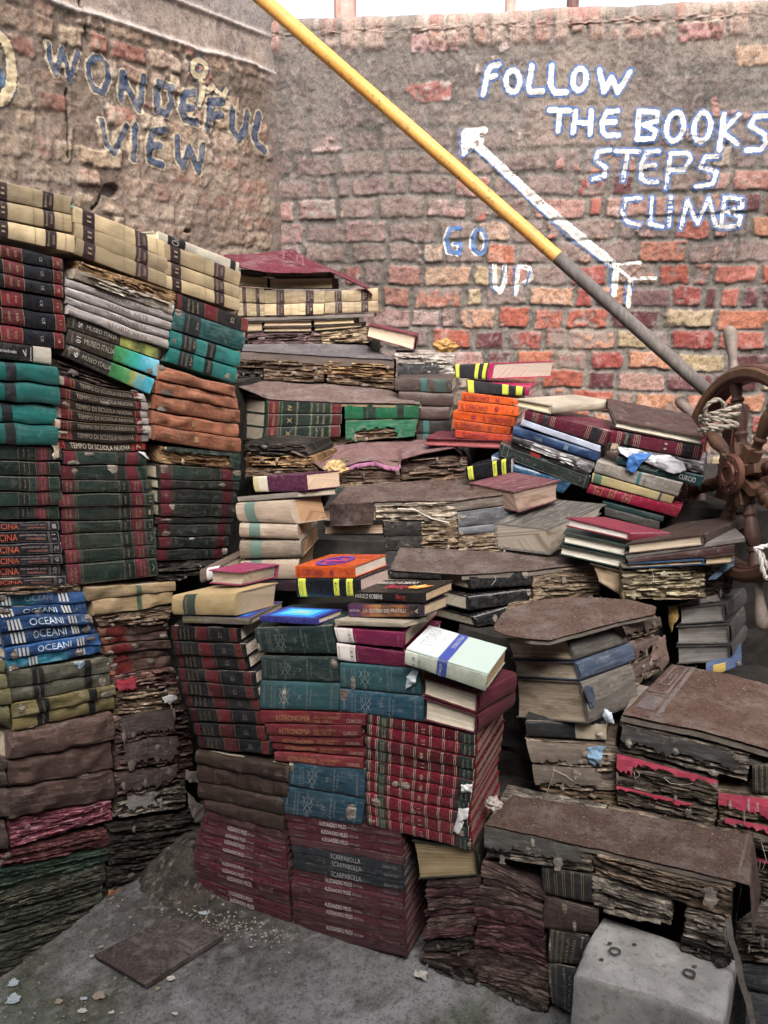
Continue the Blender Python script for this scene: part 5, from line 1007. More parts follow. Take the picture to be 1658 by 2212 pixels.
# ---------------- taupe column behind the centre stack
TW='in taupe stack behind centre stack'
book(TE,FT,[(160,310),(500,292),(545,445),(185,430)],'taupe',TW,back=('R',(705,265)))
book(TE,FT,[(180,438),(548,448),(562,546),(180,530)],'taupe',TW,depth=.17)
book(TE,FT,[(180,552),(572,550),(580,660),(185,668)],'taupe',TW,depth=.17)
book(TE,FT,[(185,685),(562,668),(545,800),(180,800)],'taupe',TW,depth=.17)
book(TE,FT,[(180,802),(560,802),(550,880),(185,885)],'dkpurple',TW)
book(TE,FT,[(150,272),(520,242),(525,275),(160,302)],'plank','on the taupe stack',back=('R',(800,222)),ex={'c':(.20,.17,.14),'lab':'weathered grey board lying between the taupe stack and the purple hardback'})
book(TE,FT,[(258,142),(578,125),(590,235),(275,240)],'purple','on the board atop the taupe stack',back=('R',(822,100)))
# ---------------- top step
P9='on top step under the burgundy rug'
stack(TB,F9,[(160,478),(160,580),(160,670)],[(328,488),(330,590),(334,672)],['beige2']*2,P9+', left end')
stack(TB,F9,[(330,500),(335,590),(338,668)],[(718,503),(716,586),(716,660)],['beige2']*2,P9+', middle')
stack(TB,F9,[(720,502),(718,580),(717,655)],[(1058,485),(1060,567),(1062,642)],['beige2']*2,P9+', right end')
book(TB,F9,[(180,365),(330,378),(330,412),(180,404)],'dkgreyb',P9)
book(TB,F9,[(335,380),(745,385),(748,420),(340,416)],'tanpg',P9+', topmost')
book(TB,F9,[(165,404),(358,420),(356,487),(165,472)],'tanpg',P9+', left')
book(TB,F9,[(360,425),(772,420),(776,492),(362,490)],'tanpg',P9+', middle')
book(TB,F9,[(195,680),(1040,650),(1040,674),(195,702)],'plank','under the beige books of the top step',ex={'c':(.17,.14,.12)})
book(TB,F9,[(200,705),(322,704),(322,765),(200,772)],'mixpg','below the top step board, left')
book(TB,F9,[(326,698),(640,693),(640,732),(326,736)],'mixpg','below the top step board, middle')
book(TB,F9,[(326,736),(640,733),(640,768),(326,770)],'mixpg','below the top step board, middle')
book(TB,F9,[(645,690),(915,678),(915,718),(648,728)],'tanpg','below the top step board')
book(TB,F9,[(650,732),(962,712),(960,740),(652,766)],'tanpg','below the top step board')
book(TB,F9,[(225,775),(710,768),(706,842),(230,858)],'mauverot','above the grey topped board')
book(TB,F9,[(700,772),(990,742),(1000,842),(706,846)],'creamrot','above the grey topped board')
book(TB,F8,[(1003,722),(1312,790),(1297,888),(990,800)],'redpgtop','on the whitened book beside the wall',back=None,depth=.16,ex={'spine':'R'})
R8='in row under the grey board step'
book(TB,F8,[(165,925),(330,935),(332,1000),(160,995)],'darktan',R8+', left')
book(TB,F8,[(165,998),(330,1002),(330,1075),(160,1075)],'darkrot',R8+', left')
book(TB,F8,[(332,938),(720,948),(718,1015),(332,1005)],'darktan',R8+', middle')
book(TB,F8,[(332,1006),(720,1016),(716,1090),(332,1080)],'darktan',R8+', middle')
book(TB,F8,[(722,952),(1165,968),(1168,1060),(722,1040)],'shred',R8+', right')
book(TB,F8,[(735,1042),(1165,1062),(1168,1140),(738,1100)],'darktan',R8+', right')
book(TB,F8,[(1172,905),(1565,908),(1560,978),(1185,972)],'whiterot','right of the grey board step')
book(TB,F8,[(1188,975),(1545,970),(1548,1066),(1192,1064)],'blkpeel','under the whitened book')
P7b='in narrow stack right of the green-book step'
stack(TB,Plane([(900,900,2.56),(980,900,2.54)]),[(1182,1068),(1190,1150),(1200,1245),(1310,1335),(1320,1425),(1320,1500)],[(1550,1070),(1545,1165),(1538,1248),(1535,1336),(1533,1424),(1533,1500)],['bteal','bplain','bplain','bteal1','bteal1'],P7b)
P7='under the brown carpeted step'
for q in ([(352,1212),(835,1225),(832,1294),(350,1298)],[(352,1300),(835,1300),(830,1366),(345,1386)],[(345,1388),(826,1372),(825,1446),(332,1472)]):
    book(TB,F7,q,'gren3',P7,dv=Vector((-.135,.10,0)))
book(TB,F7,[(330,1175),(360,1200),(352,1212),(340,1200)],'mixpg',P7+', left corner',dv=Vector((-.17,.12,0)))
book(TB,F7,[(850,1228),(1330,1226),(1326,1330),(852,1336)],'emerald',P7)
book(TB,F7,[(858,1340),(1322,1332),(1300,1440),(860,1482)],'emrot',P7)
book(TB,F7,[(190,1470),(560,1480),(560,1560),(200,1570)],'darkrot',P7+', low left')
book(TB,F7,[(560,1470),(860,1490),(860,1560),(560,1560)],'darktan',P7+', low middle')
# ---------------- fringed rug step
P6='under the fringed pink rug'
book(TE,F6,[(820,40),(1208,40),(1205,160),(825,185)],'pinkdust',P6+', left')
book(TE,F6,[(1212,20),(1640,5),(1640,115),(1215,135)],'pinkdust',P6+', right')
book(TE,F6,[(795,185),(1205,162),(1205,275),(800,280)],'brrot',P6+', left',ex={'skin':(.03,.07,.05),'skins':((0,.5,.3,.8),)})
book(TE,F6,[(1212,135),(1640,117),(1640,225),(1215,255)],'darktan',P6+', right')
stack(TB,Plane([(560,1000,2.42),(660,1030,2.35)]),[(190,1480),(200,1560),(210,1640),(215,1720)],[(560,1500),(620,1575),(650,1650),(660,1730)],['darkrot','shred','darktan'],'beside the fringed pink rug')
# ---------------- step with rotten pages and black spines
P5='under the middle step carpet'
for i,q in enumerate(([(715,345),(1040,310),(1100,428),(715,430)],[(715,437),(1100,432),(1105,512),(715,516)],[(722,527),(1102,522),(1106,608),(728,612)],[(730,620),(1106,617),(1110,700),(735,700)],[(738,708),(1115,705),(1120,790),(742,790)])):
    book(TE,F5,q,'mixpg',P5+', left',ex={'c':(.018,.016,.016),'pg':(.40,.28,.20)})
book(TE,F5,[(1045,310),(1560,296),(1575,425),(1048,425)],'flapcream',P5)
for q in ([(1108,430),(1580,422),(1580,516),(1108,516)],[(1110,522),(1576,518),(1576,606),(1112,612)],[(1114,618),(1575,610),(1575,700),(1118,706)]): book(TE,F5,q,'blkrot',P5)
for q,s_ in (([(148,802),(430,768),(430,824),(150,862)],'greybr'),([(158,866),(445,827),(455,905),(163,938)],'bluegrey'),([(163,940),(455,907),(458,948),(165,975)],'bluegrey'),([(160,977),(458,950),(462,1005),(165,1035)],'brrot'),([(165,1036),(462,1008),(465,1060),(168,1095)],'brrot')):
    book(TC,F5,q,s_,P5+', right')
# ---------------- step with black books
P4='under the narrow carpet step with black books'
for q,s_ in (([(1140,752),(1470,762),(1472,800),(1148,795)],'blk'),([(1130,805),(1480,820),(1480,900),(1160,900)],'flapcream')): book(TE,F4,q,s_,P4+', left')
book(TF,F4,[(72,160),(405,130),(408,212),(92,232)],'blk',P4,dv=Vector((-.14,.1,0)))
book(TF,F4,[(78,272),(400,232),(395,300),(80,345)],'blk',P4,dv=Vector((-.14,.1,0)))
book(TF,F4,[(105,380),(300,320),(290,400),(125,432)],'blk',P4+', low',dv=Vector((-.14,.1,0)))
book(TF,F4,[(412,122),(758,106),(762,192),(415,200)],'brrot',P4+', right')
book(TF,F4,[(412,202),(768,194),(772,270),(418,305)],'brrot',P4+', right')
book(TF,F4,[(290,300),(420,290),(420,400),(230,420)],'brrot',P4+', low right')
# ---------------- the corner block of thick weathered books
P3='in thick carpeted corner block'
book(TF,F3L,[(262,488),(590,500),(632,606),(300,598)],'greypg',P3,back=('R',(870,412)))
book(TF,F3L,[(305,605),(636,615),(662,714),(315,695)],'bluepg',P3,back=('R',(925,515)))
book(TF,F3L,[(320,702),(664,722),(705,942),(328,910)],'greypg',P3+', bottom',back=('R',(930,625)))
book(TF,F3R,[(868,415),(1072,372),(1080,460),(905,510)],'brpg',P3+', right side',dv=Vector((-.12,.11,0)))
book(TF,F3R,[(915,515),(1062,470),(1066,545),(925,622)],'brpg',P3+', right side',dv=Vector((-.12,.11,0)))
book(TF,F3R,[(925,630),(1105,545),(1090,650),(925,755)],'brpg',P3+', right side',dv=Vector((-.12,.11,0)))
PB='below the corner block of thick weathered books'
book(TF,F2b,[(372,935),(800,950),(805,1035),(382,1012)],'blkcream',PB)
book(TF,F2b,[(378,1030),(858,1060),(855,1172),(410,1148)],'beigerot',PB)
book(TF,F2b,[(410,1152),(852,1182),(852,1308),(428,1272)],'beigerot',PB)
book(TF,F2b,[(430,1280),(850,1315),(850,1400),(600,1345)],'darktan',PB)
# ---------------- second step from the bottom right
P2='under the large reddish-brown carpet step'
book(TF,F2,[(895,945),(1568,1112),(1545,1245),(868,1085)],'bigblk',P2)
book(TF,F2,[(862,1100),(1395,1240),(1390,1385),(860,1262)],'bigpink',P2)
book(TF,F2,[(860,1268),(1388,1395),(1372,1525),(860,1372)],'bigpink',P2,ex={'skins':((0,.75,.93,1.05),)})
book(TF,F2,[(1400,1300),(1760,1345),(1760,1500),(1398,1425)],'pinkbig',P2)
book(TF,F2,[(1398,1428),(1760,1505),(1760,1660),(1396,1530)],'bigpink',P2+', far right',ex={'skins':((0.1,.9,.9,1.05),)})
book(TF,F2,[(1575,1165),(1760,1170),(1760,1325),(1578,1315)],'goldstripe',P2)
# ---------------- bottom step
P1='under the bottom step carpet'
book(TJ,F1,[(500,275),(938,372),(940,470),(498,415)],'bigblk',P1,ex={'skin':(.13,.12,.11)})
book(TJ,F1,[(942,374),(1518,505),(1500,660),(945,478)],'edge',P1+', right',ex={'rc':((.17,.125,.09),(.33,.25,.18),(.055,.04,.03)),'d':'massive brown rotten book block'})
book(TJ,F1,[(728,448),(935,485),(935,600),(740,560)],'goldstripe',P1)
book(TJ,F1,[(938,486),(1262,592),(1256,690),(938,612)],'edge',P1+', middle')
book(TJ,F1,[(740,572),(960,638),(958,728),(736,702)],'oldred',P1)
book(TJ,F1,[(762,706),(925,742),(900,855),(757,842)],'biblio',P1)
book(TJ,F1,[(755,848),(870,872),(860,1065),(770,1008)],'biblioB',P1)
book(TJ,F1,[(1320,625),(1500,672),(1492,790),(1318,742)],'edge',P1+', far right')
book(TJ,F1,[(1300,745),(1500,795),(1495,960),(1300,900)],'darkrot',P1+', far right')
book(TJ,F1,[(870,862),(1320,960),(1320,1180),(870,1070)],'darkrot',P1+', behind stone block')
bl=[430,492,535,575,612,648,688,728,790,860,935,1000]; br=[545,590,615,645,678,712,748,795,860,935,1020,1085]
stack(TJ,F1,[(488 if i<3 else 455,bl[i]) for i in range(12)],[(735 if i<8 else 755,br[i]) for i in range(12)],['brochB']*4+['brochR']*4+['brochB']*2+['darkrot'],'in wavy stack left of the gilt-striped volumes',wob=.008,sag=-.004)
bl=[500,545,585,625,665,705,750,800,850]; br=[495,540,580,615,650,690,735,800,870]
stack(TJ,F1,[(262-i*3,bl[i]) for i in range(9)],[(484 if i<3 else 452,br[i]) for i in range(9)],['brochB','brochR','brochB','brochR','brochB','brochR','darkrot','brochB'],'in wavy stack right of the maroon catalogues',wob=.006,sag=-.003)
stack(TJ,F1,[(235,800),(230,850)],[(455,870),(452,960)],['darkrot'],'at the foot of the wavy stacks')
FR=Plane([(1620,1900,1.42),(1700,1900,1.36)])
stack(TJ,FR,[(1515,660),(1530,830),(1560,950),(1570,1120)],[(1760,700),(1760,860),(1760,990),(1760,1150)],['edge','bluegrey','bluegrey'],'at right edge beside the stone block',wob=.004)
stack(TJ,Plane([(1600,1800,1.56),(1700,1800,1.5)]),[(1590,400),(1590,500),(1590,610)],[(1760,440),(1760,540),(1760,660)],['bigpink','dark'],'at right edge beyond the bottom carpet',wob=.004)
# ---------------- loose books on the right
Q='in narrow stack by the wall'
book(TC,FQ1,[(145,150),(322,143),(308,222),(147,215)],'bpink',Q,dv=Vector((.20,.085,0)))
book(TC,FQ1,[(200,224),(505,262),(500,302),(205,287)],'bpink',Q+', second down',depth=.15)
stack(TC,FQ1,[(172,280),(168,324),(152,372),(138,413),(145,463),(150,503)],[(450,315),(458,354),(440,402),(425,453),(420,492),(416,530)],['cerchio','cerchio','cerchioR','cerchio','cerchioD'],'in the narrow stack by the brick wall',depth=.13,wob=.001,jit=.006)
book(TC,FQ1,[(0,505),(375,515),(372,557),(0,540)],'redthin','at the narrow stack foot',depth=.14)
book(TC,Plane([(1010,1020,2.26),(1100,1010,2.20)]),[(195,648),(410,602),(412,680),(205,712)],'byell','beside the fringed rug',depth=.13)
book(TC,FD,[(425,765),(655,712),(648,805),(455,865)],'wornred','below the black and yellow book',back=('L',(215,722)))
book(TC,FD,[(600,945),(878,825),(850,870),(605,1070)],'greybundle','leaning by the middle step',dv=Vector((-.14,.06,0)))
SQ='in toppled stack leaning right'
book(TC,FQ2,[(437,315),(610,345),(605,388),(440,350)],'cremdown',SQ,dv=Vector((.19,.10,0)))
book(TC,FQ2,[(487,372),(902,470),(872,545),(480,412)],'burlong',SQ,depth=.15)
book(TC,FQ2,[(470,416),(850,545),(846,575),(460,442)],'whblue',SQ,depth=.15)
book(TC,FQ2,[(430,447),(850,578),(838,622),(425,490)],'bluebk',SQ,depth=.15)
book(TC,FQ2,[(425,492),(822,627),(802,675),(420,522)],'whtorn',SQ,depth=.15)
book(TC,FQ2,[(422,524),(802,665),(790,700),(415,552)],'blkred',SQ,depth=.15)
book(TC,FQ2,[(368,530),(803,690),(780,757),(352,592)],'glossg',SQ,depth=.15)
book(TC,FQ2,[(320,592),(705,725),(668,775),(330,652)],'bluelow',SQ,depth=.15)
WQ='in stack beside the ship wheel'
book(TC,FQ3,[(922,416),(1355,502),(1342,542),(918,456)],'brwheel',WQ,back=None,dv=Vector((.02,.17,.035)))
book(TC,FQ3,[(902,467),(1347,542),(1332,612),(890,527)],'burlong2',WQ)
book(TC,FQ3,[(930,542),(1347,622),(1345,678),(925,582)],'torngrey',WQ)
book(TC,FQ3,[(930,592),(1347,690),(1332,745),(926,628)],'curcio',WQ)
book(TC,FQ3,[(832,617),(1247,722),(1222,790),(818,670)],'greybk',WQ)
book(TC,FQ3,[(812,675),(1207,790),(1190,825),(805,720)],'yelbk',WQ)
book(TC,FQ3,[(797,728),(1242,840),(1217,890),(780,770)],'crims',WQ)
book(TC,FQ3,[(862,812),(1157,885),(1150,910),(850,837)],'dkteal',WQ)
book(TC,FQ3,[(870,840),(1135,910),(1130,950),(870,880)],'dkgreyb',WQ)
GW='in low stack in front of the wheel'
book(TC,FG,[(683,888),(987,962),(985,998),(683,932)],'redtop',GW,back=('R',(1180,960)))
book(TC,FG,[(670,962),(975,1025),(975,1080),(668,1012)],'greenpg2',GW,back=None,depth=.16)
book(TC,FG,[(655,1020),(975,1085),(973,1140),(652,1068)],'greenpg2',GW,back=None,depth=.16)
book(TC,FG,[(800,1110),(960,1150),(940,1260),(840,1200)],'mixpg',GW+', toppled')
book(TC,FW,[(975,1015),(1342,970),(1347,1025),(975,1066)],'brtilt','near the wheel foot',dv=Vector((.17,.12,.02)))
book(TC,FW,[(975,1068),(1550,985),(1552,1008),(975,1092)],'greyboard','near the wheel foot')
book(TC,FW,[(980,1092),(1500,1022),(1495,1070),(985,1112)],'dkredbk','near the wheel foot')
book(TC,FW,[(985,1112),(1350,1090),(1350,1116),(985,1135)],'bluethin','near the wheel foot')
book(TC,FW,[(1352,1080),(1500,1062),(1490,1110),(1352,1120)],'mixpg','near the wheel foot, right')
book(TC,FY,[(955,1132),(1345,1112),(1362,1285),(958,1290)],'yellowrot','right of the narrow carpet step',depth=.14)
book(TC,Plane([(1530,1230,1.97),(1600,1230,1.99)]),[(1350,1125),(1500,1120),(1480,1260),(1365,1285)],'dark','right of the eaten cream book',depth=.12)
GK='by the dark red post'
book(TF,FK,[(1185,330),(1425,305),(1430,402),(1190,418)],'grey3',GK,dv=Vector((.13,.15,0)))
book(TF,FK,[(1172,428),(1450,412),(1455,520),(1175,522)],'grey3',GK,dv=Vector((.11,.15,0)))
book(TF,FK,[(1172,532),(1455,524),(1458,612),(1178,628)],'grey3',GK,dv=Vector((.11,.15,0)))
book(TF,Plane([(1460,1450,1.93),(1600,1450,1.9)]),[(1330,645),(1520,600),(1520,640),(1330,700)],'magaz','under the three grey books',dv=Vector((.05,.12,0)))
from mathutils import Matrix
def tile3(T,fac,pts): return [fac.at(*T(p)) for p in pts]
def resample(P,n):
    L=[0]
    for a,b in zip(P[:-1],P[1:]): L.append(L[-1]+(b-a).length)
    out=[]
    for i in range(n):
        s=L[-1]*i/(n-1); k=max(0,min(len(P)-2,next((j for j in range(len(L)-1) if L[j+1]>=s-1e-9),len(P)-2))); out.append(P[k].lerp(P[k+1],(s-L[k])/max(1e-9,L[k+1]-L[k])))
    return out
def carpet(name,label,cat,front,back,mat,th=.006,nu=70,nv=22,wave=.002,edge=.0018,seed=0,param='len',group=None,sag=0):
    if param=='len': f=resample(front,nu); b=resample(back,nu)
    V=[];n=nu*nv
    for lay in (0,1):
        for i in range(nu):
            for j in range(nv):
                p=f[i].lerp(b[i],j/(nv-1)); e=(i in (0,nu-1)) or (j in (0,nv-1))
                p=p+Vector((0,0,wave*fbm(p.x*9,p.y*9,seed)+.0012*n2(p.x*90,p.y*90,seed)+(0 if lay==0 else -th)-(.0025 if e and lay==0 else 0)))
                if e: q=Vector((n2(p.x*25,p.y*25,seed+3),n2(p.x*25,p.y*25,seed+8),0))*edge; p=p+q
                if j==0: p=p+(f[i]-b[i]).normalized()*(.0 if lay==0 else -.003)
                V.append(p)
    F_=grid_faces(nu,nv)+[tuple(reversed(q)) for q in grid_faces(nu,nv,n)]
    for i in range(nu-1):
        for j in (0,nv-1): F_.append((i*nv+j,(i+1)*nv+j,n+(i+1)*nv+j,n+i*nv+j))
    for j in range(nv-1):
        for i in (0,nu-1): F_.append((i*nv+j,i*nv+j+1,n+i*nv+j+1,n+i*nv+j))
    me=mesh(name,V,F_,mat); smoothify(me,60); c=sum(V[:n],Vector())/n; root=thing(name,label,cat,c,group); obj('pile',me,root); return root,(f,b)
def strips_on(root,fb,lines,w_,mat,name='woven_pattern',lift=.0022,wave=.002,seed=0,arc=True):
    """thin woven lines: polylines in the carpet's own (across, depth) 0..1 coordinates"""
    f,b=fb; A=Acc()
    def S_(u,v):
        k=max(0,min(len(f)-1.001,u*(len(f)-1))); i=int(k); t=k-i; p=f[i].lerp(f[i+1],t).lerp(b[i].lerp(b[i+1],t),v)
        return p+Vector((0,0,wave*fbm(p.x*9,p.y*9,seed)+.0012*n2(p.x*90,p.y*90,seed)+lift))
    for ln in lines:
        for (a,c) in zip(ln[:-1],ln[1:]):
            m=10; pts=[S_(a[0]+(c[0]-a[0])*i/m,a[1]+(c[1]-a[1])*i/m) for i in range(m+1)]; d=(pts[-1]-pts[0]).normalized(); s=d.cross(Vector((0,0,1))).normalized()*w_/2
            A.add(([q for p in pts for q in (p-s-d*0,p+s)],grid_faces(m+1,2)))
    obj(name,A.mesh(name,mat,False),root)
def key(u0,u1,v0,v1):
    U=lambda x:u0+(u1-u0)*x; V_=lambda y:v0+(v1-v0)*y
    return [[(U(x),V_(y)) for x,y in ((0,0),(1,0),(1,1),(.2,1),(.2,.3),(.75,.3),(.75,.7),(.45,.7),(.45,.5))]]
def board(label,front,dvec,th,mat,group=None,name='step_board'):
    f=resample(front,40); A=Acc(); V=[]
    for p in f:
        r=.0015*n2(p.x*60,p.y*60); r2=.0012*n2(p.x*25,p.y*25,4); V+=[p+Vector((0,r2,r)),p+Vector((0,r2,-th+r)),p+dvec+Vector((0,0,-th)),p+dvec]
    F_=grid_faces(40,4,0,True)+[(0,1,2,3),(159,158,157,156)]; me=mesh(name,V,F_,mat); c=f[20]+dvec*.5
    o=obj(name,me); origin(o,c); tag(o,label,'board',group); return o
def fwd(P,d): return [p+Vector((0,-d,0)) for p in P]
def atz(T,pts,z): return [atZ(*T(p),z) for p in pts]
def aty(T,pts,ys): return [atY(*T(p),y) for p,y in zip(pts,ys if hasattr(ys,'__len__') else [ys]*len(pts))]
CB=(.105,.066,.054); CW=m_wood((.20,.17,.14),.5,.85,(5,60,60))
# bottom step
f1=fwd(tile3(TJ,F1,[(495,264),(720,312),(940,360),(1230,430),(1512,492)]),.004); z1=sum(p.z for p in f1)/5
b1=[atZ(*TJ(p),z1+.005) for p in ((612,110),(830,160),(1040,205),(1300,270),(1545,335))]
b1=[Vector((b.x,b.y,f.z)) for b,f in zip(b1,f1)]
rt,fb=carpet('stair_carpet','brown felt carpet on the bottom step with its right end hanging over','carpet',f1+[f1[-1]+Vector((.035,0,-.012)),f1[-1]+Vector((.05,-.01,-.13))],b1+[b1[-1]+Vector((.035,.02,-.012)),b1[-1]+Vector((.06,.0,-.14))],m_carpet(CB),nu=110,nv=40,seed=1)
strips_on(rt,fb,[[(.78,.1),(.78,.95)]],.006,m_carpet((.16,.115,.105)),seed=1)
board('weathered board edge under the bottom step carpet',[p+Vector((0,.004,-.010)) for p in f1],Vector((.07,.12,0)),.009,CW)
# second step
f2=fwd(tile3(TF,F2,[(883,884),(1080,925),(1300,967),(1500,1022),(1760,1100)]),.004); z2=f2[0].z
b2=[atZ(*TF(p),z2) for p in ((1150,622),(1290,650),(1420,680),(1560,710),(1760,745))]; b2=[Vector((b.x,b.y,f.z)) for b,f in zip(b2,f2)]
rt,fb=carpet('stair_carpet','reddish-brown carpet with grey key pattern on the widest step','carpet',f2,b2,m_carpet((.135,.080,.062)),nu=100,nv=50,seed=2)
GP=m_carpet((.20,.165,.16))
strips_on(rt,fb,key(.03,.16,.42,.95)+[[(.20,.05),(.20,.98)],[(.215,.05),(.215,.98)]]+[[(.05+.018*i,.12),(.05+.018*i,.34)] for i in range(7)],.005,GP,seed=2)
board('upper grey board edge under the widest step carpet',[p+Vector((0,.004,-.011)) for p in f2],Vector((.09,.16,0)),.012,CW,'boards under the widest step')
f2c=[p+Vector((0,.012,-.026)) for p in f2]; f2c=[p+Vector((0,0,-.006*i*(i>1))) for i,p in enumerate(f2c)]
board('lower sagging board under the widest step carpet',f2c,Vector((.09,.16,0)),.011,m_wood((.11,.095,.08),.5,.9,(5,60,60)),'boards under the widest step')
# corner block step
f3=tile3(TF,F3L,[(200,440),(330,478),(500,492)])+tile3(TF,F3R,[(700,440),(860,392),(1058,352)]); z3=f3[0].z
b3=[atY(*TF(p),y) for p,y in (((262,385),1.95),((420,318),2.02),((560,292),2.06),((700,286),2.08),((820,290),2.08),((960,312),2.06))]
f3=fwd(f3,.01); b3=[Vector((b.x,b.y,f.z+.004)) for b,f in zip(b3,f3)]; 
f3=fwd(atz(TF,[(205,440),(300,472),(400,485),(500,492),(600,465),(740,428),(860,395),(1060,352)],.868),.004)
b3=atz(TF,[(208,425),(250,350),(370,300),(500,275),(640,268),(780,272),(920,285),(1068,322)],.872)
rt,fb=carpet('stair_carpet','worn reddish carpet on the corner block of thick grey books','carpet',f3,b3,m_carpet((.125,.078,.062)),nu=90,nv=30,seed=3)
board('thin wooden board under the corner block carpet',[p+Vector((0,.005,-.009)) for p in f3[2:]],Vector((-.03,.03,0)),.008,CW)
# narrow step with black books
f4=fwd([F4.at(*TE((1140,738)))]+tile3(TC,F4,[(180,1158),(520,1138),(822,1100)]),.004)
b4=[atY(*TE((1205,690)),2.12)]+aty(TC,[(300,1072),(560,1064),(800,1088)],[2.14,2.16,2.14]); b4=[Vector((b.x,b.y,f.z+.01)) for b,f in zip(b4,f4)]
rt,fb=carpet('stair_carpet','narrow grey-brown carpet on the step above the black books','carpet',f4,b4,m_carpet((.115,.080,.068)),nu=80,nv=20,seed=4)
board('brown board edge under the narrow carpet',[p+Vector((0,.004,-.009)) for p in f4[1:]],Vector((.02,.10,0)),.010,CW)
# middle step
f5=fwd([F5.at(*TE((760,305))),F5.at(*TE((1045,292)))]+tile3(TC,F5,[(150,802),(430,766)]),.004)
b5=[atY(*TE((860,268)),2.33)]+[atY(*TE((1200,255)),2.36)]+aty(TC,[(180,742),(300,738)],[2.36,2.34]); b5=[Vector((b.x,b.y,f.z+.012)) for b,f in zip(b5,f5)]
rt,fb=carpet('stair_carpet','long brown carpet on the middle step above rotten page ends','carpet',f5,b5,m_carpet((.115,.075,.064)),nu=80,nv=20,seed=5)
fl=fwd(tile3(TE,F5,[(757,296),(900,288),(1045,284)]),.022); fl2=fwd(tile3(TE,F5,[(762,432),(900,428),(1036,420)]),.020)
A=carpet('hanging_carpet','brown carpet flap hanging down over the page ends of the middle step','carpet',[Vector(p) for p in fl2],[Vector(p) for p in fl],m_carpet((.085,.055,.048)),th=.001,nu=40,nv=24,seed=6,wave=.002)
o=A[0].children[0]
for i,v in enumerate(o.data.vertices): 
    v.co.y+=(-.012 if i<40*24 else 0)+.004*n2(v.co.x*30,v.co.z*30,2)
board('long grey board edge under the middle step carpet',[p+Vector((0,.004,-.009)) for p in f5[1:]],Vector((.02,.10,0)),.008,CW)
# fringed rug step
f6=aty(TB,[(505,1540),(590,1570),(680,1630),(745,1668),(830,1650),(920,1610),(1050,1592),(1120,1620),(1195,1632),(1222,1578),(1400,1545),(1560,1515),(1610,1560)],2.355)
b6=aty(TB,[(520,1512),(600,1508),(690,1502),(780,1498),(870,1490),(960,1475),(1060,1465),(1150,1462),(1230,1460),(1310,1460),(1400,1462),(1500,1470),(1570,1490)],2.56)
rt,fb=carpet('fringed_rug','dusty pink rug with wavy fringed edge draped over a step','rug',f6,b6,m_carpet((.215,.120,.118)),nu=110,nv=26,seed=7,wave=.005)
A=Acc()
for i in range(150):
    k=.22+.42*i/150; j=int(k*(len(fb[0])-1)); p=fb[0][j].lerp(fb[0][j+1],k*(len(fb[0])-1)-j)+Vector((0,-.006,-.004)); L=random.uniform(.008,.014); dx=random.uniform(-.003,.003); w_=.0012
    A.add(([p+Vector((-w_,0,0)),p+Vector((w_,0,0)),p+Vector((w_*.5+dx,-.003,-L)),p+Vector((-w_*.5+dx,-.003,-L))],[(0,1,2,3)]))
obj('fringe',A.mesh('fringe',m_plain((.30,.12,.20),.8)),rt)
# carpeted green-book step
f7=fwd(tile3(TB,F7,[(150,1105),(250,1150),(368,1198),(600,1210),(850,1218),(1100,1222),(1345,1228)]),.004)
b7=aty(TB,[(165,1072),(300,1078),(480,1090),(680,1098),(880,1105),(1030,1118),(1125,1135)],2.76)
rt,fb=carpet('stair_carpet','pinkish-brown carpet covering the step of green gilt books','carpet',f7,b7,m_carpet((.165,.112,.098)),nu=90,nv=24,seed=8)
board('tan board edge under the green-book step carpet',[p+Vector((0,.005,-.009)) for p in f7[2:]],Vector((.0,.10,0)),.007,m_wood((.30,.22,.13),.5,.85,(5,60,60)))
# grey board step
f8=fwd(tile3(TB,F8,[(182,884),(500,905),(800,925),(1166,942)]),.004); b8=aty(TB,[(190,850),(450,842),(720,842),(985,848)],2.86)
rt,fb=carpet('grey_felt','grey-purple felt covering the board of the upper step','felt sheet',f8,b8,m_carpet((.135,.120,.128)),nu=80,nv=18,seed=9,th=.006)
board('brown board edge under the grey felt of the upper step',[p+Vector((0,.004,-.006)) for p in f8],Vector((.0,.10,0)),.026,m_wood((.13,.10,.085),.5,.8,(5,60,60)))
# burgundy rug on top
f9=aty(TB,[(62,300),(200,348),(340,376),(480,386),(620,388),(752,378),(850,415),(930,455),(985,482),(1030,528)],[2.80,2.80,2.80,2.80,2.80,2.80,2.83,2.83,2.83,2.82])
b9=aty(TB,[(70,275),(200,268),(290,262),(400,248),(515,238),(620,300),(760,365),(850,395),(940,440),(1010,478)],3.05)
rt,fb=carpet('burgundy_rug','burgundy rug with key pattern draped on the topmost step','rug',f9,b9,m_carpet((.150,.030,.048)),nu=90,nv=30,seed=10,wave=.004)
strips_on(rt,fb,key(.36,.52,.35,.95)+[[(.33,.9),(.55,.28)]],.006,m_carpet((.23,.085,.10)),seed=10,wave=.004)
# mat on the floor
f10=atz(TI,[(512,1072),(640,1150),(790,1238)],.022); b10=atz(TI,[(955,855),(1080,890),(1222,962)],.022)
rt,fb=carpet('floor_mat','dark brown mat with key pattern lying on the concrete floor','mat',f10,b10,m_carpet((.062,.048,.045)),nu=50,nv=50,seed=11,th=.016)
strips_on(rt,fb,key(.05,.45,.62,.92)+key(.55,.95,.62,.92)+[[(.0,.55),(1,.55)]],.008,m_carpet((.085,.072,.07)),seed=11)
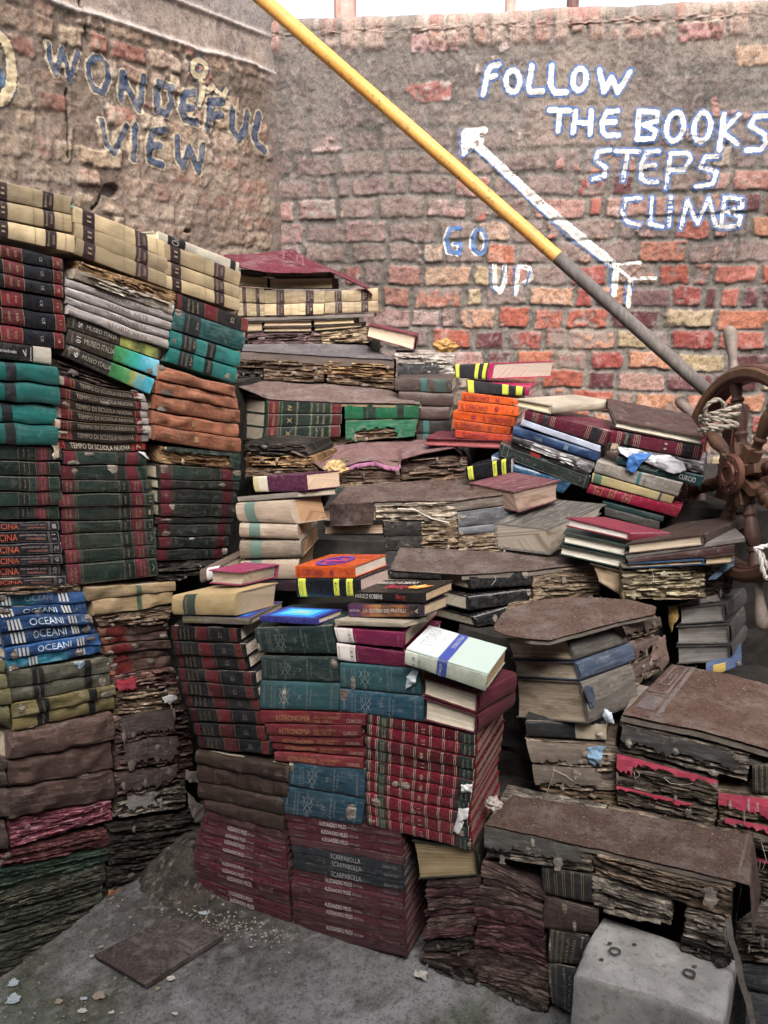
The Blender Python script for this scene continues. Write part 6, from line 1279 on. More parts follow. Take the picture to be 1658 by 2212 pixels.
# ------------------------------------------------------------------ compacted book pulp filling the heap behind the visible books
A=Acc()
def massb(P,z0,z1):
    P=[Vector((p[0],p[1],0)) for p in P]; n=len(P); pts=[]
    for i in range(n):
        a,b=P[i],P[(i+1)%n]; m=max(2,int((b-a).length/.03)); pts+=[a.lerp(b,k/m) for k in range(m)]
    nz_=max(3,int((z1-z0)/.02)); V=[];UV=[];N=len(pts)
    for k in range(nz_+1):
        z=z0+(z1-z0)*k/nz_
        for i,p in enumerate(pts):
            h=.012*n2(p.x*14,p.y*14,z*60); V.append(Vector((p.x+h,p.y+h,z+.004*n2(p.x*9,p.y*9)))); UV.append((i*.03,z))
    o=len(A.v); A.add((V,grid_faces(nz_+1,N,0,True)+[tuple(range(nz_*N,nz_*N+N))],UV))
def fx(fac,px,py,b): p=fac.at(px,py)+fac.back*b; return (p.x,p.y)
massb([fx(FL,-60,1000,.15),fx(FL,300,1000,.15),fx(FL,520,1000,.15),(-.42,2.75),(-1.2,2.25)],0,1.34)
massb([fx(FL,-60,1000,.19),fx(FL,280,900,.19),(-1.0,2.3),(-1.2,2.2)],1.3,1.62)
massb([fx(FC,375,1500,.17),fx(FC,880,1500,.17),(.2,1.85),(.0,2.15),(-.5,2.2)],0,.72)
massb([(-.36,2.16),(-.0,2.1),(.0,2.3),(-.4,2.4)],0,.95)
massb([(-.52,3.03),(-.02,3.01),(-.02,3.2),(-.4,3.25)],0,1.45)
massb([fx(F8,520,800,.12),fx(F8,850,800,.12),(.1,3.2),(-.5,3.2)],0,1.30)
massb([fx(F8,800,900,.15),fx(F8,975,900,.15),(.22,3.15),(.0,3.2)],0,1.22)
massb([fx(F7,518,900,.15),fx(F7,980,900,.15),(.35,2.95),(-.45,2.95)],0,1.22)
massb([fx(F6,560,1010,.12),fx(F6,1050,1010,.12),(.5,2.8),(-.45,2.8)],0,1.09)
massb([fx(F5,705,1150,.15),fx(F5,1120,1150,.15),(.75,2.5),(-.2,2.5)],0,1.0)
massb([fx(F4,850,1280,.15),fx(F4,1280,1280,.15),(.95,2.3),(.0,2.35)],0,.88)
massb([(.40,1.86),(.52,1.78),(.78,2.05),(.80,2.25),(.25,2.2),(.2,2.0)],0,.74)
massb([fx(F2,1135,1700,.14),fx(F2,1750,1700,.14),(1.25,1.9),(.9,2.2),(.4,2.1)],0,.60)
massb([fx(F1,900,2000,.13),fx(F1,1590,2000,.13),(.85,1.6),(.4,1.9),(.1,1.85)],0,.36)
massb([(.62,2.22),(.95,2.05),(1.3,2.1),(1.2,2.7),(.6,2.8)],0,1.05)  # dark fill added to keep the cavity behind the wheel dark
massb([(.28,2.44),(.62,2.35),(.75,2.6),(.3,2.75)],0,1.16)
mass=A.mesh('compacted_book_pulp',m_plain((.022,.019,.016),.95,.5,25)); mo=obj('compacted_book_pulp',mass); mo['kind']='stuff'; mo['label']='dark compacted pulp of old books filling the heap behind the spines'
# ------------------------------------------------------------------ long pole
def tube(pts,rad,n=14,caps=True):
    V=[];m=len(pts)
    for i,p in enumerate(pts):
        t=(pts[min(i+1,m-1)]-pts[max(i-1,0)]).normalized(); a=t.orthogonal().normalized() if i==0 else (pa-t*pa.dot(t)).normalized(); pa=a; b=t.cross(a); r=rad(i/(m-1)) if callable(rad) else rad
        V+=[p+(a*math.cos(2*math.pi*k/n)+b*math.sin(2*math.pi*k/n))*r for k in range(n)]
    F_=grid_faces(m,n,0,True)
    if caps: F_+=[tuple(range(n-1,-1,-1)),tuple((m-1)*n+k for k in range(n))]
    return V,F_,[(i*.01,k*.01) for i in range(m) for k in range(n)]
def m_yellow():
    b=NB('yellow_paint'); c=b.mix(b.ramp(b.noise(b.co('Object'),6,3),[(.3,0),(.7,1)]),(.55,.26,.05),(.64,.35,.09)); c=b.mix(b.ramp(b.noise(b.co('Object'),55,5,.75),[(.57,0),(.62,.9)]),c,(.20,.12,.06)); c=b.mix(b.ramp(b.noise(b.co('Object'),14,6,.75),[(.52,0),(.66,.6)]),c,(.42,.24,.09)); c=b.mix(b.ramp(b.noise(b.co('Object'),260,3,.6),[(.6,0),(.7,.5)]),c,(.30,.2,.1))
    b.bump(b.noise(b.co('Object'),30,4,.6),.25,.003); return b.out(c,.52,.35)
p0=atY(500,-60,3.0); pm=atY(1204,556,2.46); p1=atY(1560,874,2.24)
d0=(pm-p0); pr=thing('wooden_pole','long wooden pole leaning across the wall, yellow above and bare grey below','pole',p1)
A=Acc(); A.add(tube([p0.lerp(pm,i/40)+Vector((0,0,.0015*n2(i*.4,0))) for i in range(41)],lambda t:.0236-.0035*t,20)); obj('painted_shaft',A.mesh('painted_shaft',m_yellow()),pr)
A=Acc(); A.add(tube([pm.lerp(p1,i/30) for i in range(31)],lambda t:.0198-.001*t,20)); obj('bare_shaft',A.mesh('bare_shaft',m_wood((.15,.13,.118),.4,.85,(70,70,9))),pr)
# ------------------------------------------------------------------ ship wheel
hub=atY(1610,1024,1.98); ax=Vector((-.983,-.165,.02)).normalized(); up=Vector((.10,0,1)); up=(up-ax*up.dot(ax)).normalized(); sx=up.cross(ax).normalized()
if sx.x<0: sx=-sx
wr=thing('ship_wheel','old turned-wood ship steering wheel standing at the right edge','wheel',hub)
def WP(r,a,h): return hub+sx*(r*math.cos(a))+up*(r*math.sin(a))+ax*h
WM=m_wood((.125,.062,.045),.35,.5,(25,25,25)); WM2=m_wood((.17,.09,.056),.4,.5,(30,30,30)); WMg=m_wood((.24,.19,.16),.45,.7,(50,50,50))
def ring(r0,r1,h0,h1,n=96,a0=0,a1=2*math.pi):
    prof=[(r0,h0),(r0,h1),(r0+.005,h1+.004),(r1-.005,h1+.004),(r1,h1),(r1,h0)]; V=[]
    for i in range(n+1):
        a=a0+(a1-a0)*i/n
        for r,h in prof: V.append(WP(r,a,h))
    return V,grid_faces(n+1,6,0,True),[(i*.02,j*.01) for i in range(n+1) for j in range(6)]
Ro=.275
A=Acc(); A.add(ring(Ro-.042,Ro,-.026,.014)); obj('rim',A.mesh('rim',WM),wr)
A=Acc(); A.add(ring(Ro-.034,Ro-.007,.0185,.023)); obj('rim_facing',A.mesh('rim_facing',WM2),wr)
A=Acc()
V=[];n_=28;prof=[(.001,.050),(.018,.050),(.019,.056),(.030,.056),(.031,.050),(.048,.048),(.052,.044),(.052,.036),(.001,.036)]
for i in range(n_):
    for r,h in prof: V.append(WP(r,2*math.pi*i/n_,h))
A.add((V,grid_faces(n_,len(prof))+[((n_-1)*len(prof)+j,j,j+1,(n_-1)*len(prof)+j+1) for j in range(len(prof)-1)])); obj('hub_plate',A.mesh('hub_plate',m_wood((.17,.07,.045),.4,.6,(30,30,30))),wr)
A=Acc()
for k in range(8):
    a=2*math.pi*(k+.5)/8; c=WP(.041,a,.051); A.add(tube([c,c+ax*.004],.004,8))
obj('bolts',A.mesh('bolts',m_plain((.06,.035,.03),.5)),wr)
A=Acc(); A.add(tube([hub+ax*.036,hub-ax*.10],.040,24)); obj('axle',A.mesh('axle',WM),wr)
spr=[(.045,.020),(.075,.021),(.078,.014),(.095,.013),(.10,.018),(.106,.018),(.11,.013),(.13,.018),(.16,.0205),(.18,.016),(.186,.012),(.19,.018),(.197,.018),(.20,.013),(.215,.016),(.235,.018)]
hpr=[(.0,.013),(.012,.011),(.03,.010),(.06,.014),(.09,.0175),(.105,.016),(.115,.009),(.118,.002)]
for k in range(8):
    a=math.pi*2*(k/8)+R(24); d=WP(1,a,0)-WP(0,a,0); s_=empty('spoke',hub+d*.14); s_.parent=wr; s_.location=d*.14
    V=[];n_=14; t1_=ax; t2_=d.cross(ax)
    for r,q in spr: V+=[hub+d*r+(t1_*math.cos(2*math.pi*j/n_)+t2_*math.sin(2*math.pi*j/n_))*q*.95 for j in range(n_)]
    me=mesh('turned_shaft',V,grid_faces(len(spr),n_,0,True),WM2 if k%2 else WM); smoothify(me,50); me.transform(Matrix.Translation(-(hub+d*.14))); o=obj('turned_shaft',me); o.parent=s_
    V=[]
    for r,q in hpr: V+=[hub+d*(Ro+r)+(t1_*math.cos(2*math.pi*j/n_)+t2_*math.sin(2*math.pi*j/n_))*q for j in range(n_)]
    me=mesh('handle',V,grid_faces(len(hpr),n_,0,True)+[tuple((len(hpr)-1)*n_+j for j in range(n_))],WMg); smoothify(me,50); me.transform(Matrix.Translation(-(hub+d*.14))); o=obj('handle',me); o.parent=s_
    bx=Acc(); c=hub+d*.050+ax*.016; e1=d*.030; e2=t2_*.0115; e3=ax*.014
    Vb=[c+e1*i+e2*j+e3*l for i in(-1,1) for j in(-1,1) for l in(-1,1)]; bx.add((Vb,[(0,1,3,2),(4,6,7,5),(0,4,5,1),(2,3,7,6),(0,2,6,4),(1,5,7,3)]))
    me=bx.mesh('socket_block',WM2,False); me.transform(Matrix.Translation(-(hub+d*.14))); o=obj('socket_block',me); o.parent=s_
# stand behind the wheel
def boxobj(name,label,cat,c,sx_,sy_,sz_,mat,rz=0,n=1):
    import bmesh
    bm=bmesh.new(); bmesh.ops.create_cube(bm,size=1); bmesh.ops.scale(bm,vec=(sx_,sy_,sz_),verts=bm.verts); bmesh.ops.bevel(bm,geom=list(bm.edges),offset=min(sx_,sy_,sz_)*.12,segments=2,affect='EDGES')
    me=bpy.data.meshes.new(name); bm.to_mesh(me); bm.free(); me.materials.append(mat); o=obj(name,me); o.location=c; o.rotation_euler=(0,0,rz)
    if label: tag(o,label,cat)
    return o
c=atY(1665,1370,2.12); boxobj('wheel_post','dark red wooden post standing below the ship wheel','post',(c.x+.03,c.y,.84),.20,.10,.52,m_wood((.15,.032,.024),.4,.55,(8,8,2)),R(-12))
c=atY(1572,1060,2.20); boxobj('wheel_stand','brown upright timber behind the ship wheel','timber',(c.x,c.y,1.06),.05,.05,.52,m_wood((.10,.042,.03),.4,.5,(20,20,3)),R(15))
# ropes
def rope(label,paths,mat,r=.0055,group=None):
    root=thing('rope',label,'rope',paths[0][0],group)
    for P in paths:
        # two twisted strands
        N=max(20,int(sum((b-a).length for a,b in zip(P[:-1],P[1:]))/.004)); Q=resample(P,N); A=Acc()
        for ph in (0,math.pi):
            C=[]
            for i,p in enumerate(Q):
                t=(Q[min(i+1,N-1)]-Q[max(i-1,0)]).normalized(); a=t.orthogonal().normalized(); b=t.cross(a); q=i*.55+ph; C.append(p+(a*math.cos(q)+b*math.sin(q))*r*.45)
            A.add(tube(C,r*.62,6))
        obj('strand',A.mesh('strand',mat),root)
    return root
def loop(c,rx,rz_,tilt,n=26,a0=0,a1=2*math.pi,yo=.03):
    return [c+Vector((rx*math.cos(a),-yo*math.sin(a),rz_*math.sin(a)+tilt*math.cos(a))) for a in [a0+(a1-a0)*i/n for i in range(n+1)]]
c=atY(*TN((600,625)),1.92); RM_=m_plain((.30,.26,.21),.9,.3,60)
rope('grey rope wound round the left rim of the ship wheel',[loop(c+Vector((0,0,dz)),.042,.012,tl,yo=.045) for dz,tl in ((.018,.012),(.004,.006),(-.010,-.008),(-.022,.004))]+[loop(atY(*TN((565,560)),1.90),.022,.026,0,yo=.01)],RM_,.0055,'ropes tied on the ship wheel')
P=[atY(*TN(q),1.80) for q in ((880,1570),(900,1640),(915,1720),(940,1780),(975,1800),(1010,1770))]; P2=[atY(*TN(q),1.80) for q in ((860,1575),(910,1560),(960,1550),(1020,1560))]; P3=[atY(*TN(q),1.81) for q in ((905,1600),(940,1680),(965,1740),(990,1790))]
rope('white rope knotted round a lower spoke of the ship wheel',[P,P2,P3],m_plain((.62,.58,.54),.9,.2,60),.006,'ropes tied on the ship wheel')
# ------------------------------------------------------------------ stone block at the bottom right
zt=.285; tp=[atZ(*TJ(p),zt) for p in ((978,650),(1250,738),(1537,832),(1500,980),(1482,1088),(1180,985),(862,888),(915,760))]
n_=len(tp); bot=[Vector((p.x,p.y,0)) for p in tp]; cc=sum(tp,Vector())/n_
A=Acc(); rings=[]
N=120; per=resample(tp+[tp[0]],N+1)[:-1]; V=[]
for (k,(ins,z)) in enumerate(((0,0),(0,.06),(0,.12),(0,.18),(0,.23),(0,.268),(.001,.279),(.005,.285))):
    for p in per:
        q=Vector((p.x,p.y,z)); dirc=(Vector((cc.x,cc.y,z))-q).normalized(); q+=dirc*(ins+.004*fbm(p.x*14,p.y*14,z*14)+.0025*n2(p.x*60,p.y*60,z*60)); q.z+=(.003*n2(p.x*20,p.y*20) if k>4 else 0); V.append(q)
F_=grid_faces(8,N,0,True); m=7
for j in range(1,14):
    for i in range(N):
        p=V[7*N+i]; q=p.lerp(Vector((cc.x,cc.y,zt)),j/14); q.z=zt+.004*fbm(q.x*16,q.y*16,3)+.0015*n2(q.x*90,q.y*90); V.append(q)
F_+=[tuple(q_) for q_ in grid_faces(14,N,7*N,True)]; V.append(Vector((cc.x,cc.y,zt))); F_+=[(20*N+i,20*N+(i+1)%N,len(V)-1) for i in range(N)]
b=NB('stone'); u=b.co('Object'); n1=b.noise(u,9,6,.65); n2__=b.noise(u,60,5,.65); n3_=b.noise(u,300,3,.6)
col=b.mix(b.ramp(n1,[(.35,0),(.65,1)]),(.17,.165,.158),(.31,.30,.285)); col=b.mix(b.ramp(n2__,[(.52,0),(.68,.7)]),col,(.12,.11,.098)); col=b.mix(b.ramp(n3_,[(.6,0),(.72,.5)]),col,(.42,.40,.37)); b.bump(b.mix(.5,n2__,n3_),.5,.004); SM=b.out(col,.85,.25)
br=thing('stone_block','pale weathered stone block with metal eyelets at the bottom right','stone block',(cc.x,cc.y,0)); me=mesh('stone',V,F_,SM); smoothify(me,50); obj('stone',me,br)
for p in ((1030,797),(1335,887)):
    c=atZ(*TJ(p),zt+.004); ringp=[c+Vector((.011*math.cos(a),.009*math.sin(a),.002)) for a in [2*math.pi*i/16 for i in range(17)]]; A=Acc(); A.add(tube(ringp,.002,6)); obj('metal_eyelet',A.mesh('metal_eyelet',m_plain((.05,.048,.045),.35)),br)
A=Acc()
for p in ((1010,765),(975,832),(1350,905),(1358,860),(1110,770),(1420,800)):
    c=atZ(*TJ(p),zt+.003); A.add(([c+Vector((.005*math.cos(2*math.pi*i/8),.004*math.sin(2*math.pi*i/8),.0025)) for i in range(8)],[tuple(range(8))]))
obj('rust_spots',A.mesh('rust_spots',m_plain((.07,.04,.025),.8)),br)
# strap hanging at the right
P=[atY(*TJ(q),1.30) for q in ((1495,660),(1505,740),(1535,830),(1550,920),(1580,1010),(1600,1100))]
A=Acc(); V=[]
for p in resample(P,30): V+=[p+Vector((-.006,0,0)),p+Vector((.006,-.002,0))]
A.add((V,grid_faces(30,2))); A.add(([v+Vector((0,.0015,0)) for v in V],grid_faces(30,2))); o=obj('fabric_strap',A.mesh('fabric_strap',m_plain((.15,.13,.115),.9))); origin(o,P[0]); tag(o,'frayed grey fabric strap hanging between stone block and right edge books','strap')
# ------------------------------------------------------------------ picture covers on the loose books
def cover_poly(F,pts,lift,dmax=None): return [F.P(a,1,F.D*d)+Vector((0,0,lift)) for a,d in pts]
def onto(rootname,F,pts,mat,name,lift=.0018):
    n=len(pts); me=mesh(name,cover_poly(F,pts,lift),[tuple(range(n))],mat); return me
def attach(F,me,name):
    best=min((r[0] for r in REG),key=lambda o:(o.location-F.base()).length); obj(name,me,best)
def ringF(F,cx,cy,rx,ry,w_,mat,name,lift=.0022):
    n=40;V=[]
    for i in range(n):
        a=2*math.pi*i/n
        for k in (1,1-w_): V+=cover_poly(F,[(cx+rx*k*math.cos(a),cy+ry*k*math.sin(a))],lift)
    attach(F,mesh(name,V,[(2*i,2*i+1,(2*i+3)%(2*n),(2*i+2)%(2*n)) for i in range(n)],mat),name)
def topText(F,s,a0,a1,d0,d1,c,name='cover_title',lift=.0022):
    v,f,asp=glyphs(s); V=[F.P(a0+(a1-a0)*x,1,F.D*(d0+(d1-d0)*y))+Vector((0,0,lift)) for x,y in v]; attach(F,mesh(name,V,f,m_flat(c),[(x*.1,y*.1) for x,y in v]),name)
PU=(.12,.04,.30)
ringF(Fo,.46,.42,.26,.36,.28,m_flat(PU,.4),'cover_emblem'); ringF(Fo,.46,.42,.13,.18,.45,m_flat((.20,.05,.30),.4),'cover_emblem')
attach(Fo,onto('',Fo,[(.30,.36),(.62,.36),(.62,.44),(.30,.44)],m_flat((.5,.04,.10)),'cover_emblem',.003),'cover_emblem')
topText(Fo,'IL CERCHIO',.62,.95,.72,.84,(.55,.03,.05)); topText(Fo,'romanzo',.66,.9,.10,.18,(.55,.03,.05))
for Fq,c1,c2 in ((Fblue,(.02,.20,.62),(.08,.48,.85)),(Farco,(.02,.16,.5),(.10,.40,.75))):
    attach(Fq,onto('',Fq,[(.02,.03),(.98,.03),(.98,.97),(.02,.97)],m_flat((.03,.035,.22)),'cover_picture',.001),'cover_picture')
    attach(Fq,onto('',Fq,[(.14,.12),(.9,.12),(.9,.88),(.14,.88)],m_flat(c1),'cover_picture',.0016),'cover_picture')
    attach(Fq,onto('',Fq,[(.24,.24),(.8,.24),(.8,.76),(.24,.76)],m_flat(c2),'cover_picture',.0024),'cover_picture')
    attach(Fq,onto('',Fq,[(.36,.38),(.70,.34),(.66,.64),(.40,.66)],m_flat((.25,.50,.48)),'cover_picture',.0032),'cover_picture')
topText(Fr,'HAROLD ROBBINS',.02,.62,.62,.80,(.62,.56,.50)); topText(Fr,'Betsy',.30,.62,.22,.55,(.55,.03,.06))
attach(Fr,onto('',Fr,[(.62,.36),(.66,.52),(.72,.44),(.78,.60),(.84,.50),(.93,.52),(.88,.36),(.80,.26),(.70,.28)],m_flat((.75,.28,.05)),'cover_picture',.0024),'cover_picture')
attach(Fr,onto('',Fr,[(.70,.38),(.74,.46),(.80,.48),(.84,.42),(.80,.34)],m_flat((.80,.55,.20)),'cover_picture',.0032),'cover_picture')
attach(Fg,onto('',Fg,[(.02,.03),(.98,.03),(.98,.97),(.02,.97)],m_flat((.03,.02,.03)),'cover_picture',.001),'cover_picture')
Fs=_Fst
attach(Fs,onto('',Fs,[(.0,.02),(1,.02),(1,.98),(.0,.98)],m_flat((.46,.56,.50),.3),'cover_board_print',.0018),'cover_board_print')
attach(Fs,onto('',Fs,[(.0,.05),(.38,.05),(.38,.97),(.0,.97)],m_flat((.62,.66,.66),.3),'cover_board_print',.0028),'cover_board_print')
attach(Fs,onto('',Fs,[(.40,.02),(.52,.02),(.52,.97),(.40,.97)],m_flat((.04,.07,.30),.3),'cover_stripe',.0034),'cover_stripe')
v,f,asp=glyphs('STORIA'); V=[Fs.P(.06+.14*y if False else .22-.14*y,1,Fs.D*(.28+.66*x))+Vector((0,0,.0036)) for x,y in v]; attach(Fs,mesh('cover_title',V,f,m_flat((.42,.44,.43)),[(x,y) for x,y in v]),'cover_title')
v,f,asp=glyphs("D'ITALIA"); V=[Fs.P(.33-.08*y,1,Fs.D*(.35+.55*x))+Vector((0,0,.0036)) for x,y in v]; attach(Fs,mesh('cover_title',V,f,m_flat((.48,.50,.49)),[(x,y) for x,y in v]),'cover_title')
v,f,asp=glyphs('STORIA D ITALIA'); V=[Fs.P(.49-.05*y,1,Fs.D*(.45+.45*x))+Vector((0,0,.0044)) for x,y in v]; attach(Fs,mesh('cover_title',V,f,m_flat((.5,.55,.6)),[(x,y) for x,y in v]),'cover_title')
# ------------------------------------------------------------------ scraps, flakes, stems
PM=[m_flat((.34,.32,.28),.9),m_flat((.20,.165,.12),.9),m_flat((.24,.28,.30),.9)]
def scrap(c,r,mat,label,seed,flat=.25):
    n=18;V=[c+Vector((0,0,.003))]
    for k in (.55,1):
        for i in range(n):
            a=2*math.pi*i/n; q=r*k*(1+.55*n2(math.cos(a)*1.5+seed,math.sin(a)*1.5,seed)); V.append(c+Vector((q*math.cos(a),q*math.sin(a)*.7,.004+r*flat*abs(n2(math.cos(a)*2,math.sin(a)*2,seed+4))*k)))
    f=[(0,1+i,1+(i+1)%n) for i in range(n)]+[(1+i,1+n+i,1+n+(i+1)%n,1+(i+1)%n) for i in range(n)]
    o=obj('paper_scrap',mesh('paper_scrap',V,f,mat,[(v.x,v.y) for v in V])); origin(o,c); tag(o,label,'paper scrap','torn paper scraps on the floor'); return o
for (p,r,m_,l) in (((75,1240),.030,2,'grey-blue torn paper scrap at the bottom left corner'),((75,1330),.038,2,'long pale scrap below the grey-blue one at bottom left'),((320,1340),.02,1,'curled tan scrap in the litter at bottom left'),((540,1310),.030,1,'folded tan card scrap left of the concrete slab'),((460,1325),.014,2,'small bluish scrap beside the folded card'),((1115,855),.022,2,'light blue scrap behind the floor mat'),((500,1090),.012,2,'small white scrap at the mat left corner'),((935,1212),.020,0,'white paper flake right of the floor mat'),((450,1390),.02,0,'white flake in the bottom left litter'),((955,1405),.014,0,'white flake at the bottom centre left'),((555,1040),.015,1,'tan scrap behind the mat left corner'),((860,1268),.012,1,'thin tan flake below the floor mat'),((610,1400),.013,0,'white flake below the bottom left litter')):
    scrap(atZ(*TI(p),.004),r*.5,PM[m_],l,p[0]*.1)
scrap(atZ(*TJ((235,905)),.004),.018,PM[0],'upright white paper scrap at the foot of the wavy stacks',3.3,1.5)
A=Acc()
def crumb(c,r):
    n=5; a0=random.random()*6; V=[c+Vector((r*random.uniform(.5,1.2)*math.cos(a0+2*math.pi*i/n),r*random.uniform(.5,1.2)*math.sin(a0+2*math.pi*i/n),random.uniform(.0,r*.7))) for i in range(n)]; A.add((V+[c+Vector((0,0,r*.6))],[(i,(i+1)%n,n) for i in range(n)],[(v.x,v.y) for v in V]+[(c.x,c.y)]))
def onC(fb,k,seed,wave=.002):
    f,b=fb
    for _ in range(k):
        u=random.random()*(len(f)-1.01); i=int(u); p=f[i].lerp(f[i+1],u-i).lerp(b[i].lerp(b[i+1],u-i),random.random()); crumb(p+Vector((0,0,.003+wave*fbm(p.x*9,p.y*9,seed))),random.choice([.0015,.002,.002,.004]))
for _ in range(2600):
    x=random.uniform(-1.1,.9); y=random.uniform(1.0,2.05)
    w_=math.exp(-((x+.52)**2+(y-1.80)**2)/.03)+.9*math.exp(-((x+.75)**2+(y-1.47)**2)/.02)+.05
    if random.random()<w_: crumb(Vector((x,y,.003)),random.choice([.0012,.0015,.002,.003,.003,.005]))
for _ in range(260):
    t=random.random(); p=atZ(*TI((1030+520*t,850+150*t)),0) ; crumb(Vector((p.x+random.gauss(0,.03),p.y+random.gauss(0,.02),.003)),random.choice([.0015,.002,.003,.004]))
o=obj('paper_crumbs',A.mesh('paper_crumbs',m_flat((.22,.20,.165),.9),False)); o['kind']='stuff'; o['label']='crumbs and flakes of paper and plaster scattered on the floor'
A=Acc(); 
def cb(front,back,k):
    f=resample(front,40); b=resample(back,40)
    for _ in range(k):
        u=random.random()*38.9; i=int(u); p=f[i].lerp(f[i+1],u-i).lerp(b[i].lerp(b[i+1],u-i),random.random()**.8); crumb(p+Vector((0,0,.004)),random.choice([.0008,.001,.0015,.002]))
for a_,b_,k in ((f1,b1,90),(f2,b2,90),(f3,b3,150),(f4,b4,130),(f5,b5,120),(f7,b7,60),(f8,b8,30),(f6,b6,20)): cb(a_,b_,k)
o=obj('paper_crumbs',A.mesh('paper_crumbs',m_flat((.26,.23,.19),.9),False)); o['kind']='stuff'; o['label']='pale paper flakes lying on the step carpets'
# heap of dark mouldered paper in the corner between the left and centre stacks
xs_=np.linspace(-.78,-.34,90); ys_=np.linspace(1.66,2.16,90); XX,YY=np.meshgrid(xs_,ys_); q_=np.hypot((XX+.55)/.17,(YY-2.0)/.20)
hz_=.065*np.clip(1-q_,0,1)**.9*(1+.5*vn(XX,YY,22,91,4))+.012*vn(XX,YY,60,93,4)*np.clip(1.15-q_,0,1)-.004-.02*sst(q_,1.0,1.2)
cc_=mixc(np.broadcast_to(C3_(.045,.038,.032),XX.shape+(3,)),C3_(.015,.013,.011),sst(vn(XX,YY,30,95,4),-.2,.3)); cc_=mixc(cc_,C3_(.20,.17,.13),sst(vn(XX,YY,80,97,3),.35,.6)*.8)
o=grid_obj('mouldered_paper',np.stack([XX,YY,hz_],-1),cc_,m_vcol(.95,.8,160,40)); o['kind']='stuff'; o['label']='dark heap of mouldered paper in the corner between left and centre stacks'
# sponge-like yellow foam lump by the wall, torn foam on the purple book
def lump(name,label,cat,c,r,mat,seed,sq=(1,1,1)):
    import bmesh
    bm=bmesh.new(); bmesh.ops.create_icosphere(bm,subdivisions=4,radius=1)
    for v in bm.verts: d=v.co.normalized(); v.co=Vector((d.x*sq[0],d.y*sq[1],d.z*sq[2]))*r*(1+.5*fbm(d.x*2+seed,d.y*2,d.z*2)+.15*n2(d.x*9,d.y*9,d.z*9+seed))
    me=bpy.data.meshes.new(name); bm.to_mesh(me); bm.free(); me.materials.append(mat); smoothify(me,70); o=obj(name,me); o.location=c
    if label: tag(o,label,cat)
    return o
lump('foam_lump','yellow-brown foam lump beside the red book by the wall','foam',F8.at(*TB((1505,868)))+Vector((0,.05,0)),.027,m_plain((.34,.20,.07),.9,.5,40),1,(1.3,.7,.8))
lump('foam_lump','cream-yellow torn foam at the page end of the purple hardback','foam',FT.at(*TE((775,150)))+Vector((0,.12,.0)),.021,m_plain((.46,.32,.15),.9,.4,60),5,(1.3,.6,.9))
for p,fac,r,l in (((535,190),F1,.016,'crumpled pale paper ball on the left end of the bottom step'),):
    q=atY(*TJ(p),1.62); lump('paper_ball',l,'paper',q,r,m_flat((.36,.31,.27),.9),8)
# torn paper corners hanging from book ends
def flapobj(T,fac,pts,mat,label,off=.010):
    P=[fac.at(*T(p))+Vector((0,-off,0)) for p in pts]; c=sum(P,Vector())/len(P); sd=pts[0][0]*.37; sz=sum((p-c).length for p in P)/len(P)
    E=resample(P+[P[0]],49)[:-1]; n=len(E); V=[]; nr=7
    for r in range(1,nr+1):
        for i,e in enumerate(E):
            q=c.lerp(e,r/nr)
            if r==nr: q+=(c-e).normalized()*abs(n2(i*.7,sd))*sz*.28
            w_=n2(q.x*45+sd,q.z*45)*.006+n2(q.x*120,q.z*120+sd)*.003; q+=Vector((0,-w_-.004*(1-r/nr)+(.006*abs(n2(i*.3,sd+5)) if r==nr else 0),0)); V.append(q)
    V.append(c+Vector((0,-.004,0))); f=[(r*n+i,r*n+(i+1)%n,(r+1)*n+(i+1)%n,(r+1)*n+i) for r in range(nr-1) for i in range(n)]+[(i,(i+1)%n,nr*n) for i in range(n)]
    m=len(V); V+=[v+Vector((0,.0008,0)) for v in V]; f+=[tuple(q+m for q in r) for r in f]; f+=[((nr-1)*n+i,(nr-1)*n+(i+1)%n,m+(nr-1)*n+(i+1)%n,m+(nr-1)*n+i) for i in range(n)]
    me=mesh('torn_paper',V,f,mat,[(v.x,v.z) for v in V]); smoothify(me,50); o=obj('torn_paper',me); origin(o,c); tag(o,label,'torn paper'); return o
WPm=m_flat((.62,.60,.60),.85); BPm=m_flat((.05,.17,.45),.6); LB=m_flat((.22,.36,.50),.7)
flapobj(TG,FL,[(1045,870),(1100,845),(1145,850),(1150,880),(1100,915),(1060,905)],WPm,'crumpled white paper on the corner column of the lower left stack')
flapobj(TG,FL,[(1205,1310),(1300,1320),(1290,1390),(1240,1395),(1208,1370)],m_flat((.22,.19,.16),.9),'grey torn paper corner sticking out between left and centre stacks',.03)
flapobj(TI,FL,[(1035,150),(1080,200),(1135,240),(1125,310),(1080,320),(1055,280),(1040,220)],m_flat((.20,.17,.15),.9),'curled grey paper below the torn corner between the stacks',.03)
flapobj(TI,FL,[(595,715),(655,705),(685,760),(660,800),(600,815)],m_flat((.26,.115,.06),.8),'rust-coloured torn cover piece at the foot of the left stack',.006)
flapobj(TG,FL,[(478,640),(550,632),(555,660),(520,690),(490,670)],m_flat((.35,.45,.56),.7),'pale blue torn paper on the blue volumes')
flapobj(TE,FC,[(1245,1420),(1290,1372),(1330,1380),(1315,1425),(1305,1465),(1240,1505)],m_flat((.50,.56,.60),.6),'white torn dust jacket on the upper right blue volume',.008)
flapobj(TH,FC,[(1405,800),(1462,800),(1460,842),(1405,835)],WPm,'white paper on the end of a crimson gilt book, upper')
flapobj(TH,FC,[(1395,905),(1445,910),(1440,950),(1400,970),(1425,975),(1395,1030),(1370,1015),(1385,965)],WPm,'white ragged paper hanging on the crimson gilt book ends')
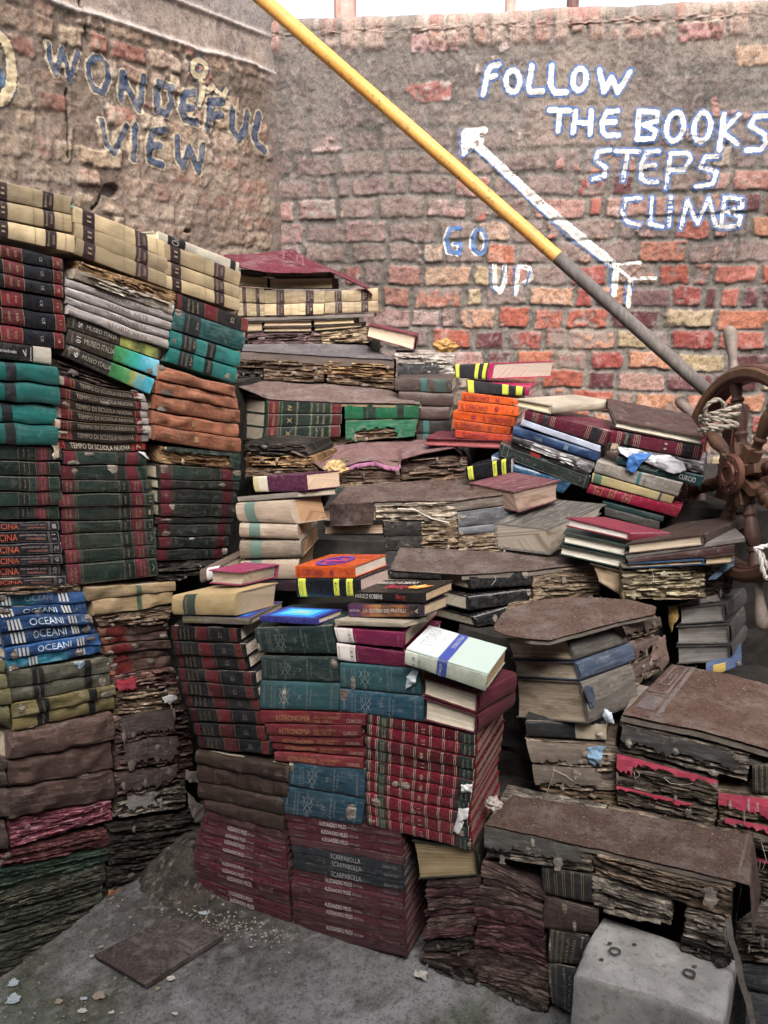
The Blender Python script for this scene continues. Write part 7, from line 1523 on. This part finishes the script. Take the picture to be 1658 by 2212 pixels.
flapobj(TC,FQ3,[(930,545),(1050,560),(1100,585),(1180,585),(1250,620),(1265,660),(1200,675),(1120,650),(1060,620),(980,600),(940,575)],m_flat((.60,.59,.62),.8),'white crumpled paper hanging in the stack by the wheel',.008)
flapobj(TC,FQ3,[(975,585),(1020,565),(1100,575),(1045,620),(1010,675),(965,650)],BPm,'bright blue torn paper hanging in the stack by the wheel',.012)
flapobj(TF,F2b,[(695,1050),(800,1048),(770,1120),(735,1165),(705,1140),(690,1095)],LB,'light blue torn paper fan below the corner block',.012)
flapobj(TF,F3R,[(672,735),(720,720),(760,850),(790,900),(740,960),(715,900),(700,820)],m_flat((.06,.075,.11),.8),'dark blue torn cloth hanging from the corner block spine',.012)
flapobj(TF,F2b,[(785,850),(825,870),(840,930),(800,925),(770,890)],m_flat((.45,.50,.55),.8),'pale torn paper at the corner block base',.015)
flapobj(TF,FK,[(1165,330),(1250,300),(1400,268),(1425,300),(1300,318),(1200,335)],m_flat((.20,.18,.165),.9),'curled grey cover on the grey books by the red post',-.01)
flapobj(TF,FK,[(1130,320),(1180,310),(1195,380),(1160,420),(1150,470),(1130,400)],m_flat((.36,.24,.08),.8),'yellow-brown torn paper left of the grey books',.0)
flapobj(TF,F3R,[(1040,480),(1110,460),(1120,540),(1135,600),(1090,660),(1060,610),(1030,600)],m_flat((.19,.125,.10),.9),'brown curled leather strips on the corner block right side',.012)
flapobj(TC,FY,[(1370,1190),(1430,1130),(1500,1078),(1498,1120),(1440,1165),(1400,1195)],m_flat((.10,.16,.24),.7),'blue-grey paper corner sticking up by the wheel foot',.0)
flapobj(TD,FL,[(890,660),(935,665),(962,712),(945,705)],WPm,'white paper triangle under the school encyclopedias',.006)
flapobj(TD,FL,[(330,590),(385,600),(392,700),(350,715),(340,680),(365,650)],m_flat((.45,.36,.28),.9),'peeled cream spine end beside the green encyclopedias',.008)
flapobj(TN,FQ3,[(740,1640),(780,1625),(790,1680),(760,1720)],BPm,'small blue scrap at the wheel foot',0) if False else None
# stray threads of binding
A=Acc()
def thread(T,fac,pts,r=.0006,off=.014):
    P=[fac.at(*T(p))+Vector((0,-off,0)) for p in pts]; A.add(tube(resample(P,24),r,5))
thread(TG,FL,[(990,950),(975,1050),(950,1160),(948,1260)]); thread(TF,F2,[(940,1180),(945,1215),(970,1200),(960,1180)]); thread(TF,F2,[(1095,1210),(1130,1240),(1200,1250),(1250,1240)]); thread(TF,F2b,[(520,1160),(505,1230),(480,1290)]); thread(TF,F2b,[(515,1170),(580,1200),(620,1230)])
thread(TJ,F2,[(1620,330),(1640,400),(1625,440)]); thread(TE,F5,[(1190,340),(1300,345),(1400,400),(1520,430)],.0025); thread(TF,F4,[(205,150),(215,170),(190,200)]); thread(TC,FY,[(1090,1130),(1100,1180),(1085,1200)]); thread(TJ,F1,[(1205,40),(1250,70),(1330,90),(1400,70)]) if False else None
o=obj('loose_threads',A.mesh('loose_threads',m_plain((.45,.40,.34),.9))); o['kind']='stuff'; o['label']='loose binding threads hanging from torn spines'
finish_labels()
